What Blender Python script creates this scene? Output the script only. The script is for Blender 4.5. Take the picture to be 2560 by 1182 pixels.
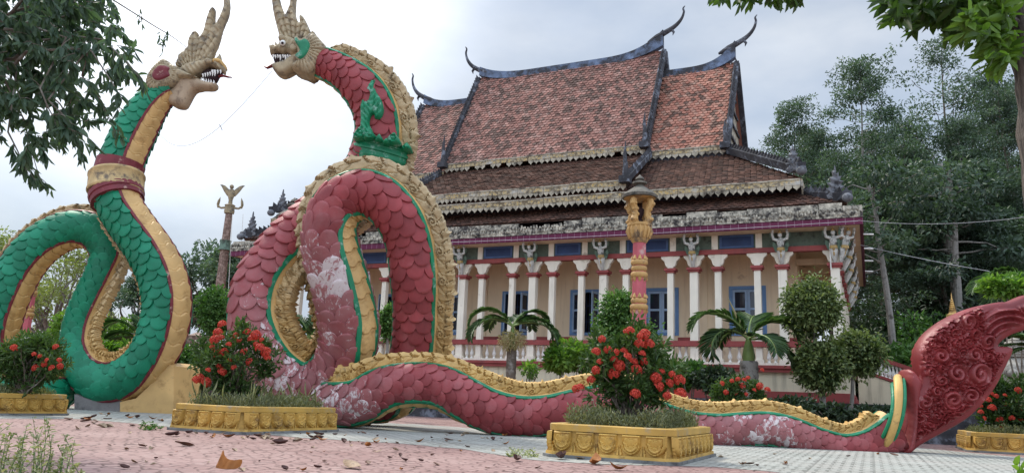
import bpy, bmesh, math, random
import numpy as np
from mathutils import Vector, Matrix
from mathutils.geometry import delaunay_2d_cdt

D = bpy.data
SC = bpy.context.scene
COL = SC.collection
PI = math.pi
for o in list(D.objects):
    D.objects.remove(o)

# ------------------------------------------------------------------ camera
IW, IH = 2560, 1182                      # photograph size the measurements were taken on
PITCH, ROLL, FOC = math.radians(11.9), math.radians(2.35), 1936.0
CAMP = np.array([0.0, 0.0, 0.75])
_r0 = np.array([1.0, 0, 0])
_f = np.array([0, math.cos(PITCH), math.sin(PITCH)])
_u0 = np.array([0, -math.sin(PITCH), math.cos(PITCH)])
_r = math.cos(ROLL) * _r0 + math.sin(ROLL) * _u0
_u = -math.sin(ROLL) * _r0 + math.cos(ROLL) * _u0
cd = D.cameras.new('Camera')
cam = D.objects.new('Camera', cd)
COL.objects.link(cam)
cd.sensor_width = 36.0
cd.sensor_fit = 'HORIZONTAL'
cd.lens = 36.0 * FOC / IW
cd.clip_start = 0.05
cd.clip_end = 3000
M4 = Matrix.Identity(4)
for i in range(3):
    M4[i][0], M4[i][1], M4[i][2], M4[i][3] = _r[i], _u[i], -_f[i], CAMP[i]
cam.matrix_world = M4
SC.camera = cam

# ------------------------------------------------------------------ light
SUN_EL, SUN_AZ = math.radians(52), math.radians(-38)      # azimuth from +Y towards +X
sun_dir = Vector((math.sin(SUN_AZ) * math.cos(SUN_EL), math.cos(SUN_AZ) * math.cos(SUN_EL), math.sin(SUN_EL)))
w = D.worlds.new("World")
SC.world = w
w.use_nodes = True
nt = w.node_tree
nt.nodes.clear()
def nn(t, typ, **kw):
    n = t.nodes.new(typ)
    for k, v in kw.items():
        setattr(n, k, v)
    return n
wo = nn(nt, 'ShaderNodeOutputWorld')
bg = nn(nt, 'ShaderNodeBackground')
bg.inputs['Strength'].default_value = 0.12
sky = nn(nt, 'ShaderNodeTexSky')
sky.sky_type = 'NISHITA'
sky.sun_disc = False
sky.sun_elevation = SUN_EL
sky.sun_rotation = SUN_AZ
sky.air_density = 1.3
sky.dust_density = 2.0
tc = nn(nt, 'ShaderNodeTexCoord')
mp = nn(nt, 'ShaderNodeMapping')
mp.inputs['Scale'].default_value = (1.0, 1.0, 2.2)
nz = nn(nt, 'ShaderNodeTexNoise')
nz.inputs['Scale'].default_value = 2.6
nz.inputs['Detail'].default_value = 7
nz.inputs['Roughness'].default_value = 0.52
cr = nn(nt, 'ShaderNodeValToRGB')
cr.color_ramp.elements[0].position = 0.28
cr.color_ramp.elements[0].color = (0.56, 0.56, 0.56, 1)
cr.color_ramp.elements[1].position = 0.66
cr.color_ramp.elements[1].color = (1, 1, 1, 1)
nz2 = nn(nt, 'ShaderNodeTexNoise')
nz2.inputs['Scale'].default_value = 4.5
nz2.inputs['Detail'].default_value = 6
cl = nn(nt, 'ShaderNodeValToRGB')          # cloud brightness: grey bellies to bright tops
cl.color_ramp.elements[0].position = 0.34
cl.color_ramp.elements[0].color = (3.15, 3.75, 4.7, 1)
cl.color_ramp.elements[1].position = 0.74
cl.color_ramp.elements[1].color = (5.3, 5.65, 6.15, 1)
dot = nn(nt, 'ShaderNodeVectorMath', operation='DOT_PRODUCT')
gd = Vector((math.sin(math.radians(-27)) * math.cos(math.radians(33)), math.cos(math.radians(-27)) * math.cos(math.radians(33)), math.sin(math.radians(33))))
dot.inputs[1].default_value = gd
gl = nn(nt, 'ShaderNodeMapRange')
gl.inputs['From Min'].default_value = 0.91
gl.inputs['From Max'].default_value = 1.0
gl.inputs['To Min'].default_value = 0.0
gl.inputs['To Max'].default_value = 1.0
pw = nn(nt, 'ShaderNodeMath', operation='POWER')
pw.inputs[1].default_value = 1.6
mul = nn(nt, 'ShaderNodeMath', operation='MULTIPLY')
mul.inputs[1].default_value = 8.5
mx = nn(nt, 'ShaderNodeMix', data_type='RGBA')
ad = nn(nt, 'ShaderNodeMix', data_type='RGBA', blend_type='ADD')
ad.inputs[0].default_value = 1.0
L = nt.links.new
L(tc.outputs['Generated'], mp.inputs['Vector'])
L(mp.outputs[0], nz.inputs['Vector'])
L(mp.outputs[0], nz2.inputs['Vector'])
L(nz.outputs[0], cr.inputs[0])
L(nz2.outputs[0], cl.inputs[0])
L(cr.outputs[0], mx.inputs[0])
L(sky.outputs[0], mx.inputs[6])
L(cl.outputs[0], mx.inputs[7])
L(tc.outputs['Generated'], dot.inputs[0])
L(dot.outputs['Value'], gl.inputs[0])
L(gl.outputs[0], pw.inputs[0])
L(pw.outputs[0], mul.inputs[0])
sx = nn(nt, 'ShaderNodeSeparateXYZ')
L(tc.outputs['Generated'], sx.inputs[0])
bk = nn(nt, 'ShaderNodeMapRange')  # unseen sky behind the camera brightened as fill for the front
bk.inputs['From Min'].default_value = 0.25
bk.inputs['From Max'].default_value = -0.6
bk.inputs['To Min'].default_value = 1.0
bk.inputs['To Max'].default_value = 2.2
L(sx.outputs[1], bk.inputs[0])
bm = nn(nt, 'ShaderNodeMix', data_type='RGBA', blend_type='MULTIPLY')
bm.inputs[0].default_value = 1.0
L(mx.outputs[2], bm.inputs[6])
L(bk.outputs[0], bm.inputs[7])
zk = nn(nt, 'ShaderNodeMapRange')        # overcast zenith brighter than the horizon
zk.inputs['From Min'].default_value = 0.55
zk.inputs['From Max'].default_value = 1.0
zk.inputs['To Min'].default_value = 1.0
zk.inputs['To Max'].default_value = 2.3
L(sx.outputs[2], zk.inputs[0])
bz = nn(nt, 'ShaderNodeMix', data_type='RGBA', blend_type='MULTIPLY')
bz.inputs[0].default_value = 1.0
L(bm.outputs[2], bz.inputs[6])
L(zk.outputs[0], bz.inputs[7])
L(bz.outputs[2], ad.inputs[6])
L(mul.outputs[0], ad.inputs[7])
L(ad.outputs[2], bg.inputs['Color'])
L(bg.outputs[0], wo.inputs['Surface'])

sd = D.lights.new('Sun', 'SUN')
sd.energy = 2.9
sd.angle = math.radians(9)
sd.color = (1.0, 0.93, 0.82)
so = D.objects.new('Sun', sd)
COL.objects.link(so)
so.rotation_euler = sun_dir.to_track_quat('Z', 'Y').to_euler()
so.location = (0, 0, 60)

SC.view_settings.view_transform = 'Standard'
SC.view_settings.look = 'None'
SC.view_settings.gamma = 1
SC.view_settings.exposure = 0.32
SC.cycles.max_bounces = 6
SC.cycles.transparent_max_bounces = 8
SC.cycles.use_denoising = True

# ------------------------------------------------------------------ measuring helpers
def ray(px, py):
    return _f + _r * ((px - IW / 2) / FOC) - _u * ((py - IH / 2) / FOC)
def at(px, py, Y):
    d = ray(px, py)
    return CAMP + d * (Y / d[1])
def ground(px, py, z=0.0):
    d = ray(px, py)
    return CAMP + d * ((z - CAMP[2]) / d[2])
def mpp(Y):                                # metres per photo pixel at depth Y
    return Y / FOC
AZ = math.radians(-65.16)
TU = np.array([math.sin(AZ), math.cos(AZ), 0])      # along the temple, leftwards
TN = np.array([-TU[1], TU[0], 0])
if TN[1] < 0:
    TN = -TN
TC = at(2092, 760, 25.5)
TC[2] = 0
TROT = math.atan2(-TU[1], -TU[0])

# ------------------------------------------------------------------ mesh helpers
class MB:
    def __init__(self):
        self.v, self.f, self.m, self.r, self.n = [], [], [], [], 0
        self.wr = []
    def add(self, verts, faces, mat=0, rnd=0.5, wear=0.0):
        b = self.n
        vs = [tuple(map(float, p)) for p in verts]
        self.v += vs
        self.n += len(vs)
        if np.ndim(wear) == 0:
            self.wr += [float(wear)] * len(vs)
        else:
            self.wr += [float(x) for x in wear]
        for q in faces:
            self.f.append(tuple(b + i for i in q))
        self.m += [mat] * len(faces)
        self.r += [rnd] * len(faces)
        return b
    def box(self, c, s, mat=0, M=None, rnd=0.5, taper=1.0, taper_y=None):
        x, y, z = s[0] / 2, s[1] / 2, s[2] / 2
        ty = taper if taper_y is None else taper_y
        P = [(-x, -y, -z), (x, -y, -z), (x, y, -z), (-x, y, -z),
             (-x * taper, -y * ty, z), (x * taper, -y * ty, z), (x * taper, y * ty, z), (-x * taper, y * ty, z)]
        P = [Vector(p) for p in P]
        if M is not None:
            P = [M @ p for p in P]
        P = [(p.x + c[0], p.y + c[1], p.z + c[2]) for p in P]
        self.add(P, [(0, 3, 2, 1), (4, 5, 6, 7), (0, 1, 5, 4), (1, 2, 6, 5), (2, 3, 7, 6), (3, 0, 4, 7)], mat, rnd)
    def b2(self, x0, x1, y0, y1, z0, z1, mat=0, rnd=0.5):
        self.box(((x0 + x1) / 2, (y0 + y1) / 2, (z0 + z1) / 2), (abs(x1 - x0), abs(y1 - y0), abs(z1 - z0)), mat, None, rnd)
    def tube(self, pts, rad, seg=8, mat=0, cap=True, flat=None, rnd=0.5, wear=0.0):
        pts = [Vector(p) for p in pts]
        n = len(pts)
        if not hasattr(rad, '__len__'):
            rad = [rad] * n
        up = None
        V, Fc = [], []
        for i, p in enumerate(pts):
            t = (pts[min(i + 1, n - 1)] - pts[max(i - 1, 0)])
            if t.length < 1e-9:
                t = Vector((0, 0, 1))
            t.normalize()
            if up is None:
                up = Vector((0, 0, 1)) if abs(t.z) < 0.9 else Vector((1, 0, 0))
            s = t.cross(up)
            if s.length < 1e-6:
                s = t.cross(Vector((0, 1, 0)))
            s.normalize()
            up = s.cross(t).normalized()
            for k in range(seg):
                a = 2 * PI * k / seg
                ca, sa = math.cos(a), math.sin(a)
                q = p + s * (ca * rad[i]) + up * (sa * rad[i] * (flat or 1))
                V.append(q)
        for i in range(n - 1):
            for k in range(seg):
                a, b = i * seg + k, i * seg + (k + 1) % seg
                Fc.append((a, b, b + seg, a + seg))
        if cap:
            Fc.append(tuple(range(seg - 1, -1, -1)))
            Fc.append(tuple((n - 1) * seg + k for k in range(seg)))
        self.add(V, Fc, mat, rnd, wear)
    def lathe(self, prof, c=(0, 0, 0), seg=16, mat=0, mats=None, sx=1, sy=1, rot=0, rnd=0.5):
        V, Fc = [], []
        n = len(prof)
        for (r, z) in prof:
            for k in range(seg):
                a = 2 * PI * k / seg + rot
                V.append((c[0] + r * math.cos(a) * sx, c[1] + r * math.sin(a) * sy, c[2] + z))
        for i in range(n - 1):
            for k in range(seg):
                a, b = i * seg + k, i * seg + (k + 1) % seg
                Fc.append((a, b, b + seg, a + seg))
        caps = []
        if prof[0][0] > 1e-6:
            caps.append(tuple(range(seg - 1, -1, -1)))
        if prof[-1][0] > 1e-6:
            caps.append(tuple((n - 1) * seg + k for k in range(seg)))
        b = self.n
        self.add(V, Fc + caps, mat, rnd)
        if mats:
            nf = len(Fc) + len(caps)
            base = len(self.m) - nf
            for i in range(n - 1):
                for k in range(seg):
                    self.m[base + i * seg + k] = mats[i]
            for j in range(len(caps)):
                self.m[base + len(Fc) + j] = mats[0] if j == 0 and prof[0][0] > 1e-6 else mats[-1]
    def sphere(self, c, r, mat=0, seg=10, rings=7, M=None, rnd=0.5):
        if not hasattr(r, '__len__'):
            r = (r, r, r)
        V, Fc = [], []
        for i in range(rings + 1):
            th = PI * i / rings
            for k in range(seg):
                a = 2 * PI * k / seg
                p = Vector((r[0] * math.sin(th) * math.cos(a), r[1] * math.sin(th) * math.sin(a), r[2] * math.cos(th)))
                if M is not None:
                    p = M @ p
                V.append((p.x + c[0], p.y + c[1], p.z + c[2]))
        for i in range(rings):
            for k in range(seg):
                a, b = i * seg + k, i * seg + (k + 1) % seg
                Fc.append((a, a + seg, b + seg, b))
        self.add(V, Fc, mat, rnd)
    def build(self, name, mats, parent=None, smooth=True, off=(0, 0, 0), sharp=40, loc=None, rotz=0):
        me = D.meshes.new(name)
        V = np.array(self.v, dtype=np.float64).reshape(-1, 3) - np.array(off, dtype=np.float64)
        me.from_pydata(V.tolist(), [], self.f)
        if not isinstance(mats, (list, tuple)):
            mats = [mats]
        for m in mats:
            me.materials.append(m)
        if len(mats) > 1:
            me.polygons.foreach_set('material_index', self.m)
        at_ = me.attributes.new('rnd', 'FLOAT', 'FACE')
        at_.data.foreach_set('value', self.r)
        if any(x != 0 for x in self.wr):
            aw = me.attributes.new('wear', 'FLOAT', 'POINT')
            aw.data.foreach_set('value', self.wr)
        if smooth:
            me.polygons.foreach_set('use_smooth', [True] * len(me.polygons))
            me.set_sharp_from_angle(angle=math.radians(sharp))
        me.update()
        o = D.objects.new(name, me)
        COL.objects.link(o)
        if parent is not None:
            o.parent = parent
        if loc is not None:
            o.location = loc
        if rotz:
            o.rotation_euler = (0, 0, rotz)
        return o

def tag(o, label=None, cat=None, group=None, kind=None):
    if label: o['label'] = label
    if cat: o['category'] = cat
    if group: o['group'] = group
    if kind: o['kind'] = kind
    return o
def thing(name, label, cat, loc=(0, 0, 0), rotz=0, group=None):
    o = D.objects.new(name, None)
    COL.objects.link(o)
    o.empty_display_size = 0.2
    o.location = tuple(map(float, loc))
    o.rotation_euler = (0, 0, rotz)
    return tag(o, label, cat, group)
KIDS = {}
def dup(root, loc, rotz=None, scale=1.0, label=None, group=None, cat=None):
    r = root.copy()
    COL.objects.link(r)
    r.location = tuple(map(float, loc))
    if rotz is not None:
        r.rotation_euler = (0, 0, rotz)
    r.scale = (scale,) * 3 if not hasattr(scale, '__len__') else scale
    if label: r['label'] = label
    if group: r['group'] = group
    if cat: r['category'] = cat
    for ch in list(root.children):
        c = ch.copy()
        COL.objects.link(c)
        c.parent = r
        for g in list(ch.children):
            d_ = g.copy()
            COL.objects.link(d_)
            d_.parent = c
    return r

def poly_inside(pts, P):
    x, y = P[:, 0], P[:, 1]
    ins = np.zeros(len(P), bool)
    n = len(pts)
    j = n - 1
    for i in range(n):
        xi, yi = pts[i]
        xj, yj = pts[j]
        c = ((yi > y) != (yj > y)) & (x < (xj - xi) * (y - yi) / (yj - yi + 1e-12) + xi)
        ins ^= c
        j = i
    return ins
def seg_dist(pts, P):
    d = np.full(len(P), 1e9)
    n = len(pts)
    for i in range(n):
        a = np.array(pts[i]); b = np.array(pts[(i + 1) % n])
        ab = b - a
        t = np.clip(((P - a) @ ab) / (ab @ ab + 1e-12), 0, 1)
        q = a + t[:, None] * ab
        d = np.minimum(d, np.linalg.norm(P - q, axis=1))
    return d
def smooth_closed(pts, k=4, closed=True):
    """Catmull-Rom through the outline points"""
    out = []
    n = len(pts)
    P = [np.array(p, float) for p in pts]
    rng_ = range(n) if closed else range(n - 1)
    for i in rng_:
        if closed:
            p0, p1, p2, p3 = P[i - 1], P[i], P[(i + 1) % n], P[(i + 2) % n]
        else:
            p0, p1, p2, p3 = P[max(i - 1, 0)], P[i], P[i + 1], P[min(i + 2, n - 1)]
        for j in range(k):
            t = j / k
            out.append(0.5 * ((2 * p1) + (-p0 + p2) * t + (2 * p0 - 5 * p1 + 4 * p2 - p3) * t * t + (-p0 + 3 * p1 - 3 * p2 + p3) * t ** 3))
    if not closed:
        out.append(P[-1])
    return out
def inflate(mb, outline, to3, nrm, thick, round_=0.5, step=None, relief=None, edge=0.25, mat=0, wear=0.0, back=True, rnd=0.5):
    """solid from a 2D outline: puffed front and back joined by a rim.  to3(x,y)->3D, nrm = unit normal (front),
    thick = full thickness in metres, round_ = distance (outline units) over which it rounds, relief(x,y,d)->metres"""
    O = [np.array(p, float) for p in outline]
    area = sum(O[i][0] * O[(i + 1) % len(O)][1] - O[(i + 1) % len(O)][0] * O[i][1] for i in range(len(O)))
    if area < 0:
        O = O[::-1]
    A = np.array(O)
    mn, mx_ = A.min(0), A.max(0)
    if step is None:
        step = max(mx_ - mn) / 18
    gx = np.arange(mn[0] + step / 2, mx_[0], step)
    gy = np.arange(mn[1] + step / 2, mx_[1], step * 0.866)
    G = np.array([(x + (step / 2 if (k % 2) else 0), y) for k, y in enumerate(gy) for x in gx]).reshape(-1, 2)
    if len(G):
        G = G[poly_inside(O, G)]
    if len(G):
        G = G[seg_dist(O, G) > step * 0.45]
    allp = [Vector((float(p[0]), float(p[1]))) for p in O] + [Vector((float(p[0]), float(p[1]))) for p in G]
    ne = len(O)
    res = delaunay_2d_cdt(allp, [(i, (i + 1) % ne) for i in range(ne)], [], 1, 1e-6)
    V2 = np.array([(p.x, p.y) for p in res[0]])
    tris = res[2]
    d = seg_dist(O, V2)
    k = np.clip(d / round_, 0, 1)
    h = thick / 2 * (edge + (1 - edge) * np.sqrt(np.clip(1 - (1 - k) ** 2, 0, 1)))
    if relief is not None:
        h = h + np.array([relief(x, y, dd) for (x, y), dd in zip(V2, d)])
    nrm = np.array(nrm, float)
    base = np.array([to3(x, y) for x, y in V2])
    nv = len(V2)
    P = np.vstack([base + nrm * h[:, None], base - nrm * (h if back else np.full(nv, thick * 0.5 * edge))[:, None]])
    # orientation check of the front
    a, b, c = tris[0]
    sgn = np.dot(np.cross(base[b] - base[a], base[c] - base[a]), nrm)
    fr = [tuple(t) if sgn > 0 else tuple(t[::-1]) for t in tris]
    bk = [tuple(i + nv for i in t[::-1]) for t in fr]
    cnt = {}
    for t in fr:
        for i in range(3):
            e = (t[i], t[(i + 1) % 3])
            cnt[e] = cnt.get(e, 0) + 1
    rim = [(b_, a_, a_ + nv, b_ + nv) for (a_, b_) in cnt if (b_, a_) not in cnt]
    mb.add(P, fr + bk + rim, mat, rnd, wear)

# ------------------------------------------------------------------ materials
def new_mat(name):
    m = D.materials.new(name)
    m.use_nodes = True
    t = m.node_tree
    b = t.nodes['Principled BSDF']
    return m, t, b
def ramp(t, fac, stops):
    r = nn(t, 'ShaderNodeValToRGB')
    e = r.color_ramp.elements
    while len(e) < len(stops):
        e.new(0.5)
    for el, (p, c) in zip(e, stops):
        el.position = p
        el.color = (*c, 1)
    t.links.new(fac, r.inputs[0])
    return r.outputs[0]
def noise(t, scale, detail=5, rough=0.55, vec=None, coord='Object', dist=0.0):
    n = nn(t, 'ShaderNodeTexNoise')
    n.inputs['Scale'].default_value = scale
    n.inputs['Detail'].default_value = detail
    n.inputs['Roughness'].default_value = rough
    n.inputs['Distortion'].default_value = dist
    if vec is None:
        c = nn(t, 'ShaderNodeTexCoord')
        vec = c.outputs[coord]
    t.links.new(vec, n.inputs['Vector'])
    return n.outputs[0]
def mixc(t, fac, a, b, mode='MIX'):
    m = nn(t, 'ShaderNodeMix', data_type='RGBA', blend_type=mode)
    for s, v in ((0, fac), (6, a), (7, b)):
        if isinstance(v, (int, float)):
            m.inputs[s].default_value = v
        elif isinstance(v, tuple):
            m.inputs[s].default_value = (*v, 1)
        else:
            t.links.new(v, m.inputs[s])
    return m.outputs[2]
def math_(t, op, a, b=None, clamp=False):
    m = nn(t, 'ShaderNodeMath', operation=op, use_clamp=clamp)
    for i, v in enumerate((a, b)):
        if v is None:
            continue
        if isinstance(v, (int, float)):
            m.inputs[i].default_value = v
        else:
            t.links.new(v, m.inputs[i])
    return m.outputs[0]
def mapr(t, v, a, b, c=0.0, d=1.0):
    m = nn(t, 'ShaderNodeMapRange')
    m.inputs[1].default_value = a; m.inputs[2].default_value = b
    m.inputs[3].default_value = c; m.inputs[4].default_value = d
    t.links.new(v, m.inputs[0])
    return m.outputs[0]
def attr(t, name):
    a = nn(t, 'ShaderNodeAttribute')
    a.attribute_name = name
    return a.outputs['Fac']
def bump(t, b, h, strength=0.3, dist=0.02):
    n = nn(t, 'ShaderNodeBump')
    n.inputs['Strength'].default_value = strength
    n.inputs['Distance'].default_value = dist
    t.links.new(h, n.inputs['Height'])
    t.links.new(n.outputs[0], b.inputs['Normal'])
def paint(name, col, rough=0.6, var=0.25, nscale=3.0, dirt=None, dirt_amt=0.5, dirt_scale=1.5, bscale=40, bstr=0.25, rndv=0.0, spec=0.3, streak=None):
    """painted or plain surface: colour with cloudy variation, optional dirt / flaking colour, fine bump"""
    m, t, b = new_mat(name)
    n1 = noise(t, nscale, 6)
    dk = tuple(c * (1 - var) for c in col)
    lt = tuple(min(1, c * (1 + var * 0.7)) for c in col)
    c = ramp(t, n1, [(0.3, dk), (0.7, lt)])
    if rndv:
        rr = mapr(t, attr(t, 'rnd'), 0, 1, 1 - rndv, 1 + rndv)
        c = mixc(t, 1.0, c, rr, 'MULTIPLY')
    if dirt:
        n2 = noise(t, dirt_scale, 9, 0.68)
        k = mapr(t, n2, 0.62 - 0.3 * dirt_amt, 0.72 - 0.22 * dirt_amt)
        c = mixc(t, k, c, dirt)
    if streak:                       # rain streaks: noise drawn out down the wall
        tcn = nn(t, 'ShaderNodeTexCoord'); mpn = nn(t, 'ShaderNodeMapping')
        mpn.inputs['Scale'].default_value = (5.0, 5.0, 0.35)
        t.links.new(tcn.outputs['Object'], mpn.inputs[0])
        n5 = noise(t, 1.0, 7, 0.65, mpn.outputs[0])
        c = mixc(t, mapr(t, n5, 0.52, 0.78, 0, streak[1]), c, streak[0])
    t.links.new(c, b.inputs['Base Color'])
    b.inputs['Roughness'].default_value = rough
    b.inputs['Specular IOR Level'].default_value = spec
    if bstr:
        bump(t, b, noise(t, bscale, 4), bstr, 0.01)
    return m
def scale_paint(name, col, white, dark):
    """enamel on cement scales, flaking to white where 'wear' is high"""
    m, t, b = new_mat(name)
    n1 = noise(t, 2.2, 6)
    rr = attr(t, 'rnd')
    c = ramp(t, n1, [(0.3, tuple(x * 0.8 for x in col)), (0.7, tuple(x * 1.15 for x in col))])
    c = mixc(t, 1.0, c, mapr(t, rr, 0, 1, 0.82, 1.18), 'MULTIPLY')
    wv = attr(t, 'wear')
    # thin pinkish fading before the paint goes altogether
    n3 = noise(t, 3.1, 5, 0.6)
    fade = mapr(t, math_(t, 'ADD', math_(t, 'ADD', n3, wv), math_(t, 'MULTIPLY', rr, 0.3)), 0.92, 1.75, 0.0, 0.45)
    c = mixc(t, fade, c, tuple(min(1, 0.45 * w_ + 0.55 * x) for x, w_ in zip(col, white)))
    tcw = nn(t, 'ShaderNodeTexCoord'); mpw = nn(t, 'ShaderNodeMapping')
    mpw.inputs['Scale'].default_value = (1.0, 1.0, 0.62)
    t.links.new(tcw.outputs['Object'], mpw.inputs[0])
    n2 = noise(t, 8.0, 12, 0.76, mpw.outputs[0], dist=0.8)
    pat = math_(t, 'ADD', math_(t, 'ADD', n2, math_(t, 'MULTIPLY', wv, 0.17)), math_(t, 'MULTIPLY', math_(t, 'MULTIPLY', rr, wv), 0.22))
    k = mapr(t, pat, 0.79, 0.845)
    c = mixc(t, k, c, white)
    n4 = noise(t, 1.7, 9, 0.7)
    k2 = mapr(t, n4, 0.60, 0.74, 0, 0.55)
    c = mixc(t, k2, c, dark)
    t.links.new(c, b.inputs['Base Color'])
    b.inputs['Roughness'].default_value = 0.5
    b.inputs['Specular IOR Level'].default_value = 0.28
    bump(t, b, math_(t, 'ADD', noise(t, 26, 5), math_(t, 'MULTIPLY', k, -0.5)), 0.35, 0.012)
    return m
def leafmat(name, a, b_, trans=0.35, rough=0.5):
    """foliage: hue varies leaf by leaf, light passes through"""
    m, t, b = new_mat(name)
    r = attr(t, 'rnd')
    oi = nn(t, 'ShaderNodeObjectInfo')
    f = math_(t, 'ADD', r, math_(t, 'MULTIPLY', math_(t, 'SUBTRACT', oi.outputs['Random'], 0.5), 0.25), True)
    c = ramp(t, f, [(0.0, a), (1.0, b_)])
    t.links.new(c, b.inputs['Base Color'])
    b.inputs['Roughness'].default_value = rough
    b.inputs['Specular IOR Level'].default_value = 0.35
    tr = nn(t, 'ShaderNodeBsdfTranslucent')
    c2 = mixc(t, 1.0, c, (1.3, 1.5, 0.7), 'MULTIPLY')
    t.links.new(c2, tr.inputs['Color'])
    ms = nn(t, 'ShaderNodeMixShader')
    ms.inputs[0].default_value = trans
    t.links.new(b.outputs[0], ms.inputs[1])
    t.links.new(tr.outputs[0], ms.inputs[2])
    t.links.new(ms.outputs[0], t.nodes['Material Output'].inputs['Surface'])
    return m

M = {}
M['red'] = scale_paint('red_scale_paint', (0.262, 0.046, 0.050), (0.60, 0.52, 0.51), (0.10, 0.022, 0.024))
M['green'] = scale_paint('green_scale_paint', (0.004, 0.165, 0.082), (0.06, 0.38, 0.27), (0.003, 0.055, 0.035))
M['tailred'] = paint('red_relief_paint', (0.20, 0.020, 0.021), 0.5, 0.3, 2.0, (0.42, 0.17, 0.17), 0.14, 4.0, 30, 0.3, spec=0.5)
M['greenband'] = paint('green_band_paint', (0.005, 0.19, 0.085), 0.45, 0.25, 3, (0.25, 0.42, 0.34), 0.22, 5, spec=0.4)
M['maroon'] = paint('maroon_band_paint', (0.16, 0.022, 0.030), 0.5, 0.25, 3, (0.4, 0.25, 0.2), 0.15, 5)
M['gold'] = paint('ochre_gold_paint', (0.60, 0.375, 0.125), 0.55, 0.2, 2.5, (0.30, 0.19, 0.08), 0.32, 3.0, 30, 0.3)
M['goldold'] = paint('weathered_gold_paint', (0.50, 0.355, 0.165), 0.65, 0.28, 2.5, (0.13, 0.10, 0.07), 0.38, 3.2, 30, 0.35)
M['goldflat'] = paint('pale_gold_paint', (0.60, 0.385, 0.155), 0.5, 0.18, 1.5, (0.40, 0.24, 0.09), 0.30, 2.0, 30, 0.2)
def crest_paint():
    """golden near the ground, sun-bleached and stained higher up"""
    m, t, b = new_mat('crest_paint')
    c = nn(t, 'ShaderNodeTexCoord'); sx_ = nn(t, 'ShaderNodeSeparateXYZ')
    t.links.new(c.outputs['Object'], sx_.inputs[0])
    n1, n2 = noise(t, 2.5, 6), noise(t, 3.2, 9, 0.7)
    lo = ramp(t, n1, [(0.3, (0.46, 0.28, 0.095)), (0.7, (0.62, 0.41, 0.15))])
    hi = ramp(t, n1, [(0.3, (0.37, 0.275, 0.15)), (0.7, (0.54, 0.42, 0.25))])
    k = mapr(t, math_(t, 'ADD', sx_.outputs[2], math_(t, 'MULTIPLY', math_(t, 'SUBTRACT', n2, .5), 2.5)), 1.2, 4.2)
    col = mixc(t, k, lo, hi)
    col = mixc(t, mapr(t, math_(t, 'ADD', n2, math_(t, 'MULTIPLY', k, .05)), .60, .72, 0, .75), col, (.12, .09, .055))
    t.links.new(col, b.inputs['Base Color']); b.inputs['Roughness'].default_value = .6
    b.inputs['Specular IOR Level'].default_value = .3
    bump(t, b, noise(t, 30, 4), .35, .01)
    return m
M['crest'] = crest_paint()
M['headgold'] = paint('bronze_gold_paint', (0.36, 0.285, 0.175), 0.55, 0.3, 3.0, (0.15, 0.12, 0.085), 0.42, 4.0, 40, 0.35)
M['white'] = paint('white_paint', (0.75, 0.73, 0.68), 0.5, 0.1)
M['tongue'] = paint('tongue_paint', (0.20, 0.03, 0.035), 0.4)
M['black'] = paint('dark_mouth', (0.03, 0.012, 0.014), 0.7)
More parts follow.
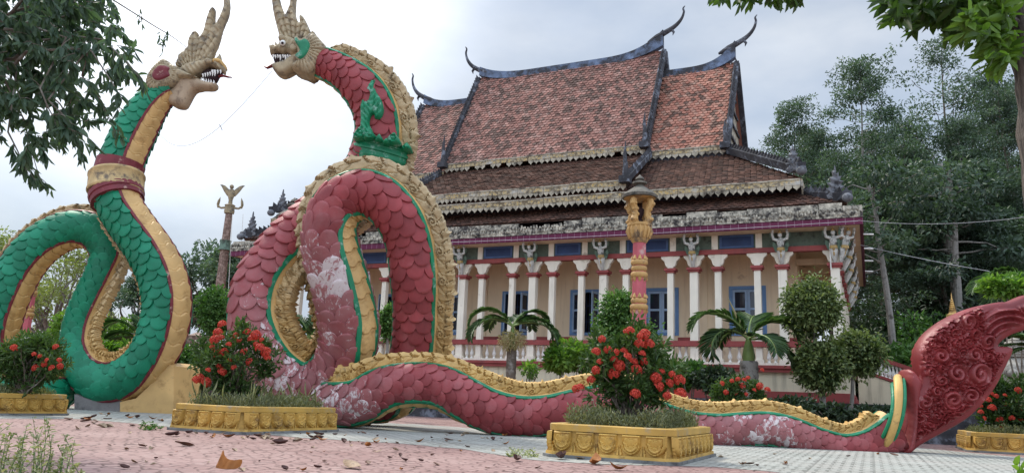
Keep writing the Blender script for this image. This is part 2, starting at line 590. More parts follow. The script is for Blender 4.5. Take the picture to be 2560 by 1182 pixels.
# ================================================================== the two serpent statues
def catmull(P, n_per=14):
    P = np.array(P, float)
    out = []
    n = len(P)
    for i in range(n - 1):
        p0, p1, p2, p3 = P[max(i - 1, 0)], P[i], P[i + 1], P[min(i + 2, n - 1)]
        for j in range(n_per):
            t = j / n_per
            out.append(0.5 * ((2 * p1) + (-p0 + p2) * t + (2 * p0 - 5 * p1 + 4 * p2 - p3) * t * t + (-p0 + 3 * p1 - 3 * p2 + p3) * t ** 3))
    out.append(P[-1])
    return np.array(out)
class Serpent:
    """centre line, radius, fin direction, wear resampled every ds metres, head to tail"""
    def __init__(self, pts, side, ds=0.03):
        rows = []
        for p in pts:
            c = at(p[0], p[1], p[2])
            rows.append([*c, p[3] * mpp(p[2]), p[4], p[5], p[6]])
        Q = catmull(rows)
        seg = np.linalg.norm(np.diff(Q[:, :3], axis=0), axis=1)
        s = np.concatenate([[0], np.cumsum(seg)])
        self.L = s[-1]
        n = int(self.L / ds)
        self.s = np.linspace(0, self.L, n)
        R_ = np.array([np.interp(self.s, s, Q[:, k]) for k in range(7)]).T
        self.P = R_[:, :3]
        self.rad = np.clip(R_[:, 3], 0.2, 2)
        T = np.gradient(self.P, axis=0)
        T /= np.linalg.norm(T, axis=1)[:, None]
        self.T = T
        ft = np.radians(R_[:, 4])
        up = np.clip(R_[:, 5], 0, 1)
        perp = np.stack([-T[:, 2] * side, 0 * T[:, 0], T[:, 0] * side], 1)
        perp = perp * (1 - up)[:, None] + np.array([0, 0, 1.0]) * up[:, None]
        perp -= (perp * T).sum(1)[:, None] * T
        perp /= np.linalg.norm(perp, axis=1)[:, None] + 1e-9
        cam_dir = np.array([0, -1.0, 0])
        C = cam_dir - (cam_dir * T).sum(1)[:, None] * T
        C -= (C * perp).sum(1)[:, None] * perp
        C *= (1 - up)[:, None]
        cl = np.linalg.norm(C, axis=1)[:, None]
        C = C / np.maximum(cl, 1e-6) * (cl > 0.05)
        F = perp * np.cos(ft)[:, None] + C * np.sin(ft)[:, None]
        for _ in range(25):
            F[1:-1] = (F[:-2] + F[1:-1] * 2 + F[2:]) / 4
        F -= (F * T).sum(1)[:, None] * T
        F /= np.linalg.norm(F, axis=1)[:, None]
        self.F = F
        self.S = np.cross(T, F)
        self.wear = R_[:, 6]
    def idx(self, s):
        return np.clip(np.asarray(s) / self.L * (len(self.s) - 1), 0, len(self.s) - 1.001)
    def lerp(self, A, s):
        i = self.idx(s)
        a = np.floor(i).astype(int)
        f = i - a
        if A.ndim == 2:
            f = f[..., None]
        return A[a] * (1 - f) + A[a + 1] * f
    def pt(self, s, phi, dr=0.0):
        """surface point: arc position s, angle phi from the fin, dr above the skin"""
        r = self.lerp(self.rad, s) + dr
        F, S, P = self.lerp(self.F, s), self.lerp(self.S, s), self.lerp(self.P, s)
        return P + F * (np.cos(phi) * r)[..., None] + S * (np.sin(phi) * r)[..., None]

def sheet(mb, sp, s0, s1, ds, phis, dr, mat=0, wear=False, closed=False):
    """swept skin strip; dr(s_array, phi) -> height"""
    ss = np.arange(s0, s1 + ds * 0.5, ds)
    n, m_ = len(ss), len(phis)
    V = []
    for ph in phis:
        V.append(sp.pt(ss, np.full(n, ph), dr(ss, ph)))
    V = np.stack(V, 1).reshape(-1, 3)
    Fc = []
    for i in range(n - 1):
        for k in range(m_ - 1):
            a = i * m_ + k
            Fc.append((a, a + 1, a + 1 + m_, a + m_))
    mb.add(V, Fc, mat, 0.5, np.repeat(sp.lerp(sp.wear, ss), m_) if wear else 0.0)

def serpent_body(sp, root, off, skin, band, flatm, finm, bellym, s0, s1, fl, bd0, bd1, row=0.21, sw=0.36, finh=0.8, bw=12,  fin0=None, fin1=None, seed=1, liftk=0.95):
    rng = random.Random(seed)
    d2r = math.radians
    # --- skin with overlapping scales
    mb = MB()
    sheet(mb, sp, s0, s1, 0.08, [d2r(a) for a in np.linspace(fl, bd1, 15)], lambda s, p: np.full(len(s), -0.012), 0, True)
    sheet(mb, sp, s0, s1, 0.08, [d2r(a) for a in np.linspace(-bd1, -fl, 15)], lambda s, p: np.full(len(s), -0.012), 0, True)
    bs = np.array([0.0, 0.25, 0.5, 0.7, 0.84, 0.93, 0.985, 1.0])
    aw = np.array([-1, -.93, -.7, -.35, 0, .35, .7, .93, 1])
    u = s0
    k = 0
    while u < s1 - 0.12:
        r = float(sp.lerp(sp.rad, np.array([u]))[0])
        q = r / 0.52
        rw, w = row * q, sw * q
        arc = d2r(bd0 - fl - bw + 2)
        ncol = max(2, int(round(arc * r / (w * 0.9))))
        dphi = arc / ncol
        wr = float(sp.lerp(sp.wear, np.array([u]))[0])
        for sd_ in (1, -1):
            for j in range(ncol + (k % 2)):
                ph = d2r(fl + bw - 2) + (j + (0.5 if k % 2 == 0 else 0.0)) * dphi + rng.uniform(-.06, .06) * dphi
                ln = rw * rng.uniform(1.62, 1.9)
                hw = dphi * rng.uniform(0.53, 0.6)
                rr = rng.random()
                lift = rng.uniform(0.058, 0.088) * q * liftk
                V = []
                for b in bs:
                    ww = hw * (1.0 if b < 0.42 else math.sqrt(max(0.0, 1 - ((b - 0.42) / 0.58) ** 2.2)))
                    ww = max(ww, 0.03 * hw)
                    a_ = ph + aw * ww
                    dome = 1 - 0.55 * aw ** 2
                    edge = 1.0 if b < 0.97 else (0.85 if b < 0.99 else -0.25)
                    h = (-0.02 + (lift + 0.02) * b ** 0.75 * edge) * np.where(np.abs(aw) > 0.98, 0.1, 1.0) * (0.86 + 0.14 * dome)
                    a_ = np.clip(a_, d2r(fl + bw - 2.5), d2r(bd0) + 0.05)
                    ss = np.full(9, min(u + b * ln, s1))
                    V.append(sp.pt(ss, a_ * sd_, h))
                V = np.concatenate(V)
                Fc = []
                for i in range(len(bs) - 1):
                    for c in range(8):
                        a = i * 9 + c
                        Fc.append((a, a + 1, a + 10, a + 9) if sd_ > 0 else (a, a + 9, a + 10, a + 1))
                mb.add(V, Fc, 0, rr, wr)
        u += rw
        k += 1
    mb.build('scaly_body', skin, root, True, off, 55)
    # --- coloured bands either side of the back and of the belly
    mb = MB()
    for (a, b) in ((fl, fl + bw), (bd0, bd1 + 1)):
        for sg in (1, -1):
            ph = [d2r(x) * sg for x in (a - 0.3, a, a + 0.8, (a + b) / 2, b - 0.8, b, b + 0.3)]
            hh = [-0.02, 0.02, 0.052, 0.056, 0.052, 0.02, -0.02]
            tab = {round(p_, 6): h_ for p_, h_ in zip(ph, hh)}
            if sg < 0:
                ph = ph[::-1]
            sheet(mb, sp, s0, s1, 0.06, ph, lambda s, p: np.full(len(s), tab[round(p, 6)]), 0)
    mb.build('edge_band', band, root, True, off, 50)
    # --- smooth gold strip along the back, ridged gold belly
    mb = MB()
    sheet(mb, sp, s0, s1, 0.08, [d2r(a) for a in np.linspace(-fl - 1, fl + 1, 13)], lambda s, p: np.full(len(s), 0.03), 0)
    mb.build('back_strip', flatm, root, True, off, 60)
    mb = MB()
    per = 0.36
    def ridge(s, p):
        q = (s + 0.05 * math.sin(9 * p)) / per
        fq = q - np.floor(q)
        return 0.012 + 0.042 * (np.clip(1 - fq / 0.78, 0, 1) ** 0.6) * np.clip((1 - fq) / 0.05, 0, 1) + 0.018 * np.exp(-((fq - 0.86) / 0.05) ** 2) - 0.0
    sheet(mb, sp, s0, s1, 0.02, [d2r(a) for a in np.linspace(bd1, 360 - bd1, 19)], ridge, 0)
    mb.build('belly', bellym, root, True, off, 60)
    # --- carved crest along the back
    mb = MB()
    a0 = s0 if fin0 is None else fin0
    a1 = s1 if fin1 is None else fin1
    dsf = 0.024
    ss = np.arange(a0, a1, dsf)
    PER = 0.60
    nh = 20
    hs = np.linspace(0, 1, nh)
    up = (ss / PER) % 1.0
    rad = sp.lerp(sp.rad, ss)
    P, F, S, T = sp.lerp(sp.P, ss), sp.lerp(sp.F, ss), sp.lerp(sp.S, ss), sp.lerp(sp.T, ss)
    # scalloped top with one pointed curl per period
    scal = 0.87 + 0.06 * (1 - (up * 6) % 1.0)
    dsp = np.minimum(np.abs(up - 0.86), 1 - np.abs(up - 0.86))
    spike = 0.17 * np.clip(1 - dsp / 0.07, 0, 1) ** 1.2
    top = (scal + spike) * finh * rad * np.clip((ss - a0) / 0.3, 0.15, 1) * np.clip((a1 - ss) / 0.25, 0.2, 1)
    def relief(upv, h):
        g = np.zeros_like(upv)
        # a scroll in the lower part of every period
        dx = (upv - 0.42) * PER
        dy = (h - 0.34) * 0.42
        ro = np.hypot(dx, dy)
        th = np.arctan2(dy, dx)
        R_ = 0.115
        sc = np.cos(2 * PI * (ro / 0.062 - th / (2 * PI)))
        inside = np.clip((R_ - ro) / 0.02, 0, 1)
        g += inside * (0.040 * sc + 0.040)
        # leaf plates above, slanting, overlapping
        x3 = upv * 3 + h * 0.9
        c3 = x3 - np.floor(x3)
        yb = 0.60 + 0.07 * np.cos(2 * PI * (c3 - 0.5))
        pl = np.clip((h - yb) / 0.05, 0, 1)
        g += (1 - inside) * pl * (0.010 + 0.060 * (1 - c3) - 0.05 * np.exp(-((c3 - 0.97) / 0.07) ** 2))
        # smaller tongues between the scrolls
        x2 = upv * 2 - h * 1.6
        c2 = x2 - np.floor(x2)
        low = (1 - inside) * (1 - pl) * np.clip((h - 0.08) / 0.06, 0, 1)
        g += low * (0.050 * (1 - c2) - 0.03 * np.exp(-((c2 - 0.95) / 0.08) ** 2))
        g -= 0.03 * np.exp(-((h - yb + .02) / 0.025) ** 2) * (1 - inside)
        return g
    cols = []
    wob = 0.006 * np.sin(ss * 37.0) + 0.005 * np.sin(ss * 83.0 + 1)
    for sgn in (1, -1):
        for h in (hs if sgn > 0 else hs[::-1]):
            # half thickness: thick foot, thinner top, rounded at the very top
            th = rad * (0.27 - 0.09 * h) * (1 if h < 0.92 else math.sqrt(max(0, 1 - ((h - 0.92) / 0.08) ** 2)) * 0.85 + 0.15)
            g = relief(up, np.full_like(up, h)) * (rad / 0.5) * (1 if h < 0.95 else 0.4)
            hgt = rad * 0.93 + h * top
            cols.append(P + F * hgt[:, None] + S * ((th + g + wob * (h > 0.1)) * sgn)[:, None] + T * (h * 0.05))
    V = np.stack(cols, 1)
    n, m_ = V.shape[:2]
    V = V.reshape(-1, 3)
    Fc = [(i * m_ + k, i * m_ + k + 1, (i + 1) * m_ + k + 1, (i + 1) * m_ + k) for i in range(n - 1) for k in range(m_ - 1)]
    Fc.append(tuple(range(m_)))
    Fc.append(tuple((n - 1) * m_ + k for k in range(m_ - 1, -1, -1)))
    mb.add(V, Fc)
    return mb.build('carved_crest', finm, root, True, off, 28)

def pxY(Y, dy=0.0):
    return lambda x, y: at(x, y, Y + dy)
FRONT = (0, -1.0, 0)

def plate(outline, Y, thick, mats, name, root, off, round_px=12, k=3, step=None, relief=None, edge=0.3, smooth_outline=True):
    mb = MB()
    O = smooth_closed(outline, k) if smooth_outline else outline
    inflate(mb, O, pxY(Y), FRONT, thick, round_px, step, relief, edge)
    return mb.build(name, mats, root, True, off, 55)

def tooth(px, py, Y, dirpx, w, root, off, name='tooth'):
    a, b = at(px, py, Y), at(px + dirpx[0], py + dirpx[1], Y - 0.02)
    mb = MB()
    mid = (a + b) / 2 + np.array([0.012, 0, 0])
    mb.tube([a, mid, b], [w, w * 0.7, 0.006], 6)
    mb.build(name, M['white'], root, True, off, 60)

def feather_relief(cx, cy, sc, amp=0.02):
    """grooves fanning up the crest from a root point"""
    def f(x, y, d):
        an = math.atan2(cy - y, x - cx)
        ro = math.hypot(x - cx, y - cy)
        v = abs(math.sin(an * 19 + ro * 0.015)) ** 0.6 * 2 - 1
        lob = ((ro / sc + 0.35 * math.sin(an * 9)) % 1.0)
        return amp * 1.9 * v * min(1, d / 3) + 0.035 * (0.5 - lob) * min(1, d / 5)
    return f
def ring_relief(cx, cy, n, amp=0.02):
    def f(x, y, d):
        return amp * 1.8 * (abs(math.sin(math.atan2(y - cy, x - cx) * n * .5)) ** .6 * 2 - 1) * min(1, d / 3)
    return f
# ------------------------------------------------------------------ red serpent
RED = [  # px, py, depth, radius px, fin tilt, up, wear
 (770,150,18.6,36.0,10,0,0.15),(812,160,18.6,41.0,10,0,0.1),(860,183,18.6,46.0,10,0,0.05),(905,219,18.6,54.5,10,0,0.05),(937,265,18.7,58.9,10,0,0.05),
 (950,315,18.8,61.0,8,0,0),(946,365,18.9,63.2,5,0,0),(925,425,19,63.2,5,0,0),(880,478,19,63.2,5,0,0.1),(815,530,18.9,63.2,8,0,0.2),
 (752,585,18.7,63.2,14,0,0.3),(694,645,18.5,63.2,18,0,0.45),(654,712,18.3,64.3,18,0,0.6),(640,790,18.2,64.3,15,0,0.8),(658,865,18.2,64.3,10,0,0.9),
 (702,928,18.3,62.1,8,0,0.95),(758,962,18.4,61.0,5,0,0.9),(815,948,18.4,61.0,0,0,0.8),(857,900,18.3,63.2,-20,0,0.8),(872,850,18.2,68.7,-36,0,0.75),
 (871,800,18.1,69.8,-36,0,0.85),(852,712,17.9,68.7,-36,0,1.05),(828,622,17.7,67.5,-36,0,0.7),(826,562,17.6,63.2,-27,0,0.35),(850,512,17.6,62.1,-12,0,0.12),
 (902,485,17.6,61.0,0,0,0.05),(955,497,17.6,61.0,8,0,0.05),(1002,545,17.7,61.0,10,0,0.08),(1029,610,17.9,61.0,10,0,0.12),(1040,690,18.1,61.0,10,0,0.2),
 (1043,770,18.4,56.0,10,0,0.2),(1040,850,18.7,56.0,10,0,0.2),(1024,930,19.1,56.0,5,0.4,0.2),(985,985,19.5,55.0,0,1,0.3),(915,1000,19.6,54.0,0,1,0.5),
 (852,1000,19.3,53.0,0,1,0.8),(824,1004,18.5,53.0,0,1,1),(842,1010,17.8,54.0,0,0.9,1),(898,1002,17.45,54.0,4,0.6,0.75),(950,976,17.35,53.0,-6,0.2,0.45),
 (1000,963,17.3,50.0,-14,0,0.4),(1060,961,17.3,50.0,-16,0,0.35),(1110,970,17.3,50.0,-14,0,0.3),(1170,999,17.3,52.0,-5,0,0.25),(1230,1023,17.3,52.0,6,0,0.3),
 (1300,1036,17.3,49.0,6,0,0.3),(1370,1032,17.3,47.0,6,0,0.3),(1440,1015,17.3,45.0,6,0,0.4),(1510,1004,17.3,44.0,6,0,0.4),(1580,1016,17.3,42.0,6,0,0.4),
 (1650,1045,17.2,41.0,6,0,0.5),(1720,1066,17.1,41.0,6,0,0.7),(1790,1073,17,41.0,6,0,0.85),(1850,1069,17,40.0,6,0,0.95),(1910,1067,17,40.0,6,0,0.95),
 (1970,1078,17,39.0,6,0,0.75),(2040,1104,17,37.0,6,0,0.5),(2105,1119,17,36.0,6,0,0.35),(2160,1112,17,40.0,6,0,0.35),(2200,1094,17,45.0,6,0,0.35),
 (2228,1076,17,50.0,6,0,0.3),(2250,1066,17,52.0,6,0,0.3)]
red_base = ground(1000, 1078)
red_root = thing('serpent_statue', 'giant red scaled serpent statue, coiled before the temple, carved tail fan at one end', 'statue', red_base)
spR = Serpent(RED, +1)
serpent_body(spR, red_root, red_base, M['red'], M['greenband'], M['goldflat'], M['crest'], M['goldflat'],
             0.25, spR.L - 0.20, 27, 151, 161, 0.235, 0.40, 0.78, 11, 0.35, spR.L - 0.3, 3)
OFF = red_base
HY = 18.6
# crest of flames
cre = [(703,103),(697,82),(690,56),(684,28),(681,-4),(679,-34),(688,-44),(697,-24),(700,0),(705,19),(711,33),(716,40),(721,28),(726,13),(728,-4),(731,-26),(738,-34),(741,-12),(740,2),(739,19),(739,37),(744,53),(751,61),(750,50),(751,43),(757,43),(764,52),(772,69),(777,83),(776,94),(781,82),(788,84),(796,97),(803,108),(806,122),(790,128),(760,130),(730,124),(712,116)]
plate(cre, HY, 0.34, M['headgold'], 'flame_crest', red_root, OFF, 9, 2, 2.3, feather_relief(745, 150, 16, 0.018), 0.3)
fri = [(770,104),(782,97),(797,100),(808,112),(823,131),(814,148),(803,170),(792,190),(778,200),(762,193),(744,187),(735,178),(744,166),(750,150),(756,126)]
plate(fri, HY, 0.92, M['headgold'], 'neck_frill', red_root, OFF, 20, 3, 2.4, ring_relief(765, 142, 30, 0.016), 0.45)
rim = [(742,118),(746,109),(754,107),(761,114),(775,109),(790,120),(794,138),(788,156),(776,172),(762,176),(746,168),(741,157),(752,148),(748,136),(741,128)]
plate(rim, HY, 0.98, M['headgold'], 'ear_rim', red_root, OFF, 10, 3, 3.2, None, 0.6)
ear = [(745,121),(749,113),(754,112),(761,120),(774,115),(786,124),(789,138),(783,154),(773,167),(762,171),(750,164),(747,157),(758,147),(754,136)]
plate(ear, HY, 1.06, M['greenband'], 'ear_panel', red_root, OFF, 9, 3, 3.2, None, 0.72)
sku = [(702,104),(712,98),(730,100),(752,112),(764,128),(762,146),(748,152),(732,146),(722,140),(712,143),(700,139),(690,141),(681,143),(678,132),(678,122),(686,119),(696,121),(703,116)]
plate(sku, HY, 0.62, M['headgold'], 'upper_head', red_root, OFF, 12, 3, 3.0, lambda x, y, d: 0.02 * math.sin(x * 0.55 + y * 0.3) * min(1, d / 3), 0.4)
jaw = [(733,144),(748,138),(763,144),(760,158),(748,172),(736,182),(720,191),(706,194),(694,188),(685,176),(685,166),(697,163),(714,157),(726,150)]
plate(jaw, HY, 0.56, M['headgold'], 'lower_jaw', red_root, OFF, 12, 3, 3.0, None, 0.4)
plate([(683,138),(700,136),(728,140),(730,147),(712,158),(692,166),(687,156)], HY, 0.30, M['black'], 'mouth_lining', red_root, OFF, 8, 2, 4)
plate([(704,104),(713,99),(722,104),(722,113),(712,117),(704,112)], HY, 0.74, M['headgold'], 'brow', red_root, OFF, 5, 3, 2.5, None, 0.6)
plate([(687,120),(688,112),(689,106),(693,111),(703,119),(696,123)], HY, 0.22, M['headgold'], 'nose_horn', red_root, OFF, 5, 1, 3)
plate([(733,130),(742,124),(752,128),(763,138),(754,142),(744,147),(733,142)], HY, 0.86, M['headgold'], 'cheek_tuft', red_root, OFF, 6, 3, 3, None, 0.5)
mb = MB(); mb.sphere(at(707, 108, HY - 0.36), 0.075); mb.build('eye', M['white'], red_root, True, OFF)
mb = MB(); mb.sphere(at(706, 108, HY - 0.42), 0.035); mb.build('pupil', M['black'], red_root, True, OFF)
mb = MB()
mb.tube([at(712, 151, HY), at(695, 158, HY), at(680, 165, HY), at(668, 170, HY - .02), at(661, 167, HY - .03)], [0.09, 0.085, 0.075, 0.06, 0.03], 8, flat=0.5)
mb.build('tongue', M['tongue'], red_root, True, OFF)
for i, x in enumerate((683, 688, 694, 700, 707, 713, 719, 725)):
    big = 1.6 if i in (3, 5) else 1.0
    for yy in (HY - 0.22, HY + 0.22):
        tooth(x, 138 + (i % 2), yy, (0.5, 8 * big), 0.026 * (1 + 0.3 * (big > 1)), red_root, OFF)
for i, x in enumerate((688, 694, 700, 706, 713, 720, 726)):
    for yy in (HY - 0.2, HY + 0.2):
        tooth(x, 166 - (x - 688) * 0.42, yy, (-0.5, -8), 0.026, red_root, OFF)
# green band with leaves round the neck
def ring(sp, s, prof, mat, name, root, off, shift=0.0, seg=40, relief=None):
    P, T, F, S = (sp.lerp(A, np.array([s]))[0] for A in (sp.P, sp.T, sp.F, sp.S))
    mb = MB()
    V, Fc = [], []
    for (r, a) in prof:
        for k in range(seg):
            an = 2 * PI * k / seg
            rr = r + (relief(an, a) if relief else 0)
            V.append(P + T * (-a) + F * (math.cos(an) * rr + shift) + S * (math.sin(an) * rr))
    n = len(prof)
    for i in range(n - 1):
        for k in range(seg):
            a, b = i * seg + k, i * seg + (k + 1) % seg
            Fc.append((a, b, b + seg, a + seg))
    mb.add(V, Fc)
    return mb.build(name, mat, root, True, off, 45)
def nearest_s(sp, px, py, Y, lo=0, hi=1e9):
    q = at(px, py, Y)
    d = np.linalg.norm(sp.P - q, axis=1)
    d[(sp.s < lo) | (sp.s > hi)] = 1e9
    return float(sp.s[np.argmin(d)])
sN = nearest_s(spR, 945, 375, 18.9, 0, 6)
ring(spR, sN, [(.60, -.46), (.72, -.44), (.73, -.24), (.755, -.22), (.755, -.16), (.735, -.14), (.735, -.08), (.765, -.06), (.765, 0), (.745, .02), (.745, .07), (.775, .09), (.77, .16), (.72, .2), (.58, .2)],
     M['greenband'], 'neck_band', red_root, OFF, 0.13, 72, lambda an, a: 0.022 * abs(math.sin(an * 9)) * (1 if a < -.22 else 0.0) + 0.006 * math.sin(an * 36))
fla = [(900,338),(904,318),(905,298),(904,272),(911,255),(918,262),(924,256),(927,242),(919,232),(926,217),(940,206),(940,224),(946,240),(956,255),(962,280),(957,299),(947,305),(940,303),(938,294),(931,298),(927,318),(936,338),(924,352),(900,352)]
plate(fla, 18.32, 0.62, M['greenband'], 'flame_ornament', red_root, OFF, 8, 3, 4, lambda x, y, d: 0.022 * math.sin(y * 0.42 + abs(x - 932) * 0.5) * min(1, d / 4), 0.55)
for cx, cy, w_, h_, yy in ((905, 338, 17, 30, 18.25), (950, 350, 9, 17, 18.15), (986, 352, 16, 26, 18.2), (1018, 372, 12, 18, 18.5), (928, 343, 14, 20, 18.15), (968, 358, 8, 12, 18.15)):
    o_ = [(cx - w_, cy + h_ * .45), (cx - w_ * 1.05, cy), (cx - w_ * .5, cy - h_ * .35), (cx + w_ * .1, cy - h_ * .62), (cx + w_ * .6, cy - h_ * .2), (cx + w_, cy + h_ * .1), (cx + w_ * .8, cy + h_ * .5)]
    plate(o_, yy, 0.5, M['greenband'], 'leaf_ornament', red_root, OFF, 6, 3, 3.5, lambda x, y, d, cx=cx, cy=cy: 0.03 * math.sin(math.hypot(x - cx, y - cy) * 0.8) * min(1, d / 3), 0.6)
# tail: flared rings and the carved fan
TY = 17.05
def tail_loop(dx, half, dy, wpx, thick, mat, name):
    mb = MB()
    pts, n = [], 48
    for k in range(n):
        th = 2 * PI * k / n
        v = (1 - math.cos(th)) / 2
        pts.append(at(2244 + dx - 34 * v ** 1.8 + 8 * math.sin(PI * v), 1036 - half * math.cos(th), TY - dy * math.sin(th)))
    V, Fc, seg = [], [], 10
    cen = sum(pts) / n
    for k in range(n):
        out = pts[k] - cen; out /= np.linalg.norm(out)
        for q in range(seg):
            a = 2 * PI * q / seg
            V.append(pts[k] + np.array([1, 0, 0]) * math.cos(a) * wpx * mpp(TY) + out * math.sin(a) * thick)
    for k in range(n):
        for q in range(seg):
            a, b = k * seg + q, k * seg + (q + 1) % seg
            c, d = ((k + 1) % n) * seg + (q + 1) % seg, ((k + 1) % n) * seg + q
            Fc.append((a, b, c, d))
    mb.add(V, Fc)
    mb.build(name, mat, red_root, True, OFF, 60)
tail_loop(0, 92, .62, 11, .09, M['gold'], 'tail_ring')
tail_loop(-13, 74, .60, 6, .07, M['greenband'], 'tail_band')
tail_loop(14, 84, .60, 6, .08, M['greenband'], 'tail_band')
pet = [(2254,960),(2257,935),(2263,923),(2276,933),(2290,953),(2288,975),(2282,1010),(2280,1060),(2274,1105),(2264,1131),(2238,1131),(2250,1100),(2260,1050),(2260,1000)]
plate(pet, TY, 0.78, M['tailred'], 'tail_petal', red_root, OFF, 18, 3, 5, None, 0.4)
fan = [(2246,1128),(2266,1131),(2290,1112),(2332,1088),(2382,1061),(2418,1036),(2453,1000),(2481,961),(2498,926),(2521,876),(2503,867),(2485,866),(2490,857),(2506,844),(2524,835),(2549,826),(2578,808),(2596,785),(2590,752),(2566,738),(2548,742),(2532,749),(2510,757),(2488,757),(2453,763),(2417,773),(2375,791),(2340,812),(2311,837),(2293,866),(2287,892),(2290,922),(2294,948),(2288,968),(2276,984),(2262,1020)]
SPI = []
_rg = random.Random(12)
_tries = 0
while len(SPI) < 34 and _tries < 6000:
    _tries += 1
    _x, _y = _rg.uniform(2272, 2560), _rg.uniform(760, 1110)
    _R = _rg.choice((30, 25, 20, 15, 12)) if _tries < 3000 else _rg.choice((12, 10, 9))
    if not poly_inside([np.array(p) for p in fan], np.array([[_x, _y]]))[0] or seg_dist(fan, np.array([[_x, _y]]))[0] < _R + 3:
        continue
    if (_y - 1112) + (_x - 2290) * 0.72 > -34:
        continue
    if 2440 < _x < 2545 and _y < 850:
        continue
    if all(math.hypot(_x - a, _y - b) > (_R + r) * 0.98 for a, b, r, _ in SPI):
        SPI.append((_x, _y, _R, _rg.choice((-1, 1)) * 1.0))
def fan_relief(x, y, d):
    near, bi = 1e9, 0
    for i_, (cx, cy, R_, s_) in enumerate(SPI):
        q = math.hypot(x - cx, y - cy) - R_
        if q < near:
            near, bi = q, i_
    cx, cy, R_, s_ = SPI[bi]
    th = math.atan2(y - cy, x - cx)
    ph = bi * 1.7
    if near < 0:
        ro = near + R_
        sp_ = 0.5 + 0.5 * math.cos(2 * PI * (ro / (R_ * 0.62) - (th + ph) * s_ / (2 * PI)))
        open_ = 0.55 + 0.45 * math.cos(th + ph)
        h = 0.02 + 0.12 * sp_ ** 0.6 * (0.45 + 0.55 * open_) * min(1, -near / 3.0)
    else:
        w_ = 10.0 + 2.0 * math.sin(bi * 2.1)
        fl = (x - 2240) * 0.09 - (1130 - y) * 0.035
        c = (near / w_ + 0.30 * math.sin(th * 5 + ph) + 0.2 * math.sin(fl)) % 1.0
        tongue = 0.5 + 0.5 * abs(math.sin(th * 5.5 + math.floor(near / w_) * 1.3 + ph))
        h = 0.12 * (1 - c) ** 0.7 * tongue * min(1, near / 2.5)
        if 2440 < x < 2560 and y < 852:
            q = math.hypot(x - 2505, y - 872)
            h = 0.045 + 0.055 * math.cos(q * 0.40)
    if y > 940 or x > 2440:
        k = min(1, max(0, (d - 15) / 6))
    else:
        k = min(1, max(0, d - 2) / 4)
    return h * k
plate(fan, TY + 0.02, 0.46, M['tailred'], 'tail_fan', red_root, OFF, 18, 3, 2.6, fan_relief, 0.62)
M['jaw'] = paint('brown_gold_paint', (0.40, 0.30, 0.20), 0.6, 0.2, 2.0, (0.2, 0.14, 0.09), 0.3, 3.0)
# ------------------------------------------------------------------ green serpent
GRN = [
 (452,214,22.6,34,-30,0,.1),(412,232,22.6,36.0,-30,0,0.1),(374,270,22.6,45.0,-30,0,0.1),(338,330,22.6,52.0,-30,0,0.15),(309,395,22.5,52.0,-30,0,0.15),(292,460,22.4,52.0,-30,0,0.1),
 (300,515,22.25,52.0,-27,0,0.2),(333,568,22.2,52.0,-27,0,0.35),(376,628,22.2,53.0,-27,0,0.45),(406,690,22.2,55.1,-27,0,0.45),(418,760,22.2,56.2,-27,0,0.45),
 (406,835,22.2,56.2,-27,0,0.5),(374,898,22.2,53.0,-20,0,0.5),(325,943,22.3,52.0,-5,0,0.45),(268,956,22.4,50.0,0,0,0.5),(222,930,22.6,46.0,10,0,0.55),
 (200,875,22.8,43.0,20,0,0.4),(206,810,23,42.0,22,0,0.25),(231,745,23.1,42.0,20,0,0.15),(260,685,23.2,42.0,18,0,0.1),(273,632,23.3,42.0,5,0,0.1),
 (250,587,23.3,45.6,-2,0,0.3),(200,572,23.2,45.6,-5,0,0.35),(150,583,23.1,46.6,-7,0,0.35),(100,614,23,47.7,-8,0,0.35),(55,665,22.9,48.8,-9,0,0.4),
 (18,735,22.8,49.8,-10,0,0.45),(-8,810,22.8,50.9,-10,0,0.5),(-15,880,22.9,50.9,-7,0,0.4),(5,945,23.1,46.0,0,0.5,0.3),(60,975,23.3,44.0,0,1,0.3),
 (118,982,23.2,42.0,0,1,0.3),(140,984,22.6,42.0,0,1,0.3),(100,984,22,42.0,0,1,0.3),(0,985,22,44.0,0,0.8,0.3),(-150,980,22,44.0,0,0,0.3),
 (-300,985,22,40.0,0,0,0.3),(-380,985,22,30.0,0,0,0.3)]
green_base = ground(290, 1020)
green_root = thing('serpent_statue', 'giant emerald green serpent statue with maroon neck collar, looped left of the red serpent', 'statue', green_base)
spG = Serpent(GRN, -1)
serpent_body(spG, green_root, green_base, M['green'], M['maroon'], M['goldflat'], M['crest'], M['goldflat'],
             0.25, spG.L - 0.05, 27, 146, 153, 0.225, 0.385, 0.54, 8, 1.1, spG.L - 0.1, 8, 0.72)
OFF = green_base
HY = 22.6
cre = [(441,165),(447,150),(451,139),(470,123),(472,108),(482,87),(490,80),(496,86),(496,99),(511,82),(516,59),(525,31),(533,22),(538,25),(537,44),(539,66),(551,47),(560,21),(561,3),(555,-12),(553,-28),(564,-30),(572,-8),(575,13),(571,40),(561,64),(553,90),(543,121),(534,142),(529,160),(512,172),(485,172),(460,176)]
plate(cre, HY, 0.36, M['headgold'], 'flame_crest', green_root, OFF, 9, 2, 2.3, feather_relief(488, 195, 16, 0.018), 0.3)
fri = [(437,170),(430,162),(419,158),(404,167),(386,188),(377,208),(377,227),(392,242),(420,236),(446,224),(458,213),(462,196),(458,178)]
plate(fri, HY, 0.95, M['headgold'], 'neck_frill', green_root, OFF, 14, 3, 2.4, ring_relief(422, 200, 34, 0.018), 0.4)
rim = [(452,188),(441,178),(430,173),(414,173),(397,188),(390,205),(397,222),(416,227),(436,220),(452,212),(450,200)]
plate(rim, HY, 1.02, M['headgold'], 'ear_rim', green_root, OFF, 9, 3, 3.2, None, 0.6)
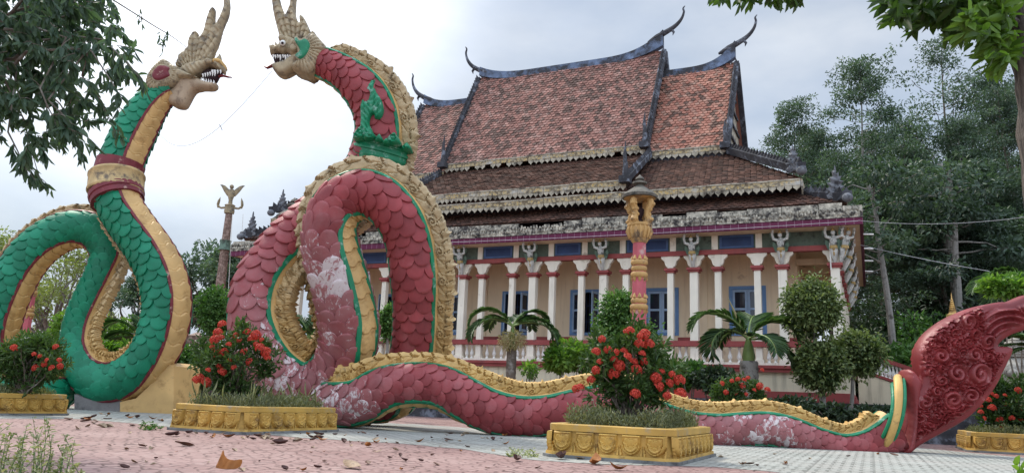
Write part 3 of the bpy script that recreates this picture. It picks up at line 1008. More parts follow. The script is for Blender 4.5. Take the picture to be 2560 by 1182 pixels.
ear = [(446,188),(436,180),(425,178),(413,179),(400,191),(395,205),(402,218),(417,221),(435,214),(446,207),(442,196)]
plate(ear, HY, 1.1, M['maroon'], 'ear_panel', green_root, OFF, 9, 3, 3, None, 0.7)
sku = [(450,186),(462,172),(480,163),(504,158),(526,157),(538,158),(548,153),(559,158),(562,172),(559,183),(548,178),(535,172),(525,173),(512,181),(502,189),(486,196),(468,194)]
plate(sku, HY, 0.66, M['headgold'], 'upper_head', green_root, OFF, 11, 3, 3, lambda x, y, d: 0.02 * math.sin(x * 0.5 - y * 0.35) * min(1, d / 3), 0.4)
jaw = [(440,196),(462,192),(485,196),(500,200),(515,206),(530,209),(543,211),(542,220),(532,227),(512,227),(492,230),(483,239),(474,256),(464,271),(447,272),(428,262),(410,244),(420,232),(440,222)]
plate(jaw, HY, 0.56, M['jaw'], 'lower_jaw', green_root, OFF, 16, 3, 3.4, None, 0.35)
plate([(442,190),(456,184),(470,187),(485,195),(500,200),(488,206),(470,206),(452,206),(440,200)], HY, 0.92, M['headgold'], 'cheek_tuft', green_root, OFF, 7, 3, 3, None, 0.5)
plate([(505,188),(525,174),(557,182),(548,192),(540,208),(515,204)], HY, 0.34, M['black'], 'mouth_lining', green_root, OFF, 8, 2, 4)
plate([(534,156),(541,149),(547,141),(550,135),(553,143),(555,155),(546,160)], HY, 0.24, M['headgold'], 'nose_horn', green_root, OFF, 5, 1, 3)
plate([(520,160),(530,156),(540,160),(540,169),(528,172),(520,168)], HY, 0.8, M['headgold'], 'brow', green_root, OFF, 5, 3, 2.5, None, 0.6)
plate([(537,160),(548,154),(560,158),(562,170),(550,168),(540,168)], HY, 0.7, M['gold'], 'snout_ridge', green_root, OFF, 5, 3, 2.5, None, 0.5)
mb = MB()
mb.tube([at(530, 198, HY), at(545, 192, HY), at(558, 190, HY), at(570, 193, HY), at(580, 194, HY)], [0.08, 0.075, 0.065, 0.055, 0.03], 8, flat=0.5)
mb.build('tongue', M['tongue'], green_root, True, OFF)
for i, x in enumerate((507, 513, 519, 525, 531, 537, 544, 551)):
    big = 1.7 if i in (4, 5) else 1.0
    for yy in (HY - 0.24, HY + 0.24):
        tooth(x, 186 - (x - 505) * 0.25 if x < 530 else 176, yy, (0, 9 * big), 0.03 * (1.3 if big > 1 else 1), green_root, OFF)
for i, x in enumerate((503, 509, 515, 521, 527, 534)):
    for yy in (HY - 0.2, HY + 0.2):
        tooth(x, 203 + (x - 503) * 0.2, yy, (0, -9), 0.03, green_root, OFF)
sC = nearest_s(spG, 292, 462, 22.4, 0, 6)
q = 22.4 / FOC
ring(spG, sC - 0.50, [(.55, -.0), (.66, -.02), (.685, .06), (.685, .42), (.6, .46)][::-1] if False else [(.5, -.22), (.68, -.2), (.685, .2), (.5, .22)], M['maroon'], 'collar_upper_band', green_root, OFF, 0.02, 48, lambda an, a: 0.008 * math.sin(an * 30))
ring(spG, sC - 0.02, [(.6, -.32), (.76, -.31), (.785, -.27), (.785, -.22), (.765, -.2), (.765, .2), (.785, .22), (.785, .27), (.76, .31), (.6, .32)], M['goldold'], 'collar_gold_band', green_root, OFF, 0.02, 96,
     lambda an, a: (0.018 * math.sin(an * 22 + a * 14) * math.sin(an * 22 - a * 14)) if abs(a) < .2 else 0.0)
ring(spG, sC + 0.42, [(.55, -.2), (.73, -.18), (.73, -.02), (.76, 0), (.76, .14), (.7, .18), (.5, .19)], M['maroon'], 'collar_lower_band', green_root, OFF, 0.02, 64, lambda an, a: 0.012 * math.sin(an * 26) * (1 if a > 0 else 0))
# masonry support under the loop
gold_block = MB()
def pris(mb, pix, z0, Yf, Yb, mat=0):
    n = len(pix)
    A = [at(x, y, Yf) for x, y in pix]
    Bk = [a + np.array([0.35, Yb - Yf, 0]) for a in A]
    mb.add(A + Bk, [tuple(range(n - 1, -1, -1)), tuple(range(n, 2 * n))] + [(i, (i + 1) % n, n + (i + 1) % n, n + i) for i in range(n)], mat)
pris(gold_block, [(300, 1004), (340, 995), (372, 965), (392, 935), (392, 1036), (300, 1028)], 0, 22.0, 23.0)
pris(gold_block, [(392, 930), (416, 905), (434, 915), (434, 1036), (392, 1036)], 0, 22.0, 23.0)
gold_block.build('support_block', M['goldflat'], green_root, False, OFF)
mb = MB()
pris(mb, [(186, 985), (230, 1000), (302, 1001), (302, 1028), (186, 1028)], 0, 22.05, 23.0)
mb.build('support_plinth', paint('grey_render', (0.20, 0.19, 0.185), 0.85, 0.3, 3, (0.05, 0.05, 0.05), 0.4), green_root, False, OFF)
# loose wire hanging between the two heads
mb = MB()
a, b = np.array(at(680, 178, 18.55)), np.array(at(395, 330, 22.3))
pts = []
for i in range(30):
    t = i / 29
    p = a * (1 - t) + b * t
    p[2] -= 1.25 * 4 * t * (1 - t) * (0.55 + 0.45 * t)
    pts.append(p)
mb.tube(pts, 0.007, 5)
m_ = pts[11]
mb.tube([m_ + np.array([-.05, 0, .04]), m_, m_ + np.array([.06, 0, -.12])], 0.012, 4)
wire = mb.build('hanging_wire', paint('grey_wire', (0.38, 0.38, 0.4), 0.6))
tag(wire, 'thin sagging wire strung between the two serpent heads', 'wire')
# ================================================================== the temple
M['cream'] = paint('cream_wall_paint', (0.79, 0.65, 0.455), 0.8, 0.08, 0.7, (0.48, 0.36, 0.24), 0.04, 1.3, 60, 0.15, spec=0.15, streak=((0.42, 0.31, 0.21), 0.55))
M['ivory'] = paint('ivory_column_paint', (0.80, 0.74, 0.62), 0.7, 0.08, 1.5, (0.42, 0.36, 0.27), 0.05, 1.2, 60, 0.15, spec=0.15, streak=((0.36, 0.31, 0.24), 0.6))
M['brickred'] = paint('brick_red_paint', (0.30, 0.065, 0.06), 0.6, 0.2, 1.5, (0.12, 0.05, 0.05), 0.2, 2.0, 50, 0.15, streak=((0.10, 0.05, 0.05), 0.5))
M['blue'] = paint('blue_joinery_paint', (0.13, 0.255, 0.47), 0.5, 0.15, 3)
M['casement'] = paint('pale_blue_casement', (0.30, 0.43, 0.60), 0.5, 0.15, 3)
M['ventblue'] = paint('faded_vent_blue', (0.06, 0.105, 0.22), 0.6, 0.25, 3)
M['darkblue'] = paint('dark_blue_louvre', (0.020, 0.045, 0.13), 0.45, 0.3, 2)
M['stone_old'] = paint('lichened_plaster', (0.46, 0.42, 0.34), 0.85, 0.5, 7.0, (0.045, 0.04, 0.038), 0.58, 4.2, 40, 0.5)
M['fringe'] = paint('weathered_fringe', (0.42, 0.375, 0.29), 0.8, 0.35, 5.0, (0.10, 0.085, 0.065), 0.45, 2.6, 40, 0.4)
def carved_board():
    m, t, b = new_mat('carved_gilt_board')
    vo = nn(t, 'ShaderNodeTexVoronoi'); vo.inputs['Scale'].default_value = 9.0
    c = nn(t, 'ShaderNodeTexCoord'); t.links.new(c.outputs['Object'], vo.inputs['Vector'])
    n1 = noise(t, 1.4, 8, .7)
    col = ramp(t, vo.outputs['Distance'], [(.15, (.46, .30, .09)), (.45, (.40, .33, .20)), (.7, (.16, .12, .07))])
    col = mixc(t, mapr(t, n1, .5, .72), col, (.48, .47, .43))
    col = mixc(t, mapr(t, noise(t, 2.3, 8, .7), .56, .72, 0, .85), col, (.07, .06, .05))
    t.links.new(col, b.inputs['Base Color']); b.inputs['Roughness'].default_value = .8
    bump(t, b, vo.outputs['Distance'], .6, .03)
    return m
M['fringegold'] = carved_board()
M['figure'] = paint('figure_whitewash', (0.56, 0.56, 0.52), 0.75, 0.3, 6.0, (0.12, 0.12, 0.11), 0.45, 5.0, 60, 0.3)
M['figgreen'] = paint('figure_green', (0.13, 0.20, 0.15), 0.7, 0.3, 6.0, (0.05, 0.06, 0.05), 0.4, 5.0)
M['figgold'] = paint('figure_gold', (0.40, 0.27, 0.10), 0.6, 0.3, 6.0)
M['frieze'] = paint('green_frieze', (0.115, 0.15, 0.115), 0.8, 0.3, 4.0, (0.05, 0.06, 0.05), 0.4, 4)
M['darkstone'] = paint('black_weathered_cement', (0.050, 0.050, 0.056), 0.85, 0.45, 3.0, (0.20, 0.22, 0.26), 0.33, 2.2, 40, 0.5)
M['greystone'] = paint('grey_weathered_cement', (0.16, 0.165, 0.18), 0.85, 0.4, 3.0, (0.04, 0.04, 0.045), 0.4, 3.0, 40, 0.5)
M['ridge'] = paint('weathered_blue_ridge', (0.13, 0.17, 0.25), 0.8, 0.4, 2.0, (0.035, 0.035, 0.04), 0.62, 1.6, 40, 0.4)
M['interior'] = paint('dim_interior', (0.05, 0.05, 0.06), 0.9, 0.2)
def purple_tiles():
    m, t, b = new_mat('purple_eave_tiles')
    c = nn(t, 'ShaderNodeTexCoord')
    bt = nn(t, 'ShaderNodeTexBrick')
    bt.offset = 0.0
    bt.inputs['Scale'].default_value = 1.0
    bt.inputs['Brick Width'].default_value = 0.26
    bt.inputs['Row Height'].default_value = 0.5
    bt.inputs['Mortar Size'].default_value = 0.007
    bt.inputs['Color1'].default_value = (0.125, 0.018, 0.055, 1)
    bt.inputs['Color2'].default_value = (0.105, 0.014, 0.045, 1)
    bt.inputs['Mortar'].default_value = (0.30, 0.17, 0.22, 1)
    mpn = nn(t, 'ShaderNodeMapping')
    sp = nn(t, 'ShaderNodeSeparateXYZ')
    cb = nn(t, 'ShaderNodeCombineXYZ')
    t.links.new(c.outputs['Object'], sp.inputs[0])
    t.links.new(math_(t, 'ADD', sp.outputs[0], sp.outputs[1]), cb.inputs[0])
    t.links.new(sp.outputs[2], cb.inputs[1])
    t.links.new(cb.outputs[0], mpn.inputs[0])
    mpn.inputs['Location'].default_value = (0, -0.1, 0)
    t.links.new(mpn.outputs[0], bt.inputs['Vector'])
    t.links.new(bt.outputs[0], b.inputs['Base Color'])
    b.inputs['Roughness'].default_value = 0.5
    b.inputs['Specular IOR Level'].default_value = 0.2
    return m
M['purple'] = purple_tiles()
def rooftile(name, a, b_, c_, lich):
    """clay tile: every tile its own tone, lichen and soot in drifts"""
    m, t, b = new_mat(name)
    r = attr(t, 'rnd')
    tcs = nn(t, 'ShaderNodeTexCoord'); mps = nn(t, 'ShaderNodeMapping'); mps.inputs['Scale'].default_value = (1.3, 1.3, .4)
    t.links.new(tcs.outputs['Object'], mps.inputs[0])
    n1 = noise(t, 0.8, 8, 0.66, mps.outputs[0])
    n2 = noise(t, 2.4, 8, 0.7)
    f = math_(t, 'ADD', math_(t, 'MULTIPLY', r, 0.55), math_(t, 'MULTIPLY', n1, 0.55))
    c = ramp(t, f, [(0.22, a), (0.5, b_), (0.8, c_)])
    k = mapr(t, math_(t, 'ADD', math_(t, 'MULTIPLY', n2, 0.9), math_(t, 'MULTIPLY', math_(t, 'ADD', math_(t, 'MULTIPLY', r, 1.6), n1), 0.22)), 0.70 - lich * 0.25, 0.86 - lich * 0.2, 0, 0.85)
    c = mixc(t, k, c, (0.045, 0.030, 0.024))
    t.links.new(c, b.inputs['Base Color'])
    b.inputs['Roughness'].default_value = 0.85
    b.inputs['Specular IOR Level'].default_value = 0.15
    bump(t, b, noise(t, 30, 4), 0.3, 0.01)
    return m
M['tile_main'] = rooftile('terracotta_tiles', (0.14, 0.075, 0.062), (0.31, 0.152, 0.120), (0.47, 0.30, 0.25), 0.02)
M['tile_clean'] = rooftile('terracotta_tiles_cleaner', (0.24, 0.100, 0.072), (0.375, 0.170, 0.120), (0.48, 0.29, 0.215), -0.16)
M['tile_dark'] = rooftile('sooty_tiles', (0.10, 0.055, 0.042), (0.17, 0.090, 0.065), (0.30, 0.17, 0.13), 0.22)
def glass(name, c0):
    m, t, b = new_mat(name)
    b.inputs['Base Color'].default_value = (*c0, 1)
    b.inputs['Roughness'].default_value = 0.06
    b.inputs['Specular IOR Level'].default_value = 0.6
    return m
M['pane'] = glass('dark_window_glass', (0.012, 0.018, 0.035))

XL = -25.0
tem = thing('temple', 'cream colonnaded temple with steep weathered terracotta tiled roofs and curling finials', 'temple', TC, TROT)
# --- plinth
mb = MB(); mb.b2(XL - 0.35, 0.35, -0.35, 12.35, 0.6, 2.0); mb.build('plinth_wall', paint('plinth_plaster', (0.68, 0.60, 0.44), 0.85, 0.10, 1.2, (0.34, 0.29, 0.2), 0.10, 0.9, 50, 0.2, spec=0.15, streak=((0.18, 0.16, 0.12), 0.7)), tem, False)
mb = MB()
mb.b2(XL - 0.5, 0.5, -0.5, 12.5, 0.95, 1.12); mb.b2(XL - 0.45, 0.45, -0.45, 12.45, 1.12, 1.26); mb.b2(XL - 0.40, 0.40, -0.40, 12.40, 1.26, 1.38)
mb.build('base_moulding', M['brickred'], tem, False)
mb = MB(); mb.b2(XL - 0.45, 0.45, -0.45, 12.45, 2.0, 2.12); mb.b2(XL - 0.5, 0.5, -0.5, 12.5, 2.12, 2.22)
mb.build('floor_moulding', M['brickred'], tem, False)
# --- hall walls with real openings
WY, WT = 2.2, 0.25
WX0, WX1 = XL + 1.4, -1.4
win_c = [-3.15, -6.4, -9.53, -12.63, -15.75, -18.95, -22.1]
WW, WZ0, WZ1 = 1.24, 3.48, 5.24
mb = MB()
edges = [WX1]
for c in win_c:
    edges += [c + WW / 2, c - WW / 2]
edges.append(WX0)
for i in range(0, len(edges), 2):
    mb.b2(edges[i + 1], edges[i], WY, WY + WT, 2.2, 7.6)
for c in win_c:
    mb.b2(c - WW / 2, c + WW / 2, WY, WY + WT, 2.2, WZ0)
    mb.b2(c - WW / 2, c + WW / 2, WY, WY + WT, WZ1, 7.6)
mb.b2(WX1 - WT, WX1, WY + WT, 9.8, 2.2, 7.6)
mb.b2(WX0, WX0 + WT, WY + WT, 9.8, 2.2, 7.6)
mb.b2(WX0, WX1, 9.8, 9.8 + WT, 2.2, 7.6)
mb.build('hall_wall', M['cream'], tem, False)
for c in (-1.66, -4.8, -8.0, -11.05, -14.2, -17.35, -20.5, -23.3):
    mb = MB()
    mb.b2(c - 0.17, c + 0.17, WY - 0.05, WY + 0.02, 2.22, 6.9)
    mb.build('pilaster', M['cream'], tem, False)
for i in range(0, len(edges), 2):
    mb = MB()
    mb.b2(edges[i + 1] + .02, edges[i] - .02, WY - 0.075, WY - 0.002, 3.18, 3.36)
    mb.build('dado_band', M['brickred'], tem, False)
mb = MB(); mb.b2(WX0 + .4, WX1 - .4, WY + 1.2, WY + 1.25, 2.22, 7.0); mb.build('dark_hall_backing', M['interior'], tem, False)  # near-black sheet whose colour stands in for the unlit hall
# --- windows
for i, c in enumerate(win_c):
    f = MB()
    y0 = WY - 0.05
    f.b2(c - WW / 2 - .05, c - WW / 2 + .07, y0, WY + .12, WZ0 - .05, WZ1 + .05)
    f.b2(c + WW / 2 - .07, c + WW / 2 + .05, y0, WY + .12, WZ0 - .05, WZ1 + .05)
    f.b2(c - WW / 2 + .07, c + WW / 2 - .07, y0, WY + .12, WZ1 - .07, WZ1 + .05)
    f.b2(c - WW / 2 + .07, c + WW / 2 - .07, y0, WY + .12, WZ0 - .05, WZ0 + .06)
    fr = f.build('window', M['blue'], tem, False)
    def leaf_(x0, x1, ang=0.0, hinge=None):
        Z0, Z1, zm = WZ0 + .07, WZ1 - .08, WZ0 + .95
        q = MB()
        for (a, b, z0, z1) in ((x0, x0 + .09, Z0, Z1), (x1 - .09, x1, Z0, Z1), (x0 + .09, x1 - .09, Z1 - .09, Z1), (x0 + .09, x1 - .09, Z0, Z0 + .10), (x0 + .09, x1 - .09, zm - .04, zm + .04)):
            q.b2(a, b, -0.025, 0.025, z0, z1)
        p = MB()
        p.b2(x0 + .088, x1 - .088, -0.006, 0.006, Z0 + .09, Z1 - .08)
        for w_, nm, mt in ((q, 'casement', M['casement']), (p, 'pane', M['pane'])):
            V = np.array(w_.v)
            if ang:
                V[:, 0] -= hinge
                ca, sa = math.cos(ang), math.sin(ang)
                V = np.stack([V[:, 0] * ca - V[:, 1] * sa + hinge, V[:, 0] * sa + V[:, 1] * ca, V[:, 2]], 1)
            V[:, 1] += WY + 0.02 if not ang else WY - 0.03
            w_.v = [tuple(v) for v in V]
            w_.build(nm, mt, fr, False)
    lft, rgt = c - WW / 2 + .07, c + WW / 2 - .07
    if i in (2, 3, 5):
        leaf_(lft, c - 0.02, -1.15 if i != 2 else -0.55, lft)
        leaf_(c + 0.02, rgt, 1.35, rgt)
        bars = MB()
        for k in range(9):
            bars.tube([(lft + (rgt - lft) * (k + .5) / 9, WY + .1, WZ0 + .06), (lft + (rgt - lft) * (k + .5) / 9, WY + .1, WZ1 - .07)], 0.011, 5)
        for z in (WZ0 + .5, WZ0 + 1.15):
            bars.b2(lft, rgt, WY + .09, WY + .115, z, z + .03)
        bars.build('window_bars', M['darkblue'], fr, False)
    else:
        leaf_(lft, c - 0.004)
        leaf_(c + 0.004, rgt)
# --- columns
T_s = [0.0, 1.67, 4.68, 8.07, 10.95, 14.05, 16.93, 20.32, 23.33, 25.0]
S_s = [2.5, 3.84, 5.53, 7.2, 8.95, 10.14, 11.85, 13.2, 14.9, 16.1, 17.85, 19.4, 21.2, 22.4]
T_y = [1.67, 4.4, 7.6, 10.33, 12.0]
S_y = [2.6, 3.5, 5.4, 6.5, 8.5, 9.4]
def column(x, y, wdt, end=False):
    c = MB()
    c.box((x, y, (2.22 + 5.5) / 2), (wdt, wdt, 5.5 - 2.22), 0)
    c.box((x, y, 2.32), (wdt + .08, wdt + .08, 0.2), 0)
    # shaft above the collar and two scroll brackets carrying the beam
    c.box((x, y, 5.85), (wdt * .94, wdt * .94, 0.5), 0)
    prof = [(0, 5.70), (.05, 5.72), (.09, 5.80), (.12, 5.92), (.20, 5.99), (.235, 6.03), (.235, 6.097), (0, 6.097)]
    hw = wdt * 0.47
    for sg in (-1, 1):
        A = []
        for yy in (-0.09, 0.09):
            for (d_, z) in prof:
                A.append((x + yy, y + sg * (hw + d_), z) if end else (x + sg * (hw + d_), y + yy, z))
        n = len(prof)
        c.add(A, [tuple(range(n)), tuple(range(2 * n - 1, n - 1, -1))] + [(k, k + n, (k + 1) % n + n, (k + 1) % n) for k in range(n)])
    o = c.build('column', M['ivory'], tem, False)
    k = MB()
    k.box((x, y, 5.52), (wdt + .10, wdt + .10, .07)); k.box((x, y, 5.60), (wdt + .2, wdt + .2, .09))
    k.build('collar', M['brickred'], o, False)
for s in T_s:
    column(-s, 0, 0.28)
for s in S_s:
    column(-s, 0, 0.215)
for y in T_y:
    column(0, y, 0.28, True)
for y in S_y:
    column(0, y, 0.215, True)
# --- balustrade
mb = MB()
mb.b2(XL, .19, -0.19, 0.13, 2.85, 3.04); mb.b2(-0.13, 0.19, 0.13, 12, 2.85, 3.04)
rail = mb.build('balustrade', M['brickred'], tem, False)
mb = MB()
mb.b2(XL, 0, -0.12, 0.12, 2.225, 2.32); mb.b2(-0.12, 0.12, 0.12, 12, 2.225, 2.32)
mb.build('balustrade_kerb', M['ivory'], rail, False)
bal0 = MB()
bal0.lathe([(.06, 2.32), (.06, 2.36), (.035, 2.39), (.075, 2.46), (.078, 2.52), (.035, 2.66), (.03, 2.74), (.055, 2.78), (.055, 2.85)], seg=8)
proto = None
allc = sorted(T_s + S_s)
cnt = 0
for a, b in zip(allc[:-1], allc[1:]):
    n = max(2, int((b - a - .4) / 0.26))
    for k in range(n):
        x = -(a + 0.2 + (b - a - 0.4) * (k + 0.5) / n)
        if cnt >= 80:
            continue
        cnt += 1
        if proto is None:
            proto = bal0.build('baluster', M['white'], rail, True)
            proto.location = (x, 0, 0)
        else:
            q = proto.copy(); COL.objects.link(q); q.location = (x, 0, 0)
for k in range(16):
    q = proto.copy(); COL.objects.link(q); q.location = (0, 0.4 + k * 0.33, 0)
# --- beam, frieze with vents, soffit, eave
mb = MB()
mb.b2(XL - .12, .12, -.14, .14, 6.1, 6.27); mb.b2(-.14, .14, .14, 12.1, 6.1, 6.27)
mb.build('red_beam', M['brickred'], tem, False)
mb = MB()
mb.b2(XL - .08, .08, -.08, .10, 6.272, 6.86); mb.b2(-.08, .10, .10, 12, 6.272, 6.86)
mb.build('frieze', M['frieze'], tem, False)
for a, b in zip(T_s[1:-2], T_s[2:-1]):
    m_ = -(a + b) / 2
    v = MB()
    h = (b - a) / 2 - 0.92
    for (x0, x1, z0, z1) in ((m_ - h, m_ + h, 6.30, 6.37), (m_ - h, m_ + h, 6.70, 6.77), (m_ - h, m_ - h + .08, 6.37, 6.70), (m_ + h - .08, m_ + h, 6.37, 6.70)):
        v.b2(x0, x1, -.12, -.075, z0, z1)
    vo = v.build('vent', M['ventblue'], tem, False)
    v = MB()
    v.b2(m_ - h + .08, m_ + h - .08, -.095, -.078, 6.37, 6.70)
    v.build('louvre', M['darkblue'], vo, False)
    for sg in (-1, 1):
        v = MB()
        v.b2(m_ + sg * (h + .17) - .11, m_ + sg * (h + .17) + .11, -.11, -.075, 6.275, 6.84)
        v.build('vent_pier', M['ivory'], vo, False)
OV = 0.92
mb = MB()
mb.b2(XL - OV + .05, OV - .05, -OV + .05, 12 + OV - .05, 6.78, 6.84)
mb.build('soffit', M['cream'], tem, False)
mb = MB()
for (x0, x1, y0, y1) in ((XL - OV, OV, -OV, -OV + .1), (OV - .1, OV, -OV + .1, 12 + OV), (XL - OV, XL - OV + .1, -OV + .1, 12 + OV)):
    mb.b2(x0, x1, y0, y1, 6.76, 6.985)
mb.build('eave_band', M['purple'], tem, False)
# broken plaster cresting standing on the eave
rng = random.Random(5)
mb = MB()
x = XL - OV
while x < OV:
    w_ = rng.uniform(0.09, 0.16)
    h = rng.uniform(0.2, 0.42)
    mb.box((x + w_ / 2, -OV + .02 + rng.uniform(-.02, .02), 6.99 + h / 2), (w_, .1, h), 0, None, 0.5, rng.uniform(0.25, 0.8), 0.8)
    if rng.random() < .5:
        mb.sphere((x + w_ / 2, -OV - .04, 6.99 + h * .55), (w_ * .42, .045, .07), 0, 6, 4)
    x += w_ * .93
x = XL - OV
while x < OV - .2:
    w_ = rng.uniform(0.7, 1.3)
    if rng.random() < 0.75:
        h = rng.uniform(0.42, 0.56)
        mb.b2(x, min(x + w_ - .02, OV), -OV + .08, -OV + .13, 6.99, 6.99 + h)
    x += w_
y = -OV
while y < 12 + OV:
    w_ = rng.uniform(0.09, 0.16); h = rng.uniform(0.2, 0.42)
    mb.box((OV - .03, y + w_ / 2, 6.99 + h / 2), (.1, w_, h), 0, None, 0.5, 0.7)
    y += w_ * .95
mb.b2(XL - OV, OV - .01, -OV + .005, -OV + .3, 6.987, 7.07)
mb.b2(OV - .3, OV - .005, -OV + .3, 12 + OV, 6.987, 7.07)
x = XL - OV
while x < OV:
    for (z, r_) in ((7.12, .052), (7.27, .042)):
        mb.sphere((x + (.06 if z > 7.2 else 0), -OV - .015, z + rng.uniform(-.015, .015)), (r_, .05, r_ * 1.25), 0, 6, 4)
    x += .125
mb.build('eave_cresting', M['stone_old'], tem, False)

# --- tiled roof planes: real overlapping tiles
def roof_plane(name, mat, corners, parent, tw=0.20, th=0.17, seed=1, under=True):
    """corners: lower-left, lower-right, upper-right, upper-left (local).  Rows run along the eave."""
    LL, LR, UR, UL = [np.array(c, float) for c in corners]
    rg = random.Random(seed)
    H = np.linalg.norm((UL + UR) / 2 - (LL + LR) / 2)
    nr = max(2, int(H / th))
    nrm = np.cross(LR - LL, (UL - LL))
    if np.linalg.norm(nrm) < 1e-6:
        nrm = np.cross(LR - LL, UR - LL)
    nrm /= np.linalg.norm(nrm)
    if nrm[2] < 0:
        nrm = -nrm
    mb = MB()
    for i in range(nr):
        v = i / nr
        A, B = LL + (UL - LL) * v, LR + (UR - LR) * v
        Ln = np.linalg.norm(B - A)
        if Ln < tw:
            continue
        e = (B - A) / Ln
        upv = ((UL + UR) / 2 - (LL + LR) / 2) / H
        upv = upv - (upv @ e) * e
        upv /= np.linalg.norm(upv)
        n = int(Ln / tw)
        w_ = Ln / n
        offs = 0.5 if i % 2 else 0.0
        for j in range(n + (1 if offs else 0)):
            c = A + e * (w_ * (j + 0.5 - offs))
            if c @ e < A @ e + w_ * .2 or c @ e > B @ e - w_ * .2:
                continue
            c = c + e * rg.uniform(-.012, .012) + upv * rg.uniform(-.012, .012)
            lift = 0.045 + rg.uniform(0, .018)
            hw, ln = w_ * .485, th * 1.75
            tilt = rg.uniform(-.008, .008)
            out = [(-hw, ln), (hw, ln), (hw, th * .45), (hw * .72, th * .12), (0, -th * .08), (-hw * .72, th * .12), (-hw, th * .45)]
            V = []
            for (x, y) in out:
                hgt = lift * (1 - (y + th * .08) / (ln + th * .08)) + 0.012 + tilt * x / hw
                V.append(c + e * x + upv * y + nrm * hgt)
            for (x, y) in out[2:]:
                hgt = lift * (1 - (y + th * .08) / (ln + th * .08)) - 0.012
                V.append(c + e * x + upv * y + nrm * hgt)
            Fc = [(0, 1, 2, 3, 4, 5, 6)][::1] + [(2 + k, 7 + k, 8 + k, 3 + k) for k in range(4)]
            a0, a1, a2 = V[0], V[1], V[2]
            if np.dot(np.cross(a1 - a0, a2 - a0), nrm) < 0:
                Fc = [tuple(q[::-1]) for q in Fc]
            mb.add(V, Fc, 0, rg.random())
    if under:
        d_ = nrm * 0.02
        mb.add([LL - d_, LR - d_, UR - d_, UL - d_], [(0, 1, 2, 3)], 0, 0.1)
    return mb.build(name, mat, parent, False)
def fringe(name, x0, x1, y, z1, h, parent, seed=2, axis='x', th=0.06):
    """boarded eave edge with carved pendant teeth"""
    mb = MB()
    rg = random.Random(seed)
    board = h * 0.50
    n = max(1, int(abs(x1 - x0) / 1.05))
    for k in range(n):
        a, b = x0 + (x1 - x0) * k / n, x0 + (x1 - x0) * (k + 1) / n
        dz = rg.uniform(-.012, .012)
        g = 0.006
        if axis == 'x':
            mb.b2(a + g, b - g, y - th, y, z1 - board + dz, z1 + dz, 1)
            mb.b2(a + g, b - g, y - th - .02, y - th, z1 - .05 + dz, z1 + dz)
        else:
            mb.b2(y, y + th, a + g, b - g, z1 - board + dz, z1 + dz, 1)
        m_ = max(2, int(abs(b - a) / 0.22))
        for j in range(m_):
            c = a + (b - a) * (j + .5) / m_
            w_ = abs(b - a) / m_ * .48
            L_ = (h - board) * rg.uniform(.85, 1.05)
            if rg.random() < .03:
                continue
            zt = z1 - board + dz
            P2 = [(-w_, zt), (-w_ * .9, zt - L_ * .45), (-w_ * .35, zt - L_ * .7), (0, zt - L_), (w_ * .35, zt - L_ * .7), (w_ * .9, zt - L_ * .45), (w_, zt)]
            if axis == 'x':
                A = [(c + p, y - th * .8, z) for p, z in P2] + [(c + p, y - th * .3, z) for p, z in P2]
            else:
                A = [(y + th * .8, c + p, z) for p, z in P2] + [(y + th * .3, c + p, z) for p, z in P2]
            nP = 7
            mb.add(A, [tuple(range(nP)), tuple(range(2 * nP - 1, nP - 1, -1))] + [(q, q + nP, q + 1 + nP, q + 1) for q in range(nP - 1)])
    return mb.build(name, [M['fringe'], M['fringegold']], parent, False)
XC = -12.1                                  # centre of the roofs along the temple
# levels (y = depth, z = height), measured on the photograph
RY = 6.0                                    # ridge line
mc0, mc1 = XC - 4.85, XC + 4.85             # central high roof
me0, me1 = XC - 8.15, XC + 8.15             # lower end roofs
for sgn in (0, 1):                          # front and back slopes
    fy = (lambda y: y) if sgn == 0 else (lambda y: 12 - y)
    tag_ = 'main_roof' if sgn == 0 else 'rear_roof'
    roof_plane(tag_, M['tile_main'], [(mc0, fy(2.9), 11.5), (mc1, fy(2.9), 11.5), (mc1, fy(RY), 17.05), (mc0, fy(RY), 17.05)], tem, 0.205, 0.17, 11 + sgn)
    roof_plane('end_roof' if sgn == 0 else 'rear_roof', M['tile_clean'], [(mc1, fy(2.9), 11.15), (me1, fy(2.9), 11.15), (me1, fy(RY), 15.95), (mc1, fy(RY), 15.95)], tem, 0.205, 0.17, 21 + sgn)
    roof_plane('end_roof' if sgn == 0 else 'rear_roof', M['tile_main'], [(me0, fy(2.9), 11.15), (mc0, fy(2.9), 11.15), (mc0, fy(RY), 15.95), (me0, fy(RY), 15.95)], tem, 0.205, 0.17, 31 + sgn)
fringe('eave_fringe', mc0, mc1, 2.9, 11.52, .44, tem, 1)
fringe('eave_fringe', mc1 + .02, me1, 2.9, 11.17, .42, tem, 2)
fringe('eave_fringe', me0, mc0 - .02, 2.9, 11.17, .42, tem, 3)
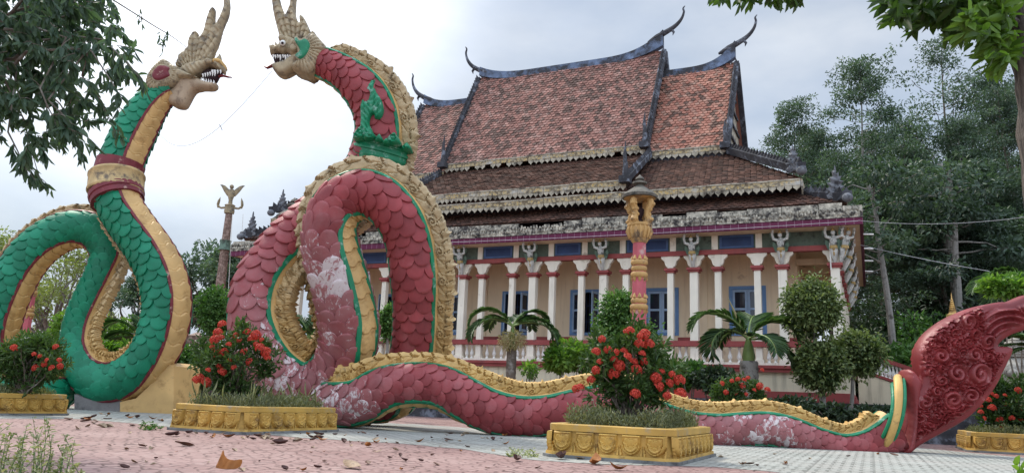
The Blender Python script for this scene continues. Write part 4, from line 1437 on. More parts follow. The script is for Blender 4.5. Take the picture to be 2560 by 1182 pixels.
# skirt roofs
sc0, sc1 = XC - 5.0, XC + 5.0
roof_plane('skirt_roof', M['tile_dark'], [(sc0, -.45, 9.0), (sc1, -.45, 9.0), (sc1, 3.15, 11.15), (sc0, 3.15, 11.15)], tem, 0.205, 0.17, 41)
fringe('eave_fringe', sc0, sc1, -.47, 9.02, .44, tem, 4)
hx0, hx1 = XL + 0.95, -0.95
roof_plane('skirt_roof', M['tile_dark'], [(hx0, -.5, 8.5), (hx1, -.5, 8.5), (me1, 3.1, 10.8), (me0, 3.1, 10.8)], tem, 0.205, 0.17, 42)
fringe('eave_fringe', hx0, hx1, -.52, 8.53, .44, tem, 5)
roof_plane('skirt_roof', M['tile_dark'], [(hx1, 12.5, 8.5), (hx0, 12.5, 8.5), (me0, 8.9, 10.8), (me1, 8.9, 10.8)], tem, 0.205, 0.17, 43)
roof_plane('end_skirt_roof', M['tile_dark'], [(hx1, -.5, 8.5), (hx1, 12.5, 8.5), (me1, 8.9, 10.8), (me1, 3.1, 10.8)], tem, 0.205, 0.17, 44)
roof_plane('end_skirt_roof', M['tile_dark'], [(hx0, 12.5, 8.5), (hx0, -.5, 8.5), (me0, 3.1, 10.8), (me0, 8.9, 10.8)], tem, 0.205, 0.17, 45)
fringe('eave_fringe', -.5, 12.5, hx1, 8.53, .5, tem, 6, 'y')
lx0, lx1 = XL - .45, .45
roof_plane('lower_roof', M['tile_dark'], [(lx0, -.72, 7.55), (lx1, -.72, 7.55), (hx1 - .3, .5, 8.34), (hx0 + .3, .5, 8.34)], tem, 0.205, 0.17, 46)
roof_plane('lower_roof', M['tile_dark'], [(lx1, -.72, 7.55), (lx1, 12.72, 7.55), (hx1 - .3, 11.5, 8.34), (hx1 - .3, .5, 8.34)], tem, 0.205, 0.17, 47)
roof_plane('lower_roof', M['tile_dark'], [(lx0, 12.72, 7.55), (lx0, -.72, 7.55), (hx0 + .3, .5, 8.34), (hx0 + .3, 11.5, 8.34)], tem, 0.205, 0.17, 48)
mb = MB()                                   # dark boarding closing the steps between the roofs
mb.b2(hx0 + .9, hx1 - .9, .35, 11.65, 7.0, 8.42)
mb.b2(XL, 0, .12, 11.9, 6.9, 7.5)
mb.b2(me0 + .1, me1 - .1, 2.95, 9.05, 8.4, 11.0)
mb.build('roof_core', M['interior'], tem, False)
# gable ends
mb = MB()
def gable(x, z0, zr, y0):
    mb.add([(x, y0, z0), (x, 12 - y0, z0), (x, RY, zr), (x - .1, y0, z0), (x - .1, 12 - y0, z0), (x - .1, RY, zr)], [(0, 1, 2), (5, 4, 3), (0, 3, 4, 1), (1, 4, 5, 2), (2, 5, 3, 0)])
gable(me1 - .18, 10.9, 15.75, 3.1); gable(me0 + .28, 10.9, 15.75, 3.1); gable(mc1 - .1, 11.3, 16.85, 3.1); gable(mc0 + .2, 11.3, 16.85, 3.1)
mb.build('gable', M['fringe'], tem, False)
mb = MB()
for k in range(1, 7):
    z = 10.9 + k * 0.7
    hw_ = 2.9 * (15.75 - z) / 4.85
    mb.b2(me1 - .17, me1 - .10, RY - hw_, RY + hw_, z, z + .1)
mb.build('gable_batten', M['darkstone'], tem, False)
# raking barge boards with saw-tooth cresting
def barge(pts, w_, hgt, name='bargeboard', teeth=True, step=.22, seed=3):
    mb = MB()
    P = [Vector(p) for p in pts]
    for a, b in zip(P[:-1], P[1:]):
        d_ = (b - a)
        L_ = d_.length
        d_.normalize()
        side = Vector((1, 0, 0)) if abs(d_.x) < .8 else Vector((0, 1, 0))
        up = side.cross(d_).normalized()
        if up.z < 0:
            up = -up
        s_ = side * (w_ / 2)
        A = [a - s_ - up * .06, a + s_ - up * .06, a + s_ + up * hgt, a - s_ + up * hgt]
        B = [p + d_ * L_ for p in A]
        mb.add([tuple(p) for p in A + B], [(3, 2, 1, 0), (4, 5, 6, 7), (0, 1, 5, 4), (1, 2, 6, 5), (2, 3, 7, 6), (3, 0, 4, 7)])
        if teeth:
            n = int(L_ / step)
            for k in range(n):
                c = a + d_ * (step * (k + .3)) + up * hgt
                t_ = c + up * .2 + d_ * (.16)
                q = s_ * .55
                e = c + d_ * (step * .7)
                mb.add([tuple(c - q), tuple(c + q), tuple(e + q), tuple(e - q), tuple(t_)], [(0, 1, 2, 3), (0, 4, 1), (1, 4, 2), (2, 4, 3), (3, 4, 0)])
    return mb.build(name, M['darkstone'], tem, False)
for x, z0, z1 in ((mc1 + .06, 11.45, 17.0), (mc0 - .06, 11.45, 17.0), (me1 + .06, 11.1, 15.9), (me0 - .06, 11.1, 15.9)):
    barge([(x, 2.75, z0 - .15), (x, RY, z1 + .1)], .22, .16)
    barge([(x, 9.25, z0 - .15), (x, RY, z1 + .1)], .22, .16)
for x in (sc1 + .05, sc0 - .05):
    barge([(x, -.6, 8.95), (x, 3.0, 11.1)], .20, .16)
# small upright flame at the foot of each bargeboard
def foot_flame(x, y, z, h):
    mb = MB()
    mb.tube([(x, y, z), (x + .03, y - .06, z + h * .3), (x - .02, y - .02, z + h * .65), (x + .02, y - .04, z + h)], [.13, .10, .07, .015], 6)
    mb.box((x, y, z - .02), (.4, .4, .26))
    mb.build('eave_flame', M['darkstone'], tem, True)
for x in (mc1, mc0):
    foot_flame(x, 2.7, 11.45, 1.45)
for x in (sc1, sc0):
    foot_flame(x, -.62, 9.0, 1.5)
foot_flame(me1, 2.75, 11.1, 1.1); foot_flame(me0, 2.75, 11.1, 1.1)
# ridges sweeping up into horn finials
def ridge(x0, x1, z, tipdx, tipz, rise=1.0):
    """ridge cap from x0 (inner) to x1 (gable end) that sweeps up"""
    mb = MB()
    d_ = 1 if x1 > x0 else -1
    Ln = abs(x1 - x0)
    prof = []
    n = 26
    for k in range(n + 1):
        t = k / n
        x = x0 + (x1 - x0) * t
        lift = rise * max(0, (t - .30) / .70) ** 3.2
        prof.append((x, z - .15 + lift * (.55 if rise > .8 else .75), z + .22 + lift))
    V, Fc = [], []
    for (x, a, b) in prof:
        V += [(x, RY - .15, a), (x, RY + .15, a), (x, RY + .10, b), (x, RY - .10, b)]
    for k in range(n):
        for j in range(4):
            a, b = k * 4 + j, k * 4 + (j + 1) % 4
            Fc.append((a, b, b + 4, a + 4))
    Fc += [(3, 2, 1, 0), tuple(n * 4 + j for j in range(4))]
    mb.add(V, Fc)
    mb.build('ridge', M['ridge'], tem, True, sharp=30)
    # horn
    h = MB()
    zt = z + .05 + rise
    P = [(x1 - d_ * .75, zt - .34), (x1 - d_ * .1, zt - .05), (x1 + d_ * tipdx * .50, zt + (tipz - zt) * .20), (x1 + d_ * tipdx * .84, zt + (tipz - zt) * .46), (x1 + d_ * tipdx * .98, zt + (tipz - zt) * .74), (x1 + d_ * tipdx * .95, zt + (tipz - zt) * .90), (x1 + d_ * tipdx * 1.04, tipz)]
    C = catmull(P, 8)
    rr = np.interp(np.linspace(0, 1, len(C)), [0, .12, .35, .6, .85, 1], [.05, .15, .10, .06, .042, .016])
    h.tube([(p[0], RY, p[1]) for p in C], list(rr), 8)
    k = int(len(C) * .3)
    h.tube([(C[k][0] + d_ * .02, RY, C[k][1] - .04), (C[k][0] + d_ * .13, RY, C[k][1] - .18), (C[k][0] + d_ * .08, RY, C[k][1] - .34)], [.08, .06, .012], 6)
    h.build('horn_finial', M['darkstone'], tem, True)
ridge(XC, mc1, 17.0, 1.0, 19.3)
ridge(XC, mc0, 17.0, 0.95, 19.1, .55)
ridge(mc1 - .1, me1, 15.9, 0.95, 18.25)
ridge(mc0 + .1, me0, 15.9, 0.9, 18.05, .55)
# hip ridges with rearing naga finials
def hip(a, b, fin_h):
    A, B = Vector(a), Vector(b)
    barge([A, A.lerp(B, .9), B + Vector((0, 0, .14))], .30, .22, 'hip_ridge', True, .2)
    d_ = (B - A); d_.z = 0; d_.normalize()
    mb = MB()
    q = B - d_ * .45
    fl_ = [(-.28, -.08), (-.34, .06), (-.22, .16), (-.36, .34), (-.20, .38), (-.32, .58), (-.16, .58), (-.22, .78), (-.09, .80), (-.12, 1.02), (-.04, 1.05), (.0, 1.30), (.05, 1.04), (.03, .90), (.14, .98), (.13, .80), (.24, .80), (.15, .64), (.30, .60), (.18, .46), (.34, .38), (.22, .26), (.24, .10), (.40, .04), (.36, -.1), (-.1, -.12)]
    dv = np.array([1.0 if d_.x > 0 else -1.0, 0, 0]); sd_ = np.array([0, -1.0, 0])
    q3 = np.array(q) + np.array([0, 0, .2])
    inflate(mb, smooth_closed([(u_ * fin_h, v_ * fin_h) for u_, v_ in fl_], 2), lambda x, y: q3 + dv * x + np.array([0, 0, y]), sd_, .16, .06, .05, lambda x, y, d: .03 * math.sin(y * 26 + x * 10) * min(1, d / .04), .35)
    mb.sphere(tuple(B + Vector((0, 0, .06))), (.18, .18, .16), 0, 8, 6)
    mb.build('naga_finial', M['greystone'], tem, True)
hip((me1, 3.05, 10.95), (hx1 + .05, -.55, 8.75), .75)
hip((me0, 3.05, 10.95), (hx0 - .05, -.55, 8.75), .8)
hip((me1, 8.95, 10.95), (hx1 + .05, 12.55, 8.75), 1.15)
hip((hx1 - .3, .55, 8.2), (lx1 + .05, -.85, 7.62), .85)
hip((hx0 + .3, .55, 8.2), (lx0 - .05, -.85, 7.62), .85)
# --- winged bracket figures holding up the eave
def figure_mesh(rot):
    """winged figure, arms raised, tapering to a tail; stands on a column collar and leans out under the eave (local -Y = out)"""
    ca, sa = math.cos(rot), math.sin(rot)
    def tr(p):
        return (p[0] * ca - p[1] * sa, p[0] * sa + p[1] * ca, p[2])
    b = MB()
    lean = lambda z: -0.20 - 0.42 * max(0, (z - 5.65)) ** 1.05 / 1.1
    P = [(0, lean(5.66), 5.66), (0, lean(5.85), 5.85), (0, lean(6.05), 6.05), (0, lean(6.22), 6.22), (0, lean(6.36), 6.36), (0, lean(6.46), 6.46), (0, lean(6.52), 6.52)]
    b.tube([tr(p) for p in P], [.05, .10, .135, .10, .125, .09, .05], 8)
    hd = (0, lean(6.6) - .02, 6.595)
    b.sphere(tr(hd), (.075, .075, .09), 0, 8, 6)
    for sg in (-1, 1):
        A = [(sg * .09, lean(6.44), 6.43), (sg * .22, lean(6.5) - .02, 6.47), (sg * .25, lean(6.62), 6.62), (sg * .22, lean(6.76), 6.78)]
        b.tube([tr(p) for p in A], [.055, .05, .042, .045], 6)
    g = MB()
    for sg in (-1, 1):
        O = [(sg * .06, 6.02), (sg * .2, 6.1), (sg * .27, 6.28), (sg * .24, 6.40), (sg * .14, 6.30), (sg * .10, 6.2)]
        A = [tr((x, lean(z) + .06, z)) for x, z in O] + [tr((x, lean(z) + .12, z)) for x, z in O]
        g.add(A, [tuple(range(6)), tuple(range(11, 5, -1))] + [(k, k + 6, (k + 1) % 6 + 6, (k + 1) % 6) for k in range(6)])
        O = [(sg * .2, 6.45), (sg * .33, 6.55), (sg * .34, 6.70), (sg * .27, 6.64), (sg * .24, 6.56)]
        A = [tr((x, lean(z) + .03, z)) for x, z in O] + [tr((x, lean(z) + .07, z)) for x, z in O]
        g.add(A, [tuple(range(5)), tuple(range(9, 4, -1))] + [(k, k + 5, (k + 1) % 5 + 5, (k + 1) % 5) for k in range(5)])
    c = MB()
    c.tube([tr((0, hd[1], 6.64)), tr((0, hd[1], 6.70)), tr((0, hd[1], 6.77))], [.07, .04, .012], 8)
    c2 = MB()
    c2.tube([tr((0, lean(6.16) - .01, 6.10)), tr((0, lean(6.2) - .01, 6.2))], [.135, .115], 8)
    c2.tube([tr((0, lean(6.05) - .11, 6.08)), tr((0, lean(5.9) - .09, 5.86))], [.05, .02], 6)
    return b, g, c, c2
for rot, spots in ((0, [(-s, 0) for s in T_s]), (PI / 4, [(0.05, -0.05)]), (PI / 2, [(0, y) for y in T_y])):
    b, g, c, c2 = figure_mesh(rot)
    first = None
    for x, y in spots:
        if first is None:
            f0 = b.build('bracket_figure', M['figure'], tem, True); f0.location = (x, y, 0)
            f1 = g.build('wing', M['figgreen'], f0, False)
            f2 = c.build('crown', M['figgold'], f0, True)
            f3 = c2.build('sash', M['figgold'], f0, True)
            first = (f0, f1, f2, f3)
        else:
            q0 = first[0].copy(); COL.objects.link(q0); q0.location = (x, y, 0)
            for h in first[1:]:
                qq = h.copy(); COL.objects.link(qq); qq.parent = q0
# rain pipe stubs at the eave corner and veranda ceiling beams
for k in range(4):
    mb = MB()
    mb.tube([(OV, 1.2 + 2.6 * k, 6.86), (OV + .32, 1.2 + 2.6 * k, 6.84)], .03, 6)
    mb.build('rain_spout', M['white'], tem, True)
for k in range(5):
    mb = MB()
    mb.b2(-1.38, -.16, 2.2 + 1.9 * k, 2.4 + 1.9 * k, 6.05, 6.25)
    mb.build('veranda_beam', M['cream'], tem, False)
for P_ in ([(-14.05 - .12, -.22, 6.3), (-14.05 - .12, -.22, 4.9)], [(-.12, -.36, 6.3), (-.12, -.3, 5.4)]):
    mb = MB()
    mb.tube(P_, .022, 6)
    mb.build('rain_pipe', M['white'], tem, True)
# --- curved stair at the gable end
mb = MB()
st = MB(); rl = MB()
n = 14
pts = []
for k in range(n + 1):
    t = k / n
    x = .5 + 3.3 * t
    y = 2.2 - 1.2 * t * t
    z = 2.2 - 1.25 * (t ** 1.1)
    pts.append((x, y, z))
for (a, b) in zip(pts[:-1], pts[1:]):
    A = [(a[0], a[1], .5), (a[0], a[1] + .2, .5), (a[0], a[1] + .2, a[2]), (a[0], a[1], a[2])]
    B = [(b[0], b[1], .5), (b[0], b[1] + .2, .5), (b[0], b[1] + .2, b[2]), (b[0], b[1], b[2])]
    st.add(A + B, [(3, 2, 1, 0), (4, 5, 6, 7), (0, 1, 5, 4), (1, 2, 6, 5), (2, 3, 7, 6), (3, 0, 4, 7)])
so_ = st.build('stair_wall', D.materials['plinth_plaster'], tem, False)
for dz, h in ((0.02, .10), (.62, .14)):
    for (a, b) in zip(pts[:-1], pts[1:]):
        A = [(a[0], a[1] - .04, a[2] + dz), (a[0], a[1] + .24, a[2] + dz), (a[0], a[1] + .24, a[2] + dz + h), (a[0], a[1] - .04, a[2] + dz + h)]
        B = [(b[0], b[1] - .04, b[2] + dz), (b[0], b[1] + .24, b[2] + dz), (b[0], b[1] + .24, b[2] + dz + h), (b[0], b[1] - .04, b[2] + dz + h)]
        rl.add(A + B, [(3, 2, 1, 0), (4, 5, 6, 7), (0, 1, 5, 4), (1, 2, 6, 5), (2, 3, 7, 6), (3, 0, 4, 7)])
rl.build('stair_rail', M['brickred'], so_, False)
bb = MB()
bb.lathe([(.06, 0), (.06, .04), (.035, .07), (.07, .14), (.075, .2), (.035, .34), (.03, .42), (.05, .46), (.05, .54)], seg=8)
pr = None
for k in range(n):
    for f in (.25, .75):
        a, b = pts[k], pts[k + 1]
        p = tuple(a[i] * (1 - f) + b[i] * f for i in range(3))
        if pr is None:
            pr = bb.build('stair_baluster', M['white'], so_, True); pr.location = (p[0], p[1] + .1, p[2] + .1)
        else:
            q = pr.copy(); COL.objects.link(q); q.location = (p[0], p[1] + .1, p[2] + .1)
# ================================================================== ground
def paving_red():
    m, t, b = new_mat('pink_stamped_paving')
    c = nn(t, 'ShaderNodeTexCoord')
    mpn = nn(t, 'ShaderNodeMapping')
    mpn.inputs['Rotation'].default_value = (0, 0, TROT)
    mpn.inputs['Scale'].default_value = (6.2, 6.2, 6.2)
    t.links.new(c.outputs['Object'], mpn.inputs[0])
    # fan shaped joints: two distorted cell patterns
    nz_ = nn(t, 'ShaderNodeTexNoise'); nz_.inputs['Scale'].default_value = 1.3; nz_.inputs['Detail'].default_value = 2
    t.links.new(mpn.outputs[0], nz_.inputs['Vector'])
    va = nn(t, 'ShaderNodeVectorMath', operation='ADD')
    vs = nn(t, 'ShaderNodeVectorMath', operation='SCALE'); vs.inputs['Scale'].default_value = 0.55
    t.links.new(nz_.outputs['Color'], vs.inputs[0])
    t.links.new(mpn.outputs[0], va.inputs[0]); t.links.new(vs.outputs[0], va.inputs[1])
    vo = nn(t, 'ShaderNodeTexVoronoi', feature='DISTANCE_TO_EDGE')
    vo.inputs['Scale'].default_value = 1.0
    vo.inputs['Randomness'].default_value = 0.8
    t.links.new(va.outputs[0], vo.inputs['Vector'])
    ln = mapr(t, vo.outputs[0], 0.03, 0.12, 1.0, 0.0)
    n1 = noise(t, 0.7, 6)
    n2 = noise(t, 5.0, 8, 0.7)
    col = ramp(t, n1, [(0.3, (0.25, 0.148, 0.134)), (0.7, (0.335, 0.222, 0.20))])
    col = mixc(t, mapr(t, n2, 0.52, 0.75, 0, 0.5), col, (0.42, 0.34, 0.31))
    col = mixc(t, mapr(t, noise(t, 1.6, 9, 0.72), 0.58, 0.75, 0, 0.45), col, (0.17, 0.10, 0.085))
    ko = math_(t, 'MULTIPLY', ln, mapr(t, noise(t, 1.1, 3), 0.35, 0.6, 0.35, 0.95))
    col = mixc(t, ko, col, (0.085, 0.045, 0.04))
    t.links.new(col, b.inputs['Base Color'])
    b.inputs['Roughness'].default_value = 0.75
    b.inputs['Specular IOR Level'].default_value = 0.25
    bump(t, b, math_(t, 'SUBTRACT', math_(t, 'MULTIPLY', n2, 0.4), ln), 0.5, 0.012)
    return m
def paving_white():
    m, t, b = new_mat('white_maze_paving')
    c = nn(t, 'ShaderNodeTexCoord')
    mpn = nn(t, 'ShaderNodeMapping')
    mpn.inputs['Rotation'].default_value = (0, 0, -TROT)
    t.links.new(c.outputs['Object'], mpn.inputs[0])
    def brick(w_, h_, off, mort, rot=0.0, loc=(0, 0, 0)):
        m2 = nn(t, 'ShaderNodeMapping'); m2.inputs['Rotation'].default_value = (0, 0, rot); m2.inputs['Location'].default_value = loc
        t.links.new(mpn.outputs[0], m2.inputs[0])
        bt = nn(t, 'ShaderNodeTexBrick'); bt.offset = off
        bt.inputs['Scale'].default_value = 1.0
        bt.inputs['Brick Width'].default_value = w_; bt.inputs['Row Height'].default_value = h_
        bt.inputs['Mortar Size'].default_value = mort; bt.inputs['Mortar Smooth'].default_value = 0.2
        t.links.new(m2.outputs[0], bt.inputs['Vector'])
        return bt
    big = brick(0.8, 0.8, 0.0, 0.016)
    s1 = brick(0.27, 0.135, 0.5, 0.026)
    s2 = brick(0.27, 0.135, 0.5, 0.026, PI / 2, (.07, .03, 0))
    ck = nn(t, 'ShaderNodeTexChecker'); ck.inputs['Scale'].default_value = 1 / 0.27
    t.links.new(mpn.outputs[0], ck.inputs[0])
    ma = mixc(t, ck.outputs['Fac'], s1.outputs['Fac'], s2.outputs['Fac'])
    brk = mapr(t, noise(t, 1.4, 5, 0.6), 0.36, 0.5, 0.45, 1.0)
    lines = math_(t, 'MAXIMUM', math_(t, 'MULTIPLY', big.outputs['Fac'], 0.9), math_(t, 'MULTIPLY', ma, brk))
    n1 = noise(t, 0.8, 7, 0.6)
    col = ramp(t, n1, [(0.3, (0.29, 0.30, 0.27)), (0.7, (0.40, 0.405, 0.37))])
    col = mixc(t, mapr(t, noise(t, 1.2, 9, 0.72), 0.55, 0.75, 0, 0.55), col, (0.22, 0.20, 0.17))
    col = mixc(t, mapr(t, noise(t, 0.35, 4), 0.5, 0.7, 0, 0.3), col, (0.46, 0.36, 0.32))
    col = mixc(t, math_(t, 'MULTIPLY', lines, mapr(t, noise(t, .5, 6, .6), .35, .65, .45, .95)), col, (0.12, 0.12, 0.105))
    t.links.new(col, b.inputs['Base Color'])
    b.inputs['Roughness'].default_value = 0.7
    b.inputs['Specular IOR Level'].default_value = 0.25
    bump(t, b, math_(t, 'SUBTRACT', math_(t, 'MULTIPLY', noise(t, 9, 5), 0.3), lines), 0.5, 0.012)
    return m
mb = MB()
mb.add([(-900, -40, 0), (900, -40, 0), (900, 1500, 0), (-900, 1500, 0)], [(0, 1, 2, 3)])
g = mb.build('paved_ground', paving_red(), None, False); g['kind'] = 'structure'
near = [(-260, 1040), (-100, 1044), (200, 1047), (380, 1062), (600, 1080), (800, 1097), (1000, 1108), (1150, 1121), (1330, 1149), (1500, 1160), (1780, 1166), (1985, 1183), (2150, 1200), (2700, 1270)]
far = [(2900, 1180), (2700, 1158), (2560, 1143), (2270, 1116), (2000, 1112), (1700, 1098), (1300, 1078), (1100, 1064), (900, 1052), (700, 1036), (430, 1026), (200, 1016), (-100, 1008), (-260, 1004)]
rg = random.Random(4)
def roughen(pts):
    out = []
    for a, b in zip(pts[:-1], pts[1:]):
        for k in range(6):
            t = k / 6
            out.append((a[0] + (b[0] - a[0]) * t + 0, a[1] + (b[1] - a[1]) * t + (rg.uniform(-.8, .8) if k else 0)))
    out.append(pts[-1])
    return out
P = [ground(x, y) for x, y in roughen(near)] + [ground(x, y) for x, y in roughen(far)]
tri = delaunay_2d_cdt([Vector((p[0], p[1])) for p in P], [(i, (i + 1) % len(P)) for i in range(len(P))], [], 1, 1e-6)
mb = MB()
mb.add([(p.x, p.y, 0.004) for p in tri[0]], [tuple(f) for f in tri[2]])
g = mb.build('white_path', paving_white(), None, False); g['kind'] = 'structure'
M['soil'] = paint('dark_soil', (0.055, 0.042, 0.03), 0.95, 0.4, 3.0, (0.03, 0.035, 0.02), 0.4, 2.0, 30, 0.6)
mb = MB()
mb.b2(XL - 4, 6.5, -1.5, 16, 0.008, 1.0)
g = mb.build('garden_terrace', M['soil'], None, False, loc=TC, rotz=TROT); g['kind'] = 'structure'
mb = MB()
mb.b2(XL - 4.05, 6.55, -1.68, -1.5, 0.0, 1.06)
mb.b2(6.5, 6.68, -1.5, 16, 0.0, 1.06)
g = mb.build('terrace_wall', M['darkstone'], None, False, loc=TC, rotz=TROT)
tag(g, 'low dark weathered retaining wall below the temple plinth', 'wall')
mb = MB()
mb.add([(9, 26, 0.004), (120, 20, 0.004), (160, 200, 0.004), (22, 200, 0.004), (14, 45, .004)], [(0, 1, 2, 3, 4)])
g = mb.build('forest_floor', M['soil'], None, False); g['kind'] = 'structure'

# ================================================================== planters
def petal_panel(mb, P0, ex, ez, nrm, w_, h_):
    """one carved lotus petal panel; P0 = middle of its foot"""
    V, nx, nz_ = [], 27, 25
    for j in range(nz_):
        v = j / (nz_ - 1)
        for i in range(nx):
            u_ = -1 + 2 * i / (nx - 1)
            if v > .5:
                e = .86 - abs(u_)
            else:
                e = (1 - math.hypot(u_ / .86, (v - .5) / .47)) * .6
            e = min(e, (1 - v) * 1.2)
            d = -0.015
            if e > 0:
                rim_ = math.exp(-((e - .09) / .055) ** 2)
                d = 0.045 * min(1, e / .05) + .030 * rim_
                if e > .17:
                    k = min(1, (e - .17) / .04)
                    bowl = v < .44 - .16 * math.cos(u_ * 2.6)
                    if bowl:
                        d += k * .034
                    else:
                        q = math.hypot(u_ * .95, (v - 1.0) * 1.25)
                        lob = abs(math.cos(math.atan2(u_, 1.02 - v) * 4.5))
                        d += k * (.030 * (1 - ((q * 2.6 + .25 * lob) % 1.0)) + .008)
            elif v < .5:
                w2 = .5 - v                       # small leaf between neighbouring petals
                if 1 - abs(u_) < w2 * .42:
                    d = .028 + .02 * w2
            V.append(P0 + ex * (u_ * w_ / 2) + ez * (v * h_) + nrm * d)
    Fc = []
    for j in range(nz_ - 1):
        for i in range(nx - 1):
            a = j * nx + i
            Fc.append((a, a + 1, a + 1 + nx, a + nx))
    mb.add(V, Fc)
def make_planter(w_, l_, h_=0.46, chamfer=0.16):
    """stepped base, lotus petal sides, plain rim, earth inside; local x along the front, y away; origin at the foot of the middle"""
    body, base, rim = MB(), MB(), MB()
    def octa(a, b, c):
        return [(-a + c, -b), (a - c, -b), (a, -b + c), (a, b - c), (a - c, b), (-a + c, b), (-a, b - c), (-a, -b + c)]
    def loft(mb, A, za, B, zb, cap=True):
        n = len(A)
        V = [(x, y, za) for x, y in A] + [(x, y, zb) for x, y in B]
        Fc = [(i, (i + 1) % n, (i + 1) % n + n, i + n) for i in range(n)]
        if cap:
            Fc.append(tuple(range(n, 2 * n)))
        mb.add(V, Fc)
    a, b = w_ / 2, l_ / 2
    loft(base, octa(a, b, chamfer), 0.0, octa(a, b, chamfer), .045)
    loft(body, octa(a - .03, b - .03, chamfer), .045, octa(a - .035, b - .035, chamfer), .085)
    loft(body, octa(a - .09, b - .09, chamfer), .085, octa(a - .11, b - .11, chamfer), h_ - .095, False)
    loft(rim, octa(a - .075, b - .075, chamfer), h_ - .095, octa(a - .07, b - .07, chamfer), h_ - .012)
    loft(rim, octa(a - .075, b - .075, chamfer), h_ - .012, octa(a - .085, b - .085, chamfer), h_, False)
    n = 8
    o1, o2 = octa(a - .085, b - .085, chamfer), octa(a - .23, b - .23, chamfer * .8)
    rim.add([(x, y, h_) for x, y in o1] + [(x, y, h_) for x, y in o2] + [(x, y, h_ - .04) for x, y in o2],
            [(i, (i + 1) % n, (i + 1) % n + n, i + n) for i in range(n)] + [(i + n, (i + 1) % n + n, (i + 1) % n + 2 * n, i + 2 * n) for i in range(n)])
    pets = MB()
    for (L_, dirx, org, nr) in ((w_ - 2 * chamfer, (1, 0, 0), (0, -b + .10, 0), (0, -1, 0)), (w_ - 2 * chamfer, (-1, 0, 0), (0, b - .10, 0), (0, 1, 0)),
                               (l_ - 2 * chamfer, (0, 1, 0), (a - .10, 0, 0), (1, 0, 0)), (l_ - 2 * chamfer, (0, -1, 0), (-a + .10, 0, 0), (-1, 0, 0))):
        m_ = max(3, int(round(L_ / 0.30)))
        ex, nr, org = np.array(dirx, float), np.array(nr, float), np.array(org, float)
        for k in range(m_):
            c = org + ex * (-L_ / 2 + L_ * (k + .5) / m_) + np.array([0, 0, .087])
            petal_panel(body, c, ex, np.array([0, 0, 1.0]) - nr * 0.06, nr, L_ / m_ * .93, h_ - .185)
    soil = MB()
    soil.add([(x, y, h_ - .03) for x, y in o2], [tuple(range(n))])
    return body, base, rim, soil
M['planter'] = paint('ochre_planter_paint', (0.53, 0.325, 0.08), 0.55, 0.25, 2.5, (0.22, 0.125, 0.045), 0.36, 3.2, 30, 0.3)
M['rimgrey'] = paint('worn_planter_rim', (0.50, 0.31, 0.075), 0.6, 0.25, 2.0, (0.33, 0.28, 0.2), 0.38, 3.0, 30, 0.3)
M['cement'] = paint('grey_cement', (0.20, 0.20, 0.195), 0.85, 0.3, 3, (0.05, 0.05, 0.05), 0.4, 2.0, 30, 0.5)
def planter_at(FL, w_, l_, label):
    """FL = front left corner on the ground"""
    ex, ey = -TU[:2], TN[:2]
    c = np.array(FL[:2]) + ex * w_ / 2 + ey * l_ / 2
    t = thing('planter', label, 'planter', (c[0], c[1], 0.0), TROT, 'ochre lotus petal planters on the paving')
    bd, bs, rm, sl = make_planter(w_, l_)
    bd.build('petal_wall', M['planter'], t, True, sharp=35)
    bs.build('cement_foot', M['cement'], t, False)
    rm.build('rim', M['rimgrey'], t, False)
    sl.build('soil', M['soil'], t, False)
    return c
PL = {}
PL['near'] = planter_at((0.49, 11.16), 1.95, 2.9, 'large ochre lotus planter at the front, holding the tall red flowering bush')
PL['second'] = planter_at((-6.06, 14.11), 1.85, 2.85, 'ochre lotus planter between green and red serpents, with grassy red flowered bush')
PL['farleft'] = planter_at(np.array([-11.05, 15.77]) + TU[:2] * 1.85, 1.85, 2.8, 'ochre lotus planter in front of the green serpent, cut by the left edge')
PL['right'] = planter_at((10.72, 18.5), 1.95, 2.8, 'ochre lotus planter right of the carved tail fan, under an orange flowered bush')
PL['right2'] = planter_at((13.4, 26.6), 2.6, 2.8, 'farther ochre lotus planter glimpsed behind the red tail fan')
g5 = ground(428, 1001)
PL['back'] = planter_at((g5[0], g5[1]), 2.2, 2.6, 'far ochre planter glimpsed behind the green serpent support')

